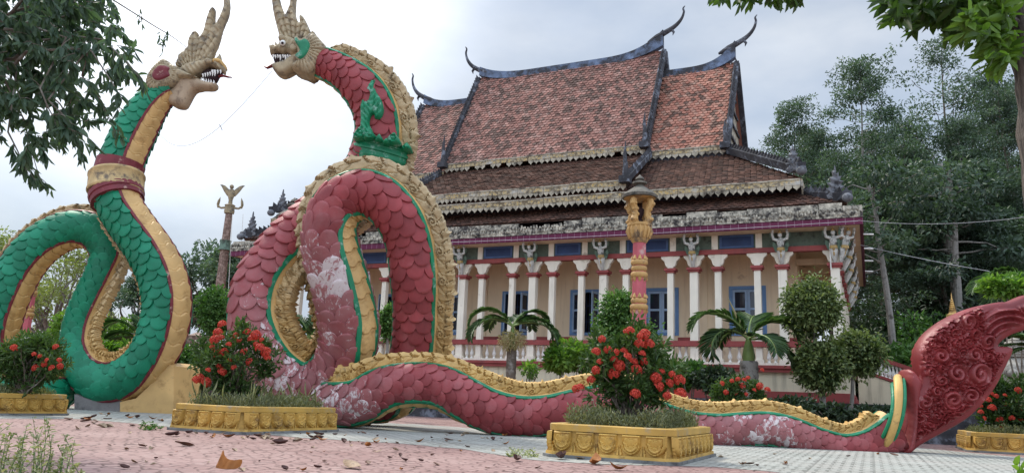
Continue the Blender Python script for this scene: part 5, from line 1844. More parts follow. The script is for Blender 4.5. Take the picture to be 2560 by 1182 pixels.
# ================================================================== lamp posts
M['lamppink'] = paint('pink_post_paint', (0.46, 0.105, 0.125), 0.6, 0.22, 2.0, (0.50, 0.33, 0.30), 0.30, 2.5, 40, 0.25)
M['lampgold'] = paint('post_gold_paint', (0.50, 0.30, 0.11), 0.6, 0.25, 3.0, (0.16, 0.11, 0.07), 0.36, 3.0, 40, 0.35)
M['capstone'] = paint('mossy_cap_stone', (0.15, 0.135, 0.11), 0.85, 0.4, 5.0, (0.04, 0.04, 0.035), 0.4, 4.0, 40, 0.5)
def make_lamp(loc, label):
    t = thing('lamp_post', label, 'lamp post', loc, 0.3, 'pink and gold lamp posts with domed caps')
    k = 21.0 / FOC
    def hz(py):                      # height of photo row py on the first post
        return (at(1598, py, 21.0)[2])
    pk, gd_ = MB(), MB()
    def sh(z0, z1, r0, r1):
        pk.lathe([(r0, z0), (r1, z1)], seg=8)
    sh(0.3, hz(607), .235, .185)
    def rings(zc, n=3, r=.25, cups=True):
        for i in range(n):
            z = zc + (i - (n - 1) / 2) * .17
            rr = r * (1.0 if i % 2 else 1.1)
            gd_.lathe([(r * .78, z - .085), (rr * .9, z - .07), (rr, z - .03), (rr, z + .03), (rr * .9, z + .07), (r * .78, z + .085)], seg=20)
        if cups:
            for s_ in (-1, 1):
                for q in range(8):
                    a = 2 * PI * q / 8 + PI / 8
                    z = zc + s_ * (n * .085)
                    gd_.tube([(math.cos(a) * r * .84, math.sin(a) * r * .84, z), (math.cos(a) * r * .86, math.sin(a) * r * .86, z + s_ * .05), (math.cos(a) * r * .80, math.sin(a) * r * .80, z + s_ * .12)], [.06, .045, .01], 5)
    for zr_, n_, r_ in ((672, 3, .215), (760, 2, .225), (850, 2, .235), (930, 2, .245)):
        gd_ = MB()
        rings(hz(zr_), n_, r_)
        gd_.build('gold_moulding', M['lampgold'], t, True)
    gd_ = MB()
    gd_.lathe([(.19, hz(608)), (.25, hz(600)), (.26, hz(594)), (.30, hz(590)), (.33, hz(578)), (.31, hz(568)), (.34, hz(566)), (.34, hz(560))], seg=24)
    for q in range(16):
        a = 2 * PI * q / 16
        gd_.tube([(math.cos(a) * .27, math.sin(a) * .27, hz(596)), (math.cos(a) * .335, math.sin(a) * .335, hz(580)), (math.cos(a) * .30, math.sin(a) * .30, hz(566))], [.035, .05, .03], 5)
    gd_.build('capital_bowl', M['lampgold'], t, True)
    gd_ = MB()
    gd_.lathe([(.55, 0), (.55, .2), (.42, .24), (.40, .5), (.30, .6)], seg=8)
    gd_.build('post_foot', M['lampgold'], t, False)
    pk.build('post_shaft', M['lamppink'], t, False)
    cp = MB()
    cp.lathe([(.43, hz(497)), (.49, hz(496)), (.50, hz(490)), (.42, hz(484)), (.25, hz(474)), (.12, hz(466)), (.10, hz(462)), (.20, hz(460)), (.20, hz(456)), (.08, hz(452)), (.13, hz(449)), (.11, hz(445)), (.05, hz(441)), (0, hz(436))], seg=28)
    c_ = cp.build('domed_cap', M['capstone'], t, True)
    un = MB(); un.lathe([(.0, hz(495)), (.28, hz(499)), (.44, hz(497.3))], seg=28)
    un.build('cap_underside', M['lampgold'], c_, True)
    z0, z1 = hz(561), hz(499)
    for q in range(4):
        a = 2 * PI * q / 4 + .6
        dx, dy = math.cos(a), math.sin(a)
        s_ = MB()
        pts = [(.20, 0), (.31, .14), (.24, .34), (.27, .55), (.36, .75), (.33, .92), (.26, 1.0)]
        s_.tube([(dx * r, dy * r, z0 + (z1 - z0) * v) for r, v in pts], [.10, .11, .085, .09, .10, .09, .05], 8)
        for r, v in pts[1:5]:
            s_.sphere((dx * (r + .07), dy * (r + .07), z0 + (z1 - z0) * v), (.06, .06, .055), 0, 6, 5)
            s_.sphere((dx * r - dy * .08, dy * r + dx * .08, z0 + (z1 - z0) * v), (.05, .05, .05), 0, 6, 5)
        s_.build('naga_bracket', M['lampgold'], t, True)
    lt = MB()
    lt.lathe([(.10, z0), (.10, z0 + .12), (.06, z0 + .16), (.11, z0 + .3), (.13, z0 + .42), (.05, z0 + .5)], seg=12)
    lt.build('lantern', M['black'], t, True)
    return t
def base_of(px, py, Y):
    p = at(px, py, Y)
    return (p[0], p[1], 0)
lamp = make_lamp(base_of(1598, 700, 21.0), 'pink and gold lamp post in front of the temple windows')
dup(lamp, base_of(66, 800, 31.5), 0.9, 1.0, 'pink and gold lamp post seen through the green serpent loop')
p_ = at(732, 545, 25.5)
dup(lamp, (p_[0], p_[1], p_[2] - at(1598, 492, 21.0)[2] * 1.1), 0.5, 1.1, 'lamp post whose domed cap shows above the left red loop')

# ================================================================== bird pillar
M['bark_tile'] = paint('brown_mosaic_pillar', (0.21, 0.135, 0.105), 0.8, 0.45, 9.0, (0.36, 0.26, 0.22), 0.4, 9.0, 20, 0.6)
PY = 36.0
M['stonegold'] = paint('grey_gold_stone', (0.30, 0.235, 0.14), 0.75, 0.3, 4.0, (0.12, 0.11, 0.09), 0.4, 5.0)
b0 = at(560, 640, PY)
pil = thing('bird_pillar', 'tall slim brown pillar topped by a winged bird figure', 'pillar', (b0[0], b0[1], 0))
def pz(py, px=572):
    return at(px, py, PY)[2]
mb = MB(); mb.lathe([(.30, 0), (.235, pz(740)), (.195, pz(600)), (.16, pz(535))], seg=10); mb.build('shaft', M['bark_tile'], pil, True)
mb = MB(); mb.lathe([(.30, pz(626)), (.26, pz(618)), (.25, pz(606)), (.28, pz(602))], seg=12); mb.build('green_band', M['figgreen'], pil, True)
mb = MB()
mb.lathe([(.22, pz(534)), (.24, pz(528)), (.22, pz(522)), (.22, pz(516)), (.25, pz(513)), (.12, pz(510))], seg=10, rot=.3)
mb.build('capital', M['stonegold'], pil, True)
for s_ in (-1, 1):
    mb = MB()
    z = pz(519)
    mb.tube([(s_ * .18, 0, z), (s_ * .42, 0, z - .03), (s_ * .56, 0, z + .06)], [.06, .05, .06], 6)
    mb.tube([(s_ * .56, 0, z - .02), (s_ * .58, 0, z + .15), (s_ * .55, 0, z + .32), (s_ * .50, 0, z + .50)], [.05, .10, .09, .01], 7, flat=.6)
    mb.build('lamp_arm', M['stonegold'], pil, True)
bird = MB()
z = pz(511)
bird.tube([(0, 0, z - .05), (0, 0, z + .2), (0, -.02, z + .5), (0, -.03, z + .74)], [.10, .09, .17, .10], 10)
bird.sphere((0, -.05, z + .86), (.10, .12, .11))
bo = bird.build('bird', M['stonegold'], pil, True)
for s_ in (-1, 1):
    mb = MB()
    O = [(.05, z + .35), (.2, z + .42), (.36, z + .62), (.52, z + .88), (.60, z + .95), (.50, z + .97), (.34, z + .92), (.18, z + .78), (.06, z + .66)]
    inflate(mb, [(s_ * x, q) for x, q in O], lambda x, y: np.array([x, 0.02, y]), (0, -1, 0), .10, .08, .07)
    mb.build('wing', M['stonegold'], bo, True)
for s_ in (0, 1):
    mb = MB()
    A = np.array([.24 + s_ * .5, -.2, pz(516) - .4]); B = np.array([.75 + s_ * .5, -.2, .6])
    mb.tube([A, B], .012, 4)
    mb.build('stay_wire', M['white'], pil, False)
# ================================================================== plants
class Leaves:
    """many small leaf blades gathered into one mesh"""
    def __init__(self, seed=0):
        self.rs = np.random.RandomState(seed)
        self.P, self.A, self.N, self.L, self.W, self.R = [], [], [], [], [], []
    def add(self, P, A, N, L_, W_, R_=None):
        n = len(P)
        self.P.append(np.asarray(P, float)); self.A.append(np.asarray(A, float)); self.N.append(np.asarray(N, float))
        self.L.append(np.broadcast_to(L_, (n,)).astype(float)); self.W.append(np.broadcast_to(W_, (n,)).astype(float))
        self.R.append(self.rs.rand(n) if R_ is None else np.broadcast_to(R_, (n,)).astype(float))
    def blob(self, c, r, n, L_, W_, up=0.5, shell=0.55, droop=0.0, rbase=None, rvar=0.5):
        rs = self.rs
        d = rs.normal(size=(n, 3)); d /= np.linalg.norm(d, axis=1)[:, None]
        rad = shell + (1 - shell) * rs.rand(n) ** 0.7
        P = np.array(c) + d * rad[:, None] * np.array(r)
        A = d + rs.normal(size=(n, 3)) * 0.7
        A[:, 2] -= droop
        N = rs.normal(size=(n, 3)) * 0.6 + d * 0.4 + np.array([0, 0, up])
        R_ = None
        if rbase is not None:
            R_ = np.clip(rbase + (rs.rand(n) - .5) * rvar, 0, 1)
        self.add(P, A, N, L_ * (0.7 + 0.6 * rs.rand(n)), W_ * (0.7 + 0.6 * rs.rand(n)), R_)
    def build(self, name, mat, parent=None, off=(0, 0, 0), fold=0.18):
        P, A, N = np.vstack(self.P), np.vstack(self.A), np.vstack(self.N)
        L_, W_, R_ = np.concatenate(self.L), np.concatenate(self.W), np.concatenate(self.R)
        A /= np.linalg.norm(A, axis=1)[:, None] + 1e-9
        S = np.cross(A, N); S /= np.linalg.norm(S, axis=1)[:, None] + 1e-9
        N2 = np.cross(S, A)
        n = len(P)
        V = np.empty((n, 6, 3))
        lift = N2 * (W_ * fold)[:, None]
        V[:, 0] = P
        V[:, 1] = P + A * (L_ * .35)[:, None] + S * (W_ * .5)[:, None] + lift
        V[:, 2] = P + A * (L_ * .72)[:, None] + S * (W_ * .36)[:, None] + lift * .7
        V[:, 3] = P + A * L_[:, None] - N2 * (L_ * .10)[:, None]
        V[:, 4] = P + A * (L_ * .72)[:, None] - S * (W_ * .36)[:, None] + lift * .7
        V[:, 5] = P + A * (L_ * .35)[:, None] - S * (W_ * .5)[:, None] + lift
        V = V.reshape(-1, 3) - np.array(off, float)
        me = D.meshes.new(name)
        me.vertices.add(n * 6)
        me.vertices.foreach_set('co', V.ravel())
        me.loops.add(n * 8)
        idx = (np.arange(n) * 6)[:, None] + np.array([0, 1, 2, 3, 0, 3, 4, 5])
        me.loops.foreach_set('vertex_index', idx.ravel().astype(np.int32))
        me.polygons.add(n * 2)
        me.polygons.foreach_set('loop_start', np.arange(n * 2, dtype=np.int32) * 4)
        me.update(calc_edges=True)
        a_ = me.attributes.new('rnd', 'FLOAT', 'FACE')
        a_.data.foreach_set('value', np.repeat(R_, 2))
        me.materials.append(mat)
        me.validate()
        o = D.objects.new(name, me)
        COL.objects.link(o)
        if parent is not None:
            o.parent = parent
        return o
M['bark'] = paint('grey_brown_bark', (0.15, 0.125, 0.10), 0.9, 0.4, 4.0, (0.32, 0.31, 0.28), 0.30, 3.0, 14, 0.9)
M['palebark'] = paint('pale_bark', (0.27, 0.255, 0.23), 0.9, 0.35, 3.0, (0.09, 0.08, 0.07), 0.35, 3.0, 14, 0.8)
M['forest'] = leafmat('forest_leaf', (0.020, 0.040, 0.028), (0.125, 0.185, 0.125), 0.28)
M['ixora'] = leafmat('flowering_bush_leaf', (0.022, 0.055, 0.015), (0.10, 0.17, 0.04), 0.25)
M['ficus'] = leafmat('variegated_leaf', (0.022, 0.052, 0.015), (0.19, 0.235, 0.085), 0.25)
M['bright'] = leafmat('fresh_green_leaf', (0.05, 0.13, 0.02), (0.19, 0.31, 0.05), 0.4)
M['shrub'] = leafmat('shrub_leaf', (0.035, 0.095, 0.02), (0.13, 0.245, 0.065), 0.3)
M['darkshrub'] = leafmat('dark_shrub_leaf', (0.014, 0.028, 0.014), (0.05, 0.08, 0.038), 0.2)
M['palm'] = leafmat('palm_leaf', (0.025, 0.065, 0.022), (0.09, 0.155, 0.055), 0.25)
M['dry'] = leafmat('olive_ground_cover', (0.09, 0.105, 0.05), (0.24, 0.25, 0.14), 0.25)
M['overleaf'] = leafmat('overhanging_leaf', (0.040, 0.076, 0.048), (0.10, 0.16, 0.098), 0.4)
M['rightleaf'] = leafmat('broad_leaf', (0.018, 0.040, 0.014), (0.12, 0.215, 0.032), 0.45)
M['petal'] = leafmat('scarlet_petal', (0.42, 0.030, 0.018), (0.68, 0.085, 0.05), 0.25)
M['thin'] = leafmat('thin_acacia_leaf', (0.10, 0.13, 0.035), (0.24, 0.27, 0.09), 0.4)
M['grass'] = leafmat('rank_grass', (0.15, 0.175, 0.075), (0.40, 0.40, 0.22), 0.35)

def limb(mb, a, b, r0, r1, sag=0.0, seg=6, rs=None, wob=0.0, n=5):
    a, b = np.array(a, float), np.array(b, float)
    pts = []
    for k in range(n + 1):
        t = k / n
        p = a * (1 - t) + b * t
        p[2] += sag * 4 * t * (1 - t)
        if wob and 0 < k < n:
            p += rs.normal(size=3) * wob
        pts.append(p)
    mb.tube(pts, list(np.linspace(r0, r1, n + 1)), seg)

def forest_tree(name, seed, H=26.0, start=0.38, spread=0.15, nclump=52, label='', leaf=0.205, per=185, mat='forest', bark='bark', rt=0.24, top_sparse=False, loc=(0, 0, 0), group=None, cat='tree'):
    rs = np.random.RandomState(seed)
    t = thing(name, label, cat, loc, 0, group)
    tk, lv = MB(), Leaves(seed)
    lean = rs.normal(size=2) * 0.018 * H
    def axis(h):
        return np.array([lean[0] * (h / H) ** 1.5 + .12 * math.sin(h * .5 + seed), lean[1] * (h / H) ** 1.5 + .12 * math.cos(h * .4 + seed), h])
    pts = [axis(H * k / 14) for k in range(15)]
    tk.tube(pts, [rt * (1 - .93 * (k / 14)) * (1.35 if k == 0 else 1) for k in range(15)], 8)
    for k in range(nclump):
        f = start + (1 - start) * (k + rs.rand()) / nclump
        h = f * H
        g_ = (f - start) / (1 - start)
        rad = spread * H * (0.55 + 0.6 * math.sin(PI * min(1, g_ * .75 + .2))) * (1 - .72 * max(0, g_ - .45) / .55)
        a = rs.rand() * 2 * PI
        q = rad * (0.25 + 0.8 * rs.rand() ** .6)
        base = axis(max(h - q * (.35 + .5 * rs.rand()), start * H * .8))
        c = axis(h) + np.array([math.cos(a) * q, math.sin(a) * q, 0])
        limb(tk, base, c, rt * .20 * (1.15 - g_), .018, -.15, 5, rs, .10)
        s_ = (0.7 + 0.7 * rs.rand()) * (1.15 - .35 * g_) * H / 26
        nn_ = int(per * s_ * (0.5 if top_sparse and g_ > .5 else 1.0))
        lv.blob(c, (1.15 * s_, 1.15 * s_, .5 * s_), nn_, leaf, leaf * .45, 0.7, 0.25, 0.25, rbase=0.25 + 0.5 * rs.rand(), rvar=.55)
        # a couple of satellite tufts
        for _ in range(2):
            e = c + rs.normal(size=3) * np.array([.95, .95, .4]) * s_
            lv.blob(e, (.6 * s_, .6 * s_, .35 * s_), nn_ // 4, leaf, leaf * .45, 0.7, 0.2, 0.25, rbase=0.3 + 0.5 * rs.rand(), rvar=.5)
    tk.build('trunk', M[bark], t, True)
    lv.build('crown', M[mat], t)
    return t
FG = 'tall slender trees of the grove right of the temple'
protoA = forest_tree('forest_tree', 3, 26, .42, .125, 66, 'slender grove tree', per=195, group=FG)
protoB = forest_tree('forest_tree', 7, 26, .50, .105, 54, 'slender grove tree', per=195, group=FG)
protoC = forest_tree('forest_tree', 12, 26, .58, .12, 42, 'slender grove tree', per=185, top_sparse=True, group=FG)
protoD = forest_tree('forest_tree', 21, 26, .42, .13, 70, 'slender grove tree', per=195, bark='palebark', group=FG)
protos = dict(A=protoA, B=protoB, C=protoC, D=protoD)
spots = [  # px, py of the top, depth, prototype, label
 (1962, 252, 50, 'A', 'small rounded tree just behind the temple gable, leftmost of the grove'),
 (2145, 150, 50, 'D', 'tall bushy crowned grove tree right above the temple corner finials'),
 (2338, 100, 52, 'C', 'tallest grove tree with a thin see-through top'),
 (2448, 190, 49, 'B', 'narrow grove tree under the broad leafy branch at upper right'),
 (2522, 225, 46, 'A', 'dense grove tree beside the large near trunk'),
 (2240, 300, 55, 'B', None), (2060, 330, 53, 'B', None), (2395, 300, 45, 'D', None), (2290, 360, 44, 'A', None),
 (2600, 180, 56, 'C', None), (2190, 420, 43, 'A', None), (2105, 395, 47, 'A', None), (2470, 400, 42, 'B', None),
 (2350, 440, 41, 'B', None), (2020, 430, 57, 'D', None), (2555, 430, 41, 'D', None), (2660, 330, 46, 'A', None), (2235, 420, 62, 'D', None), (2430, 420, 63, 'D', None), (2320, 480, 64, 'D', None),
 (2510, 500, 62, 'D', None), (2200, 330, 60, 'B', None), (2010, 330, 62, 'B', None)]
used_ = set()
rs_ = np.random.RandomState(2)
for (px, py, Y, k, lab) in spots:
    p = at(px, py, Y)
    H = p[2]
    lab = lab or 'dark slender tree standing in the crowded grove right of the temple'
    if k not in used_:
        used_.add(k)
        o = protos[k]
        o.location = (p[0], p[1], 0); o['label'] = lab
        o.scale = (H / 26,) * 3
    else:
        s_ = H / 26
        o = dup(protos[k], (p[0], p[1], 0), rs_.rand() * 6.28, (max(s_, .8), max(s_, .8), s_), lab)
# bare pale trunks nearer than the grove
def bare_trunk(p_top, p_bot, Y, r, label, fork=False, seed=1):
    a, b = at(*p_bot, Y), at(*p_top, Y)
    t = thing('slender_trunk_tree', label, 'tree', (a[0], a[1], 0))
    rs = np.random.RandomState(seed)
    d_ = (b - a) / (b[2] - a[2])
    base = a - d_ * a[2]
    mb = MB()
    top = b + d_ * 2.0
    pts = [base + (top - base) * f + rs.normal(size=3) * .04 * (f > 0) for f in np.linspace(0, 1, 10)]
    mb.tube(pts, list(np.linspace(r * 1.2, r * .55, 10)), 8)
    lv = Leaves(seed)
    for k in range(16):
        f = .62 + .38 * rs.rand()
        p = base + (top - base) * f
        c = p + rs.normal(size=3) * np.array([1.6, 1.6, .6])
        limb(mb, p, c, r * .25, .015, .1, 5, rs, .08)
        lv.blob(c, (1.1, 1.1, .6), 160, .3, .13, .7, .25, .25, rbase=.2 + .4 * rs.rand())
    mb.build('trunk', M['palebark'], t, True, (a[0], a[1], 0))
    lv.build('crown', M['forest'], t, (a[0], a[1], 0))
bare_trunk((2190, 560), (2238, 880), 36, .17, 'leaning pale bare trunk to the right of the temple columns', seed=4)
bare_trunk((2362, 500), (2392, 740), 40, .24, 'thick pale trunk rising behind the carved tail fan', seed=5)
bare_trunk((2378, 520), (2397, 740), 39, .20, 'darker twin trunk beside the thick pale trunk behind the tail fan', seed=6)
bare_trunk((2405, 540), (2424, 760), 44, .15, 'thin dark trunk right of the twin trunks behind the tail fan', seed=9)

def bush(name, label, c, r, n, L_, W_, mat, cat='shrub', seed=1, nblob=9, group=None, stems=5, up=.5, droop=0.0, base_z=0.0, rb=None):
    rs = np.random.RandomState(seed)
    t = thing(name, label, cat, (c[0], c[1], base_z), 0, group)
    lv, mb = Leaves(seed), MB()
    for k in range(nblob):
        d = rs.normal(size=3); d /= np.linalg.norm(d)
        q = np.array([d[0] * r[0] * .62, d[1] * r[1] * .62, (c[2] - base_z) + d[2] * r[2] * .6])
        s_ = .35 + .28 * rs.rand()
        lv.blob(q, (r[0] * s_, r[1] * s_, r[2] * s_), n // nblob, L_, W_, up, .35, droop, rbase=(.2 + .5 * rs.rand()) if rb is None else rb)
    for k in range(stems):
        a = rs.rand() * 2 * PI
        limb(mb, (math.cos(a) * .02, math.sin(a) * .02, 0), (math.cos(a) * r[0] * .5, math.sin(a) * r[1] * .5, (c[2] - base_z) + r[2] * .3), .035, .01, 0, 5, rs, .04)
    mb.build('stem', M['bark'], t, True)
    lv.build('foliage', M[mat], t)
    return t
# understorey right of the temple
us = [(2150, 890, 38, 2.0, 'darkshrub'), (2215, 850, 40, 2.3, 'darkshrub'), (2290, 870, 39, 2.2, 'shrub'), (2350, 830, 42, 2.3, 'darkshrub'), (2440, 860, 40, 2.2, 'darkshrub'), (2520, 840, 38, 2.4, 'darkshrub'),
      (2180, 940, 31, 1.5, 'darkshrub'), (2260, 930, 32, 1.6, 'shrub'), (2350, 960, 33, 1.7, 'darkshrub'), (2440, 960, 32, 1.8, 'darkshrub'), (2540, 960, 33, 1.8, 'darkshrub'), (2600, 860, 36, 2.6, 'darkshrub'),
      (2300, 850, 55, 2.3, 'darkshrub'), (2200, 860, 56, 2.3, 'darkshrub'), (2410, 850, 57, 2.3, 'darkshrub'), (2510, 850, 56, 2.4, 'darkshrub')]
for i, (px, py, Y, r, mt) in enumerate(us):
    p = at(px, py, Y)
    bush('forest_shrub', 'dark leafy understorey shrub below the grove trees', p, (r, r, r * 1.0), int(1700 + 250 * r), .26, .12, mt, 'shrub', 40 + i, 10, 'understorey shrubs below the grove')

# ---- left background
def broad_tree(label, top, Y, rad, seed, mat='forest', leaf=.3, n=9000, nb=26, bark='bark', zc=None, sparse=False):
    p = at(*top, Y)
    rs = np.random.RandomState(seed)
    t = thing('broad_tree', label, 'tree', (p[0], p[1], 0))
    H = p[2]
    mb, lv = MB(), Leaves(seed)
    fork = np.array([.1, 0, H - 2.0 * rad * (0.95 if not sparse else 1.1)])
    fork[2] = max(fork[2], H * .25)
    mb.tube([(0, 0, 0), (0.1, 0, fork[2] * .5), tuple(fork)], [.30, .24, .2], 8)
    for k in range(nb):
        d = rs.normal(size=3); d /= np.linalg.norm(d)
        c = np.array([d[0] * rad * .75, d[1] * rad * .75, H - rad + d[2] * rad * .72])
        mid = (fork + c) / 2 + rs.normal(size=3) * rad * .12
        limb(mb, fork, mid, .11, .06, 0, 6, rs, .06); limb(mb, mid, c, .06, .012, 0, 5, rs, .08)
        s_ = rad * (.26 + .16 * rs.rand())
        lv.blob(c, (s_, s_, s_ * .62), n // nb, leaf, leaf * .45, .6, .25, .2, rbase=.25 + .5 * rs.rand())
        if sparse:
            for _ in range(4):
                e = c + rs.normal(size=3) * rad * .3
                limb(mb, c, e, .02, .006, 0, 4, rs, .04)
    mb.build('trunk', M[bark], t, True)
    lv.build('crown', M[mat], t)
broad_tree('round leafy tree behind the bird pillar', (548, 585), 50, 3.3, 31, 'forest', .28, 12000, 34)
broad_tree('leafy tree behind the left end of the temple eave', (632, 590), 46, 2.4, 32, 'forest', .28, 8000, 24)
broad_tree('thin yellowish tree seen through the left green loop', (165, 595), 40, 2.6, 33, 'thin', .2, 3000, 20, 'bark', None, True)
broad_tree('second thin tree at the edge of the left green loop', (225, 660), 44, 2.6, 34, 'thin', .2, 2200, 16, 'bark', None, True)
broad_tree('tree seen through the right hole of the green serpent', (352, 680), 52, 2.6, 35, 'forest', .26, 5000, 22)
broad_tree('tree at the left edge beyond the green serpent', (20, 560), 46, 3.2, 36, 'thin', .22, 5000, 24)
bush('round_bush', 'light green rounded bush inside the left green loop', at(160, 858, 30), (1.05, 1.05, 1.25), 3800, .16, .09, 'bright', 'bush', 51)
bush('round_bush', 'green bush behind the palm in the right green hole', at(300, 850, 31), (1.1, 1.1, 1.0), 3000, .16, .09, 'bright', 'bush', 52)
bush('round_bush', 'low green plant at the foot of the right green hole', at(285, 890, 26), (.8, .8, .5), 1200, .22, .10, 'bright', 'bush', 53)
bush('round_bush', 'leafy shrub between the green serpent and the red flowered planter', at(478, 905, 27), (.85, .85, .85), 3000, .17, .09, 'shrub', 'bush', 54)
bush('round_bush', 'dark shrub low behind the far ochre planter', at(445, 955, 27.5), (.9, .9, .5), 1500, .17, .09, 'darkshrub', 'bush', 55)
bush('clipped_topiary', 'dense dark dome shaped topiary right of the bird pillar', at(548, 790, 30), (.95, .95, 1.15), 7500, .11, .065, 'shrub', 'topiary', 56, 16)
for i, (px, py, Y) in enumerate([(20, 905, 52), (120, 900, 56), (210, 905, 58), (330, 905, 58), (430, 900, 56), (520, 905, 54), (600, 905, 52), (-80, 900, 50), (690, 905, 55)]):
    bush('hedge_bush', 'dark distant garden bush low on the left horizon', at(px, py, Y), (2.2, 1.4, 1.4), 1500, .24, .12, 'shrub' if i % 2 else 'darkshrub', 'bush', 60 + i, 8, 'distant garden bushes behind the serpents')
# grey house beyond, and carved urn
hp = at(215, 830, 48)
hs = thing('grey_house', 'low grey house roof beyond the left green loop', 'house', (hp[0], hp[1], 0), .15)
mb = MB(); mb.b2(-3.2, 3.2, 0, 5, 0, hp[2] - .3); mb.build('wall', paint('grey_house_wall', (.25, .24, .23), .9), hs, False)
zr = hp[2] - .3
mb = MB(); mb.add([(-3.6, -.4, zr), (3.6, -.4, zr), (3.6, 2.5, zr + 1.1), (-3.6, 2.5, zr + 1.1), (-3.6, 5.4, zr), (3.6, 5.4, zr)], [(0, 1, 2, 3), (3, 2, 5, 4), (0, 3, 4), (1, 5, 2)])
mb.build('roof', paint('grey_house_roof', (.36, .36, .36), .8), hs, False)
up_ = at(492, 858, 33)
ur = thing('carved_shrine', 'small dark carved shrine roof left of the topiary', 'shrine', (up_[0], up_[1], 0))
mb = MB(); mb.lathe([(.45, 0), (.45, up_[2] - .2), (.5, up_[2] - .15)], seg=8); mb.build('shrine_base', M['darkstone'], ur, False)
mb = MB(); mb.lathe([(.5, up_[2] - .18), (.62, up_[2] - .12), (.58, up_[2] + .15), (.62, up_[2] + .3), (.3, up_[2] + .36), (.0, up_[2] + .5)], seg=16); mb.build('carved_cap', M['bark_tile'], ur, True)

# ---- palms
def frond(label_seed, L_, el, az, curve, nl=46, leaf=.55, w_=.045, twist=0.0, seed=1):
    """one feather frond: arching rachis and two ranks of narrow leaflets; returns (MB, Leaves)"""
    rs = np.random.RandomState(seed)
    mb, lv = MB(), Leaves(seed)
    n = 18
    pts, p, e = [], np.zeros(3), el
    d2 = np.array([math.cos(az), math.sin(az)])
    for k in range(n + 1):
        pts.append(p.copy())
        st = L_ / n
        p = p + st * np.array([d2[0] * math.cos(e), d2[1] * math.cos(e), math.sin(e)])
        e -= curve / n * (0.5 + 1.0 * k / n)
    mb.tube(pts, list(np.linspace(.035, .008, n + 1)), 5)
    pts = np.array(pts)
    for k in range(nl):
        f = .12 + .88 * k / nl
        i = f * n
        a = min(int(i), n - 1)
        q = pts[a] * (1 - (i - a)) + pts[a + 1] * (i - a)
        T = pts[a + 1] - pts[a]; T /= np.linalg.norm(T)
        side = np.array([-d2[1], d2[0], 0])
        upv = np.cross(side, T)
        if upv[2] < 0: upv = -upv
        ll = leaf * (0.45 + 0.75 * math.sin(PI * min(1, f * .9 + .08))) * rs.uniform(.85, 1.1)
        A, P, N = [], [], []
        for sg in (-1, 1):
            A.append(T * (.55 + .35 * f) + side * sg * .85 + upv * .22 + np.array([0, 0, -.18]) + rs.normal(size=3) * .05)
            P.append(q); N.append(upv + side * sg * -.3)
        lv.add(P, A, N, ll, w_)
    return mb, lv
def palm(label, loc, trunk_h, crown_z, fr, r=.2, seed=1, shaft=True, bark='bark', fruit=False, name='palm_tree', base_z=0.0):
    t = thing(name, label, 'palm', loc)
    mb = MB()
    prof = [(r * 1.15, 0)]
    k = 0
    while k * .09 < trunk_h:
        z = k * .09
        prof += [(r * (1 + .06 * ((k % 2) - .5)), z + .02)]
        k += 1
    prof.append((r * .9, trunk_h))
    mb.lathe(prof, seg=12)
    mb.build('trunk', M[bark], t, True)
    if shaft:
        mb = MB(); mb.lathe([(r * .62, trunk_h - .02), (r * .72, trunk_h + .12), (r * .55, crown_z * .6 + trunk_h * .4), (r * .22, crown_z + .05)], seg=12)
        mb.build('crownshaft', paint('green_crownshaft', (.17, .24, .07), .5), t, True)
    for i, (L_, el, az, cv, lf) in enumerate(fr):
        m_, l_ = frond(0, L_, math.radians(el), math.radians(az), cv, 58, lf, .05, 0, seed * 20 + i)
        o = m_.build('frond', D.materials.get('green_crownshaft') or M['palm'], t, True)
        o.location = (0, 0, crown_z)
        f_ = l_.build('leaflets', M['palm'], o)
    if fruit:
        lv = Leaves(seed)
        lv.blob((0, -.12, crown_z - .42), (.42, .3, .3), 900, .12, .02, .1, .2, .7, rbase=.8)
        lv.build('flower_spray', leafmat('straw_spray', (.30, .24, .10), (.48, .42, .22), .2), t)
    return t
p = at(1280, 860, 23.5)
pz_ = at(1282, 815, 23.5)[2]
palm('short palm with drooping fronds and straw flower spray before the temple', (p[0], p[1], 0), at(1280, 872, 23.5)[2], pz_,
     [(1.75, 55, 180, 2.7, .42), (1.75, 28, 205, 2.3, .45), (1.6, 38, 0, 2.6, .45), (1.85, 20, -22, 2.0, .5), (1.5, 48, 60, 2.2, .4), (1.4, 45, 130, 2.2, .4), (1.4, 62, 15, 2.4, .35)], .15, 2, True, 'black_trunk' if 'black_trunk' in M else 'bark', True)
p = at(1872, 900, 23.0)
palm('stout green shafted palm with arching fronds right of the lamp post', (p[0], p[1], 0), at(1872, 902, 23)[2], at(1868, 848, 23)[2],
     [(2.2, 62, 185, 2.5, .6), (1.9, 35, 200, 2.9, .6), (1.75, 58, -10, 2.5, .75), (1.5, 5, -30, 1.6, .6), (1.7, 70, 60, 2.0, .6), (1.4, 40, 120, 2.2, .5), (1.5, 20, -70, 1.9, .55)], .27, 3, True, 'palebark')
mb = MB(); a_, b_ = at(1868, 845, 23), at(1820, 745, 23)
mb.tube([a_, (a_ + b_) / 2, b_], [.05, .04, .01], 6)
spear = mb.build('palm_spear', paint('straw_spear', (.30, .25, .12), .6), None, True)
spear.parent = D.objects['palm_tree.001']; spear.location = (-p[0], -p[1], 0)
p = at(772, 850, 24.5)
palm('dark feathery palm seen through the red teardrop hole', (p[0], p[1], 0), at(772, 880, 24.5)[2], at(775, 850, 24.5)[2],
     [(1.5, 75, 170, 1.9, .5), (1.4, 55, 190, 2.2, .5), (1.3, 45, 10, 2.3, .45), (1.4, 80, 60, 1.6, .5), (1.2, 30, 185, 1.8, .45), (1.2, 60, -30, 2.2, .5)], .12, 4, False)
p = at(352, 870, 27.5)
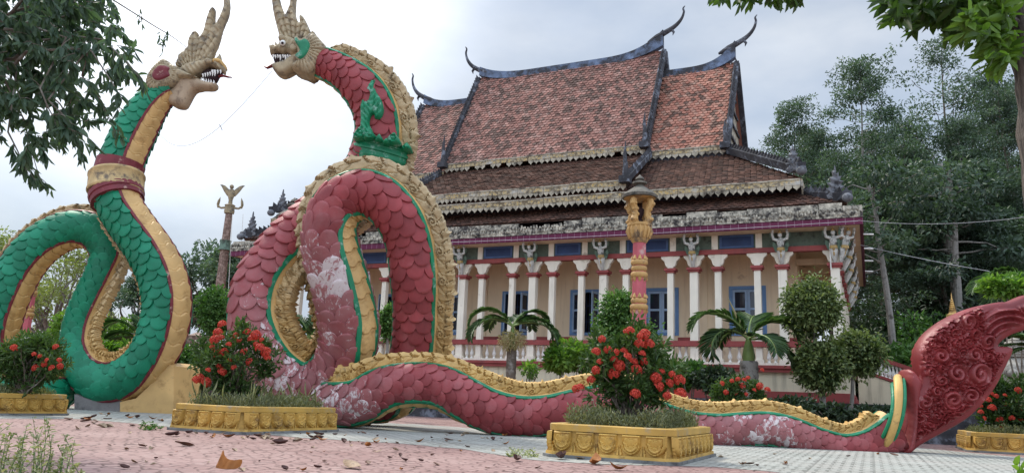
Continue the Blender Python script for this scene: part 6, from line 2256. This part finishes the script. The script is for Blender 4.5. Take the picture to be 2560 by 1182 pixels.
palm('feathery palm whose fronds fill the right green hole', (p[0], p[1], 0), at(352, 900, 27.5)[2], at(356, 850, 27.5)[2],
     [(1.9, 60, 178, 2.4, .5), (1.7, 35, 190, 2.6, .5), (1.6, 70, 20, 2.4, .45), (1.5, 15, 200, 1.6, .5), (1.5, 80, 120, 2.0, .45)], .13, 5, False)
p = at(2590, 800, 21)
palm('palm at the right edge above the carved tail', (p[0], p[1], 0), at(2590, 800, 21)[2], at(2590, 720, 21)[2],
     [(1.9, 35, 178, 1.9, .5), (1.7, 15, 190, 1.8, .5), (1.5, 55, 170, 2.2, .45), (1.5, 40, 90, 2, .4), (1.4, 40, 0, 2, .4)], .14, 6, False)
p = at(2600, 880, 17.8)
palm('low cycad with yellowish fronds behind the orange flowered bush', (p[0], p[1], 0), at(2600, 890, 17.8)[2], at(2600, 872, 17.8)[2],
     [(1.0, 20, 178, 1.1, .22), (1.0, 45, 172, 1.6, .22), (.9, 5, 190, .8, .22), (.9, 60, 120, 1.6, .2), (.9, 30, 20, 1.5, .2)], .14, 7, False, name='cycad')

# ---- cloud pruned ficus
def topiary(label, balls, foot, Y, seed, mat='ficus', rb=.45, n=2600, lsz=.12, cat='topiary'):
    f0 = at(*foot, Y)
    t = thing('pruned_ficus', label, cat, (f0[0], f0[1], 0))
    rs = np.random.RandomState(seed)
    off = np.array([f0[0], f0[1], 0])
    mb = MB()
    for bi, (px, py, rx, rz) in enumerate(balls):
        c = at(px, py, Y) - off
        lv = Leaves(seed + bi)
        k = mpp(Y)
        R3 = np.array([rx * k, rx * k * .9, rz * k])
        for q in range(16):
            d = rs.normal(size=3); d /= np.linalg.norm(d)
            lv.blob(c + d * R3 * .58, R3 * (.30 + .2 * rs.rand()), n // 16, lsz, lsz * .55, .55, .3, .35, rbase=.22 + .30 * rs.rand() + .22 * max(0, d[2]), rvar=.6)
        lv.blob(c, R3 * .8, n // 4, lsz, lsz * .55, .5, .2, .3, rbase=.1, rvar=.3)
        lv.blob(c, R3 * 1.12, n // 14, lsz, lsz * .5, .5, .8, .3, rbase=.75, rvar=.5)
        lv.build('leaf_ball', M[mat], t)
        limb(mb, (0.05 * bi, 0, 0), c, .08, .035, 0, 7, rs, .05)
    mb.build('trunk', M['palebark'], t, True)
    return t
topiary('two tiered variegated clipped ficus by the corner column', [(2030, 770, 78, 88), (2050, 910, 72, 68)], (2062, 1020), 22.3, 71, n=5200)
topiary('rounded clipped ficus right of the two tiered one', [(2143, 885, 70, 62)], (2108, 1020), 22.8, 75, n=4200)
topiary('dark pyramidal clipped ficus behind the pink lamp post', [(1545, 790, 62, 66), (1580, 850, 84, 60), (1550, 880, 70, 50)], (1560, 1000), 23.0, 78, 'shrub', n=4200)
topiary('small leafy ficus between the red serpent legs', [(972, 805, 26, 46)], (975, 960), 24.5, 82, 'shrub', n=1800)
bush('garden_shrub', 'bright green shrub on the bank right of the short palm', at(1425, 895, 23), (.85, .7, .42), 3000, .17, .09, 'bright', 'shrub', 91)
bush('garden_shrub', 'rounded green shrub behind the near flowering bush', at(1705, 935, 22), (.78, .7, .42), 3200, .14, .08, 'shrub', 'shrub', 92)
bush('garden_shrub', 'dark reddish shrub left of the stout palm', at(1790, 955, 21.5), (.6, .6, .38), 1800, .14, .08, 'darkshrub', 'shrub', 93)
bush('garden_shrub', 'dark low planting under the two tiered ficus', at(2085, 1036, 21), (1.3, .5, .25), 1800, .16, .08, 'darkshrub', 'shrub', 94)
bush('garden_shrub', 'dark low planting behind the wave of the tail', at(1960, 1022, 21), (1.3, .5, .25), 1800, .16, .08, 'darkshrub', 'shrub', 95)
bush('garden_shrub', 'small shrub at the stair foot left of the tail ring', at(2205, 1030, 21), (.7, .5, .2), 900, .14, .07, 'darkshrub', 'shrub', 96)
bush('garden_shrub', 'light green bush above the tip of the carved tail', at(2532, 712, 20), (.75, .6, .42), 1700, .17, .085, 'bright', 'shrub', 97)
bush('garden_shrub', 'low seedling with upright leaves on the bank before the temple', at(1330, 925, 22), (.3, .3, .25), 200, .14, .06, 'bright', 'shrub', 98)

# ---- red flowering bushes
flw = Leaves(5)
rsf = np.random.RandomState(9)
for k in range(95):
    d = rsf.normal(size=3); d[2] = abs(d[2]); d /= np.linalg.norm(d)
    tip = d * .085 * rsf.uniform(.8, 1.1)
    for q in range(4):
        a = q * PI / 2 + rsf.rand()
        s1 = np.cross(d, [0.3, .2, 1]); s1 /= np.linalg.norm(s1); s2 = np.cross(d, s1)
        flw.add([tip], [s1 * math.cos(a) + s2 * math.sin(a) + d * .25], [d], .030, .018)
flower_proto = flw.build('flower_cluster', M['petal'])
def ixora(label, c, base_z, r, nleaf, flowers, Y, seed, lsz=.10, mat='ixora', nb=52):
    rs = np.random.RandomState(seed)
    t = thing('flowering_bush', label, 'flowering bush', (c[0], c[1], base_z))
    off = np.array([c[0], c[1], base_z])
    mb, lv = MB(), Leaves(seed)
    h = c[2] - base_z
    for k in range(nb):
        d = rs.normal(size=3); d /= np.linalg.norm(d)
        q = np.array([d[0] * r[0], d[1] * r[1] * .9, h + d[2] * r[2]]) * 1.0
        q[:2] *= rs.uniform(.45, 1.08); q[2] = h + (q[2] - h) * rs.uniform(.5, 1.08)
        a = rs.rand() * 6.28
        limb(mb, (math.cos(a) * .06, math.sin(a) * .06, 0), q, .018, .006, 0, 5, rs, .03)
        s_ = r[0] * (.15 + .13 * rs.rand())
        lv.blob(q, (s_, s_, s_ * 1.2), nleaf // nb, lsz, lsz * .38, .4, .2, -.4, rbase=.2 + .55 * rs.rand() * (.6 + .4 * d[2]))
    mb.build('stem', M['bark'], t, True)
    lv.build('foliage', M[mat], t)
    for (px, py) in flowers:
        P_ = at(px, py, Y - rs.uniform(0.45, 1.05) * r[1]) - off
        f = flower_proto.copy(); COL.objects.link(f); f.parent = t
        f.location = tuple(P_)
        f.rotation_euler = (rs.uniform(.2, 1.2), 0, rs.uniform(-1.2, 1.2))
        if rs.rand() < .08:
            COL.objects.unlink(f); D.objects.remove(f)
            continue
        s_ = rs.uniform(.5, 1.05)
        f.scale = (s_,) * 3
    return t
c = PL['near']
Yn = float(c[1]) - .1
FN = [(1505,848),(1490,880),(1500,905),(1535,858),(1490,925),(1575,828),(1600,840),(1568,893),(1548,915),(1585,905),(1535,900),(1598,860),(1605,885),(1622,862),(1590,925),(1600,947),(1640,945),(1652,930),(1680,935),(1672,958),(1700,985),(1450,970),(1535,935),(1478,1015-65),(1665,1000-10),(1560,878),(1612,905),(1645,965),(1520,875),(1612,838),(1566,830),(1698,952),(1540,880),(1668,990),(1588,985),(1440,972)]
ixora('tall bush with many scarlet flower clusters in the front planter', at(1578, 922, Yn), .44, (.66, .58, .68), 4600, FN, Yn, 101, .105)
c = PL['second']; Y2 = float(c[1])
F2 = [(598,808),(556,812),(545,832),(553,845),(590,838),(618,832),(640,838),(600,852),(632,848),(530,868),(545,885),(525,890),(560,880),(575,900),(535,905),(520,925),(555,930),(500,945),(490,950),(650,870),(668,895),(610,880),(585,920),(625,905),(548,915),(570,940),(515,955),(655,850),(572,862),(538,850),(665,880),(640,860)]
ixora('red flowered bush with long grass in the second planter', at(585, 900, Y2), .44, (.74, .62, .66), 4000, F2, Y2, 102, .11)
c = PL['farleft']; Y3 = float(c[1])
F3 = [(75,855),(90,905),(110,910),(140,868),(60,890),(100,890),(150,915),(5,895),(130,920),(118,900),(85,885),(148,900),(35,870),(90,920)]
ixora('low bush with scattered red flowers by the green serpent', at(75, 905, Y3), .44, (.80, .65, .55), 5200, F3, Y3, 103, .11)
c = PL['right']; Y4 = float(c[1])
F4 = [(2490,990),(2512,988),(2450,1015),(2452,1030),(2480,1020),(2500,1050),(2530,1045),(2545,975),(2470,1000),(2520,1015),(2555,1020),(2540,1000),(2460,1045),(2505,1075),(2552,1050),(2530,1000),(2478,985)]
ixora('orange flowered bush in the planter right of the tail fan', at(2515, 1010, Y4), .44, (.95, .75, .62), 6200, F4, Y4, 104, .12)
F5 = [(1805,958),(1830,952),(1855,965),(1845,948),(1870,945),(1905,925),(1885,975),(1918,975),(1838,985),(1865,985),(1900,965),(1815,980),(1860,950)]
ixora('row of low red flowered plants along the crest, below the stout palm', at(1862, 985, 20.0), .25, (.72, .4, .35), 2600, F5, 20.0, 105, .11, nb=22)
COL.objects.unlink(flower_proto)
D.objects.remove(flower_proto)

# ---- ground cover and grass inside the planters
def cover(label, c, w_, l_, n, h_, mat, seed, L_=.05, W_=.018, z0=.43, blade=False):
    rs = np.random.RandomState(seed)
    lv = Leaves(seed)
    xy = (rs.rand(n, 2) - .5) * np.array([w_, l_])
    bl = np.sin(xy[:, 0] * 5 + seed) * .3 + np.sin(xy[:, 1] * 4) * .25 + .6
    hh = h_ * (0.35 + .65 * rs.rand(n)) * np.clip(bl + .35, .3, 1.2)
    P = np.stack([xy[:, 0], xy[:, 1], z0 + (hh * rs.rand(n) if not blade else hh * 0)], 1)
    A = rs.normal(size=(n, 3)) * (.55 if not blade else .6); A[:, 2] = np.abs(A[:, 2]) * .6 + (.6 if not blade else 1.0)
    N = rs.normal(size=(n, 3))
    lv.add(P, A, N, (L_ * (.7 + .6 * rs.rand(n))) if not blade else hh * 1.2, W_)
    o = lv.build('planter_ground_cover' if not blade else 'planter_grass', M[mat])
    o.location = (c[0], c[1], 0); o.rotation_euler = (0, 0, TROT)
    tag(o, label, 'ground cover' if not blade else 'grass', None, 'stuff')
cover('fine olive ground cover filling the front planter', PL['near'], 1.45, 2.3, 15000, .26, 'dry', 111, .06, .016)
cover('long wispy grass in the second planter', PL['second'], 1.35, 2.3, 260, .42, 'grass', 112, .3, .0045, .42, True)
cover('low weeds in the second planter', PL['second'], 1.35, 2.3, 5000, .2, 'dry', 113, .07, .018)
cover('low weeds in the left edge planter', PL['farleft'], 1.3, 2.2, 4000, .2, 'dry', 114, .07, .018)
cover('pale low planting in the planter right of the tail', PL['right'], 1.4, 2.2, 6000, .18, 'dry', 115, .07, .02)
cover('weeds in the farther right planter', PL['right2'], 2.0, 2.2, 3000, .2, 'shrub', 116, .1, .03)
cover('weeds in the far planter behind the green support', PL['back'], 1.6, 2.0, 3000, .22, 'darkshrub', 117, .1, .03)

# ---- weeds at the near left, seedling at the near right
def weed(label, pxs, seed, name='weed', mat='grass', lsz=.045, hpx=(1050, 1130), Yr=(5.2, 6.6), n=16, nl=16, wfac=.4):
    rs = np.random.RandomState(seed)
    c = at(sum(pxs) / 2, 1182, sum(Yr) / 2)
    t = thing(name, label, 'weed', (c[0], c[1], 0))
    mb, lv = MB(), Leaves(seed)
    for k in range(n):
        Y = rs.uniform(*Yr)
        tip = at(rs.uniform(*pxs), rs.uniform(*hpx), Y)
        b = np.array([tip[0] + rs.normal() * .06, Y + rs.normal() * .06, 0.0])
        if n <= 5:
            b = np.array([c[0] + (b[0] - c[0]) * .04, c[1] + (b[1] - c[1]) * .04, 0.0])
        mid = (tip + b) / 2 + rs.normal(size=3) * .025
        pts = catmull([b, mid, tip], 7)
        mb.tube([p - np.array([c[0], c[1], 0]) for p in pts], list(np.linspace(.004, .0015, len(pts))), 4)
        for q in range(nl):
            f = .15 + .85 * q / nl
            p = pts[int(f * (len(pts) - 1))] - np.array([c[0], c[1], 0]) + rs.normal(size=3) * .008
            d = rs.normal(size=3); d[2] = abs(d[2]) * .4 + .15
            lv.add([p], [d], [[rs.normal() * .3, rs.normal() * .3, 1]], lsz * rs.uniform(.6, 1.3), lsz * wfac)
    mb.build('stem', M['shrub'], t, True)
    lv.build('foliage', M[mat], t)
weed('feathery green weeds growing at the near left corner', (-30, 190), 121, n=34, nl=24, hpx=(1055, 1175))
weed('single weed stem sticking up at the near left', (80, 130), 122, n=4, nl=20, hpx=(1030, 1070), Yr=(5.8, 6.4))
weed('broad leaved seedling at the bottom right corner', (2530, 2562), 123, 'seedling', 'bright', .11, (1140, 1175), (4.9, 5.2), 5, 8, .42)
weed('tuft of weed at the left foot of the second planter', (355, 395), 124, n=10, nl=12, hpx=(1052, 1078), Yr=(13.6, 14.0), mat='shrub', lsz=.08)
weed('patch of thin grass at the left foot of the front planter', (1260, 1350), 125, n=26, nl=8, hpx=(1118, 1140), Yr=(10.8, 11.4), lsz=.05)

# ---- overhanging tree at upper left
def hang_cluster(lv, mb, p, d, rs, n, L_, W_, dark=.4):
    """twig with drooping leaflets"""
    q = p + d * rs.uniform(.10, .26)
    mb.tube([p, (p + q) / 2 + np.array([0, 0, .015]), q], [.005, .004, .002], 4)
    P, A, N = [], [], []
    for k in range(n):
        f = rs.rand()
        b = p * (1 - f) + q * f
        a = d * .6 + rs.normal(size=3) * .45 + np.array([0, 0, -.75])
        P.append(b); A.append(a); N.append(rs.normal(size=3) * .6 + np.array([0, -.5, .5]))
    lv.add(P, A, N, L_ * (.65 + .6 * rs.rand(n)), W_ * (.7 + .5 * rs.rand(n)), np.clip(dark + (rs.rand(n) - .5) * .7, 0, 1))
def poly_sample(poly, n, rs):
    A = np.array(poly, float); mn, mx_ = A.min(0), A.max(0)
    out = np.zeros((0, 2))
    while len(out) < n:
        c = mn + rs.rand(n * 2, 2) * (mx_ - mn)
        out = np.vstack([out, c[poly_inside([np.array(p) for p in poly], c)]])
    return out[:n]
rs = np.random.RandomState(77)
base = at(-330, 700, 10.5); base[2] = 0
ot = thing('overhanging_tree', 'leafy tree overhanging the upper left corner with drooping leaves', 'tree', base)
tk, lv = MB(), Leaves(77)
B0 = np.array([base[0], base[1], 0.])
fork = at(-260, 250, 10.3)
tk.tube([B0 - B0, (fork - B0) * np.array([.4, .4, .5]), fork - B0], [.3, .24, .18], 10)
poly1 = [(-120, -140), (250, -140), (268, -20), (318, 70), (338, 120), (300, 180), (262, 235), (225, 300), (160, 330), (120, 400), (60, 380), (-20, 330), (-120, 380)]
poly2 = [(-120, -140), (235, -140), (250, 40), (225, 150), (150, 230), (60, 270), (-120, 260)]
anch = []
for k in range(26):
    e = poly_sample(poly2, 1, rs)[0]
    P_ = at(e[0], e[1], rs.uniform(9.0, 11.5))
    limb(tk, fork - B0, P_ - B0, .05, .008, .25, 5, rs, .10, 7)
    anch.append(P_)
anch = np.array(anch)
for poly, n in ((poly2, 430), (poly1, 210)):
    for e in poly_sample(poly, n, rs):
        P_ = at(e[0], e[1], rs.uniform(8.8, 11.6))
        d = np.array([rs.normal() * .5 + .35, rs.normal() * .4, -.35 + rs.normal() * .3]); d /= np.linalg.norm(d)
        hang_cluster(lv, tk, P_ - B0, d, rs, 11, .175, .058, .45)
for ch in ([(205, 190), (250, 250), (285, 330)], [(150, 260), (190, 330), (200, 385)], [(60, 300), (80, 380), (100, 450)], [(100, 220), (140, 300), (215, 340)], [(260, 100), (310, 150), (345, 190)], [(20, 330), (50, 390), (60, 420)], [(230, 130), (285, 215), (300, 250)], [(120, 250), (170, 300), (180, 310)]):
    Yc = rs.uniform(9.0, 10.2)
    C = catmull([at(x, y, Yc) - B0 for x, y in ch], 6)
    a = anch[np.argmin(np.linalg.norm(anch - (C[0] + B0), axis=1))] - B0
    tk.tube([a] + list(C), list(np.linspace(.012, .003, len(C) + 1)), 4)
    for q in C[3::2]:
        d = np.array([.4 + rs.normal() * .3, rs.normal() * .3, -.6]); d /= np.linalg.norm(d)
        hang_cluster(lv, tk, q, d, rs, 7, .18, .055, .4)
C = catmull([at(x, y, 9.8) - B0 for x, y in [(330, 30), (385, 65), (430, 92), (470, 122)]], 6)
tk.tube([at(250, -20, 9.8) - B0] + list(C), list(np.linspace(.010, .003, len(C) + 1)), 4)
for (x, y) in [(400, 78), (412, 88), (420, 72), (350, 20), (355, 30), (408, 105)]:
    hang_cluster(lv, tk, at(x, y, 9.8) - B0, np.array([.1, 0, -.9]), rs, 5, .10, .028, .3)
tk.build('trunk_and_limbs', M['bark'], ot, True)
lv.build('crown', M['overleaf'], ot)
# ---- near tree at the right edge
def bark_mat():
    m, t, b = new_mat('furrowed_bark')
    c = nn(t, 'ShaderNodeTexCoord'); mp_ = nn(t, 'ShaderNodeMapping'); mp_.inputs['Scale'].default_value = (22, 22, 3.0)
    t.links.new(c.outputs['Object'], mp_.inputs[0])
    n1 = noise(t, 1.0, 8, 0.65, mp_.outputs[0], dist=.6)
    n2 = noise(t, 3.0, 5)
    col = ramp(t, n1, [(.38, (.030, .025, .021)), (.52, (.105, .088, .073)), (.70, (.19, .168, .142))])
    col = mixc(t, mapr(t, n2, .62, .7, 0, .6), col, (.42, .40, .36))
    t.links.new(col, b.inputs['Base Color']); b.inputs['Roughness'].default_value = .9
    bump(t, b, n1, 1.0, .04)
    return m
M['roughbark'] = bark_mat()
rs = np.random.RandomState(88)
TYr = 7.6
b0 = at(2760, 1300, TYr); base = np.array([b0[0], b0[1], 0.])
rt_ = thing('near_tree', 'rough barked near tree at the right edge with broad leaves overhead', 'tree', base)
tk, lv = MB(), Leaves(88)
pts = [at(2760, 1300, TYr), at(2690, 900, TYr), at(2625, 600, TYr), at(2597, 300, TYr), at(2584, 120, TYr), at(2576, 0, TYr), at(2570, -120, TYr), at(2560, -420, TYr)]
pts[0][2] = 0
C = catmull([p - base for p in pts], 8)
rad = .19 + .012 * np.sin(np.arange(len(C)) * 1.7) + .012 * np.sin(np.arange(len(C)) * .9)
rad[:4] += np.array([.1, .06, .03, .01])
tk.tube(C, list(rad), 20)
for ends in (((2540, -60), (2470, -30), (2420, -10)), ((2545, -90), (2400, -110), (2300, -40)), ((2540, -130), (2200, -200), (1950, -60)), ((2545, 60), (2510, 50), (2470, 60))):
    Q = catmull([at(x, y, TYr - .15 * i) - base for i, (x, y) in enumerate(ends)], 6)
    tk.tube(Q, list(np.linspace(.06, .012, len(Q))), 6)
def broad(poly, n, Yr, L_, W_, dark, var=.5):
    for e in poly_sample(poly, n, rs):
        p = at(e[0], e[1], rs.uniform(*Yr)) - base
        k = rs.randint(3, 6)
        P, A, N = [], [], []
        ax = np.array([-.35 + rs.normal() * .5, rs.normal() * .5, -.55 + rs.normal() * .35])
        for q in range(k):
            P.append(p + rs.normal(size=3) * .02); A.append(ax + rs.normal(size=3) * .55); N.append(rs.normal(size=3) * .7 + np.array([0, -.4, .7]))
        lv.add(P, A, N, L_ * (.7 + .5 * rs.rand(k)), W_ * (.75 + .4 * rs.rand(k)), np.clip(dark + (rs.rand(k) - .5) * var, 0, 1))
broad([(2400, 70), (2430, 20), (2470, -30), (2530, -40), (2525, 60), (2530, 160), (2495, 160), (2450, 120)], 125, (7.0, 7.7), .20, .075, .62, .75)
broad([(2215, -60), (2470, -60), (2455, 20), (2430, 80), (2390, 95), (2345, 60), (2290, 70), (2225, 30)], 150, (7.4, 8.4), .22, .09, .10, .25)
broad([(1765, -60), (2040, -60), (2020, -8), (1960, 0), (1890, 8), (1850, -2), (1790, -8)], 60, (7.2, 8.0), .16, .07, .12, .3)
tk.build('trunk', M['roughbark'], rt_, True)
lv.build('crown', M['rightleaf'], rt_)

# ---- fallen leaves
def fallen_mesh(kind, seed):
    rs = np.random.RandomState(seed)
    mb = MB()
    nx, ny = 9, 5
    V = []
    for i in range(nx):
        t = i / (nx - 1)
        w_ = .5 * math.sin(PI * min(1, t * .97 + .015)) ** .75
        for j in range(ny):
            s_ = -1 + 2 * j / (ny - 1)
            x = (t - .5)
            y = s_ * w_ * .52
            z = .02 + kind[0] * (t - .5) ** 2 * 1.6 + kind[1] * s_ * s_ * w_ + kind[2] * max(0, t - .4) * .9 + .02 * math.sin(7 * t + 3 * s_ + seed)
            V.append((x, y, z))
    Fc = [(i * ny + j, i * ny + j + 1, (i + 1) * ny + j + 1, (i + 1) * ny + j) for i in range(nx - 1) for j in range(ny - 1)]
    mb.add(V, Fc)
    mb.tube([(-.5, 0, .03), (-.62, .02, .05), (-.72, .05, .04)], [.012, .01, .006], 4)
    return mb
browns = [paint('dead_leaf_' + n_, c_, .6, .3, 6.0, (.05, .03, .02), .3, 6.0, 30, .2) for n_, c_ in (('brown', (.13, .06, .038)), ('dark', (.075, .03, .025)), ('tan', (.30, .20, .12)), ('orange', (.33, .12, .025)), ('pale', (.38, .29, .20)))]
kinds = [(.25, .25, 0), (.5, .5, 0), (.15, .1, .3), (.7, .2, .1), (.1, .55, 0)]
lp = []
for i in range(10):
    o = fallen_mesh(kinds[i % 5], 130 + i).build('fallen_leaf', browns[i % 5], None, True)
    lp.append(o)
big = fallen_mesh((.35, .9, .15), 150).build('fallen_leaf', browns[3], None, True)
rs = np.random.RandomState(15)
def lay(o, px, py, size, rz, label, group=None, tilt=(0, 0), z=.006):
    g_ = ground(px, py)
    o.location = (g_[0], g_[1], z)
    o.rotation_euler = (tilt[0], tilt[1], rz)
    o.scale = (size,) * 3
    tag(o, label, 'fallen leaf', group)
first = set()
def nextleaf(i):
    if i not in first:
        first.add(i); return lp[i]
    q = lp[i].copy(); COL.objects.link(q)
    return q
D.objects.remove(big)
g_ = ground(562, 1171)
bl_ = MB()
Yb = float(g_[1])
inflate(bl_, smooth_closed([(529, 1169), (538, 1156), (546, 1140), (552, 1125), (557, 1136), (566, 1146), (580, 1150), (594, 1150), (594, 1163), (588, 1171), (565, 1174), (543, 1172)], 3),
        lambda x, y: at(x, y, Yb) + np.array([0, .10 * ((x - 562) / 33.0) ** 2 + .05 * (1172 - y) / 45.0, 0]), (0, -1, 0), .012, 4, 5, lambda x, y, d: .006 * math.sin(x * .4 + y * .2), .5)
o = bl_.build('fallen_leaf', browns[3], None, True, (g_[0], g_[1], .004), loc=(g_[0], g_[1], .004))
tag(o, 'large upright orange brown dead leaf standing on the pink paving', 'fallen leaf')
SP = [(455, 1010, .2, 2, 'curled brown leaf by the far left of the paving'), (880, 1170, .30, 2, 'long pale brown leaf lying folded at the bottom of the paving'), (920, 1160, .14, 0, 'small brown curl behind the long folded leaf'),
      (1290, 1152, .22, 1, 'dark maroon curved leaf near the front planter'), (1405, 1148, .3, 1, 'dark leaf leaning on the front planter foot'), (1490, 1160, .30, 3, 'orange leaf lying by the front planter corner'), (1545, 1175, .22, 3, 'golden leaf at the bottom below the front planter'),
      (355, 1118, .2, 0, 'brown leaf left of the second planter'), (460, 1115, .26, 0, 'brown folded leaf with pale edge in front of the second planter'), (700, 1112, .24, 1, 'dark red leaf below the second planter'),
      (920, 1117, .2, 3, 'rusty curled leaf in the middle of the pink paving'), (1870, 1162, .2, 0, 'lone brown leaf on the white paving near the bottom right'), (170, 1050, .26, 0, 'rounded brown leaf beside the left planter corner'),
      (2235, 1138, .16, 0, 'small brown leaf on white paving in front of the tail fan'), (430, 1090, .2, 1, 'dark leaf right of the weed tuft'), (310, 1172, .1, 1, 'tiny black seed like leaf at the bottom left'), (1450, 1148, .2, 2, 'pale upturned leaf on the front planter foot')]
for i, (px, py, s_, k, lab) in enumerate(SP):
    lay(nextleaf(k if i % 2 else k + 5), px, py, s_, rs.rand() * 6.28, lab, None, (rs.uniform(-.3, .3), rs.uniform(-.2, .2)), .01)
GL = 'scattered dead leaves on the paving'
def scatter(n, box, smin, smax):
    for _ in range(n):
        px, py = rs.uniform(box[0], box[1]), rs.uniform(box[2], box[3])
        d = ground(px, py)
        if d[1] > 24 or d[1] < 0:
            continue
        lay(nextleaf(rs.randint(10)), px, py, rs.uniform(smin, smax), rs.rand() * 6.28, 'small dry leaf scattered on the paving', GL, (rs.uniform(-.25, .25), rs.uniform(-.25, .25)), .006)
scatter(26, (600, 810, 1085, 1104), .08, .2)
scatter(14, (430, 600, 1080, 1095), .10, .18)
scatter(30, (820, 1330, 1078, 1112), .07, .18)
scatter(22, (190, 420, 1035, 1075), .12, .22)
scatter(40, (0, 1350, 1080, 1180), .035, .11)
scatter(18, (560, 1300, 1110, 1180), .05, .12)
scatter(10, (1780, 2300, 1120, 1175), .06, .12)

# ---- small far things on the right, cables
sp_ = at(2380, 760, 33)
stp = thing('golden_spire', 'thin golden ringed spire behind the carved tail fan', 'spire', (sp_[0], sp_[1], 0))
mb = MB(); zb, zt = at(2380, 786, 33)[2], at(2380, 730, 33)[2]
pr_ = [(.5, 0), (.5, zb - .4), (.28, zb - .3), (.24, zb), (.16, zb + .05)]
for k in range(7):
    z = zb + .1 + k * (zt - zb - .3) / 8
    pr_ += [(.13 - k * .014, z), (.15 - k * .016, z + .04), (.10 - k * .012, z + .07)]
pr_ += [(.02, zt - .15), (0.0, zt)]
mb.lathe(pr_, seg=12); mb.build('ringed_spire', M['gold'], stp, True)
st_ = at(2548, 900, 22)
sto = thing('stone_statue', 'grey stone lion statue with patterned dome half hidden at the right edge', 'statue', (st_[0], st_[1], 0))
M['stone'] = paint('grey_statue_stone', (.42, .40, .36), .85, .25, 4.0, (.15, .14, .12), .4, 3.0, 40, .4)
z0 = at(2548, 960, 22)[2]; z1 = at(2548, 888, 22)[2]
mb = MB(); mb.lathe([(.5, 0), (.5, z0 - .5), (.42, z0 - .4), (.40, z0 - .2)], seg=12); mb.build('pedestal', M['stone'], sto, True)
mb = MB(); mb.sphere((0, 0, z0 + .25), (.5, .45, .62), 0, 16, 10); mb.sphere((-.32, -.25, z0 + .35), (.26, .26, .24), 0, 12, 8); mb.sphere((-.46, -.40, z0 + .28), (.15, .15, .12), 0, 10, 7)
for s__ in (-.12, .2):
    mb.tube([(-.3 + s__, -.35, z0 + .1), (-.32 + s__, -.42, z0 - .25), (-.36 + s__, -.5, z0 - .38)], [.12, .1, .12], 8)
mb.build('lion_body', M['stone'], sto, True)
mb = MB(); mb.lathe([(.36, z0 + .75), (.38, z0 + .95), (.30, z0 + 1.15), (.16, z0 + 1.28), (0, z0 + 1.33)], seg=20)
for k in range(6):
    z = z0 + .80 + k * .08
    r = np.interp(z - z0, [.75, .95, 1.15, 1.28], [.36, .38, .30, .16]) + .004
    mb.lathe([(r, z), (r + .016, z + .025), (r, z + .05)], seg=20)
mb.build('patterned_dome', M['stone'], sto, True)
def cable(label, a, b, sag, r=.012):
    mb = MB()
    a, b = np.array(a), np.array(b)
    pts = []
    for k in range(24):
        t = k / 23
        p = a * (1 - t) + b * t
        p[2] -= sag * 4 * t * (1 - t)
        pts.append(p)
    mb.tube(pts, r, 4)
    tag(mb.build('cable', D.materials['grey_wire'], None, True), label, 'cable')
cable('upper thin cable running right from the temple eave corner', at(2146, 551, 24.0), at(2700, 520, 20), .25, .006)
cable('lower sagging cable from the bracket figures to the right', at(2150, 612, 26), at(2720, 712, 22), .12, .008)
cable('thin cable along the front of the purple temple eave', at(1110, 606, 30.2), at(2146, 552, 23.8), .06, .008)
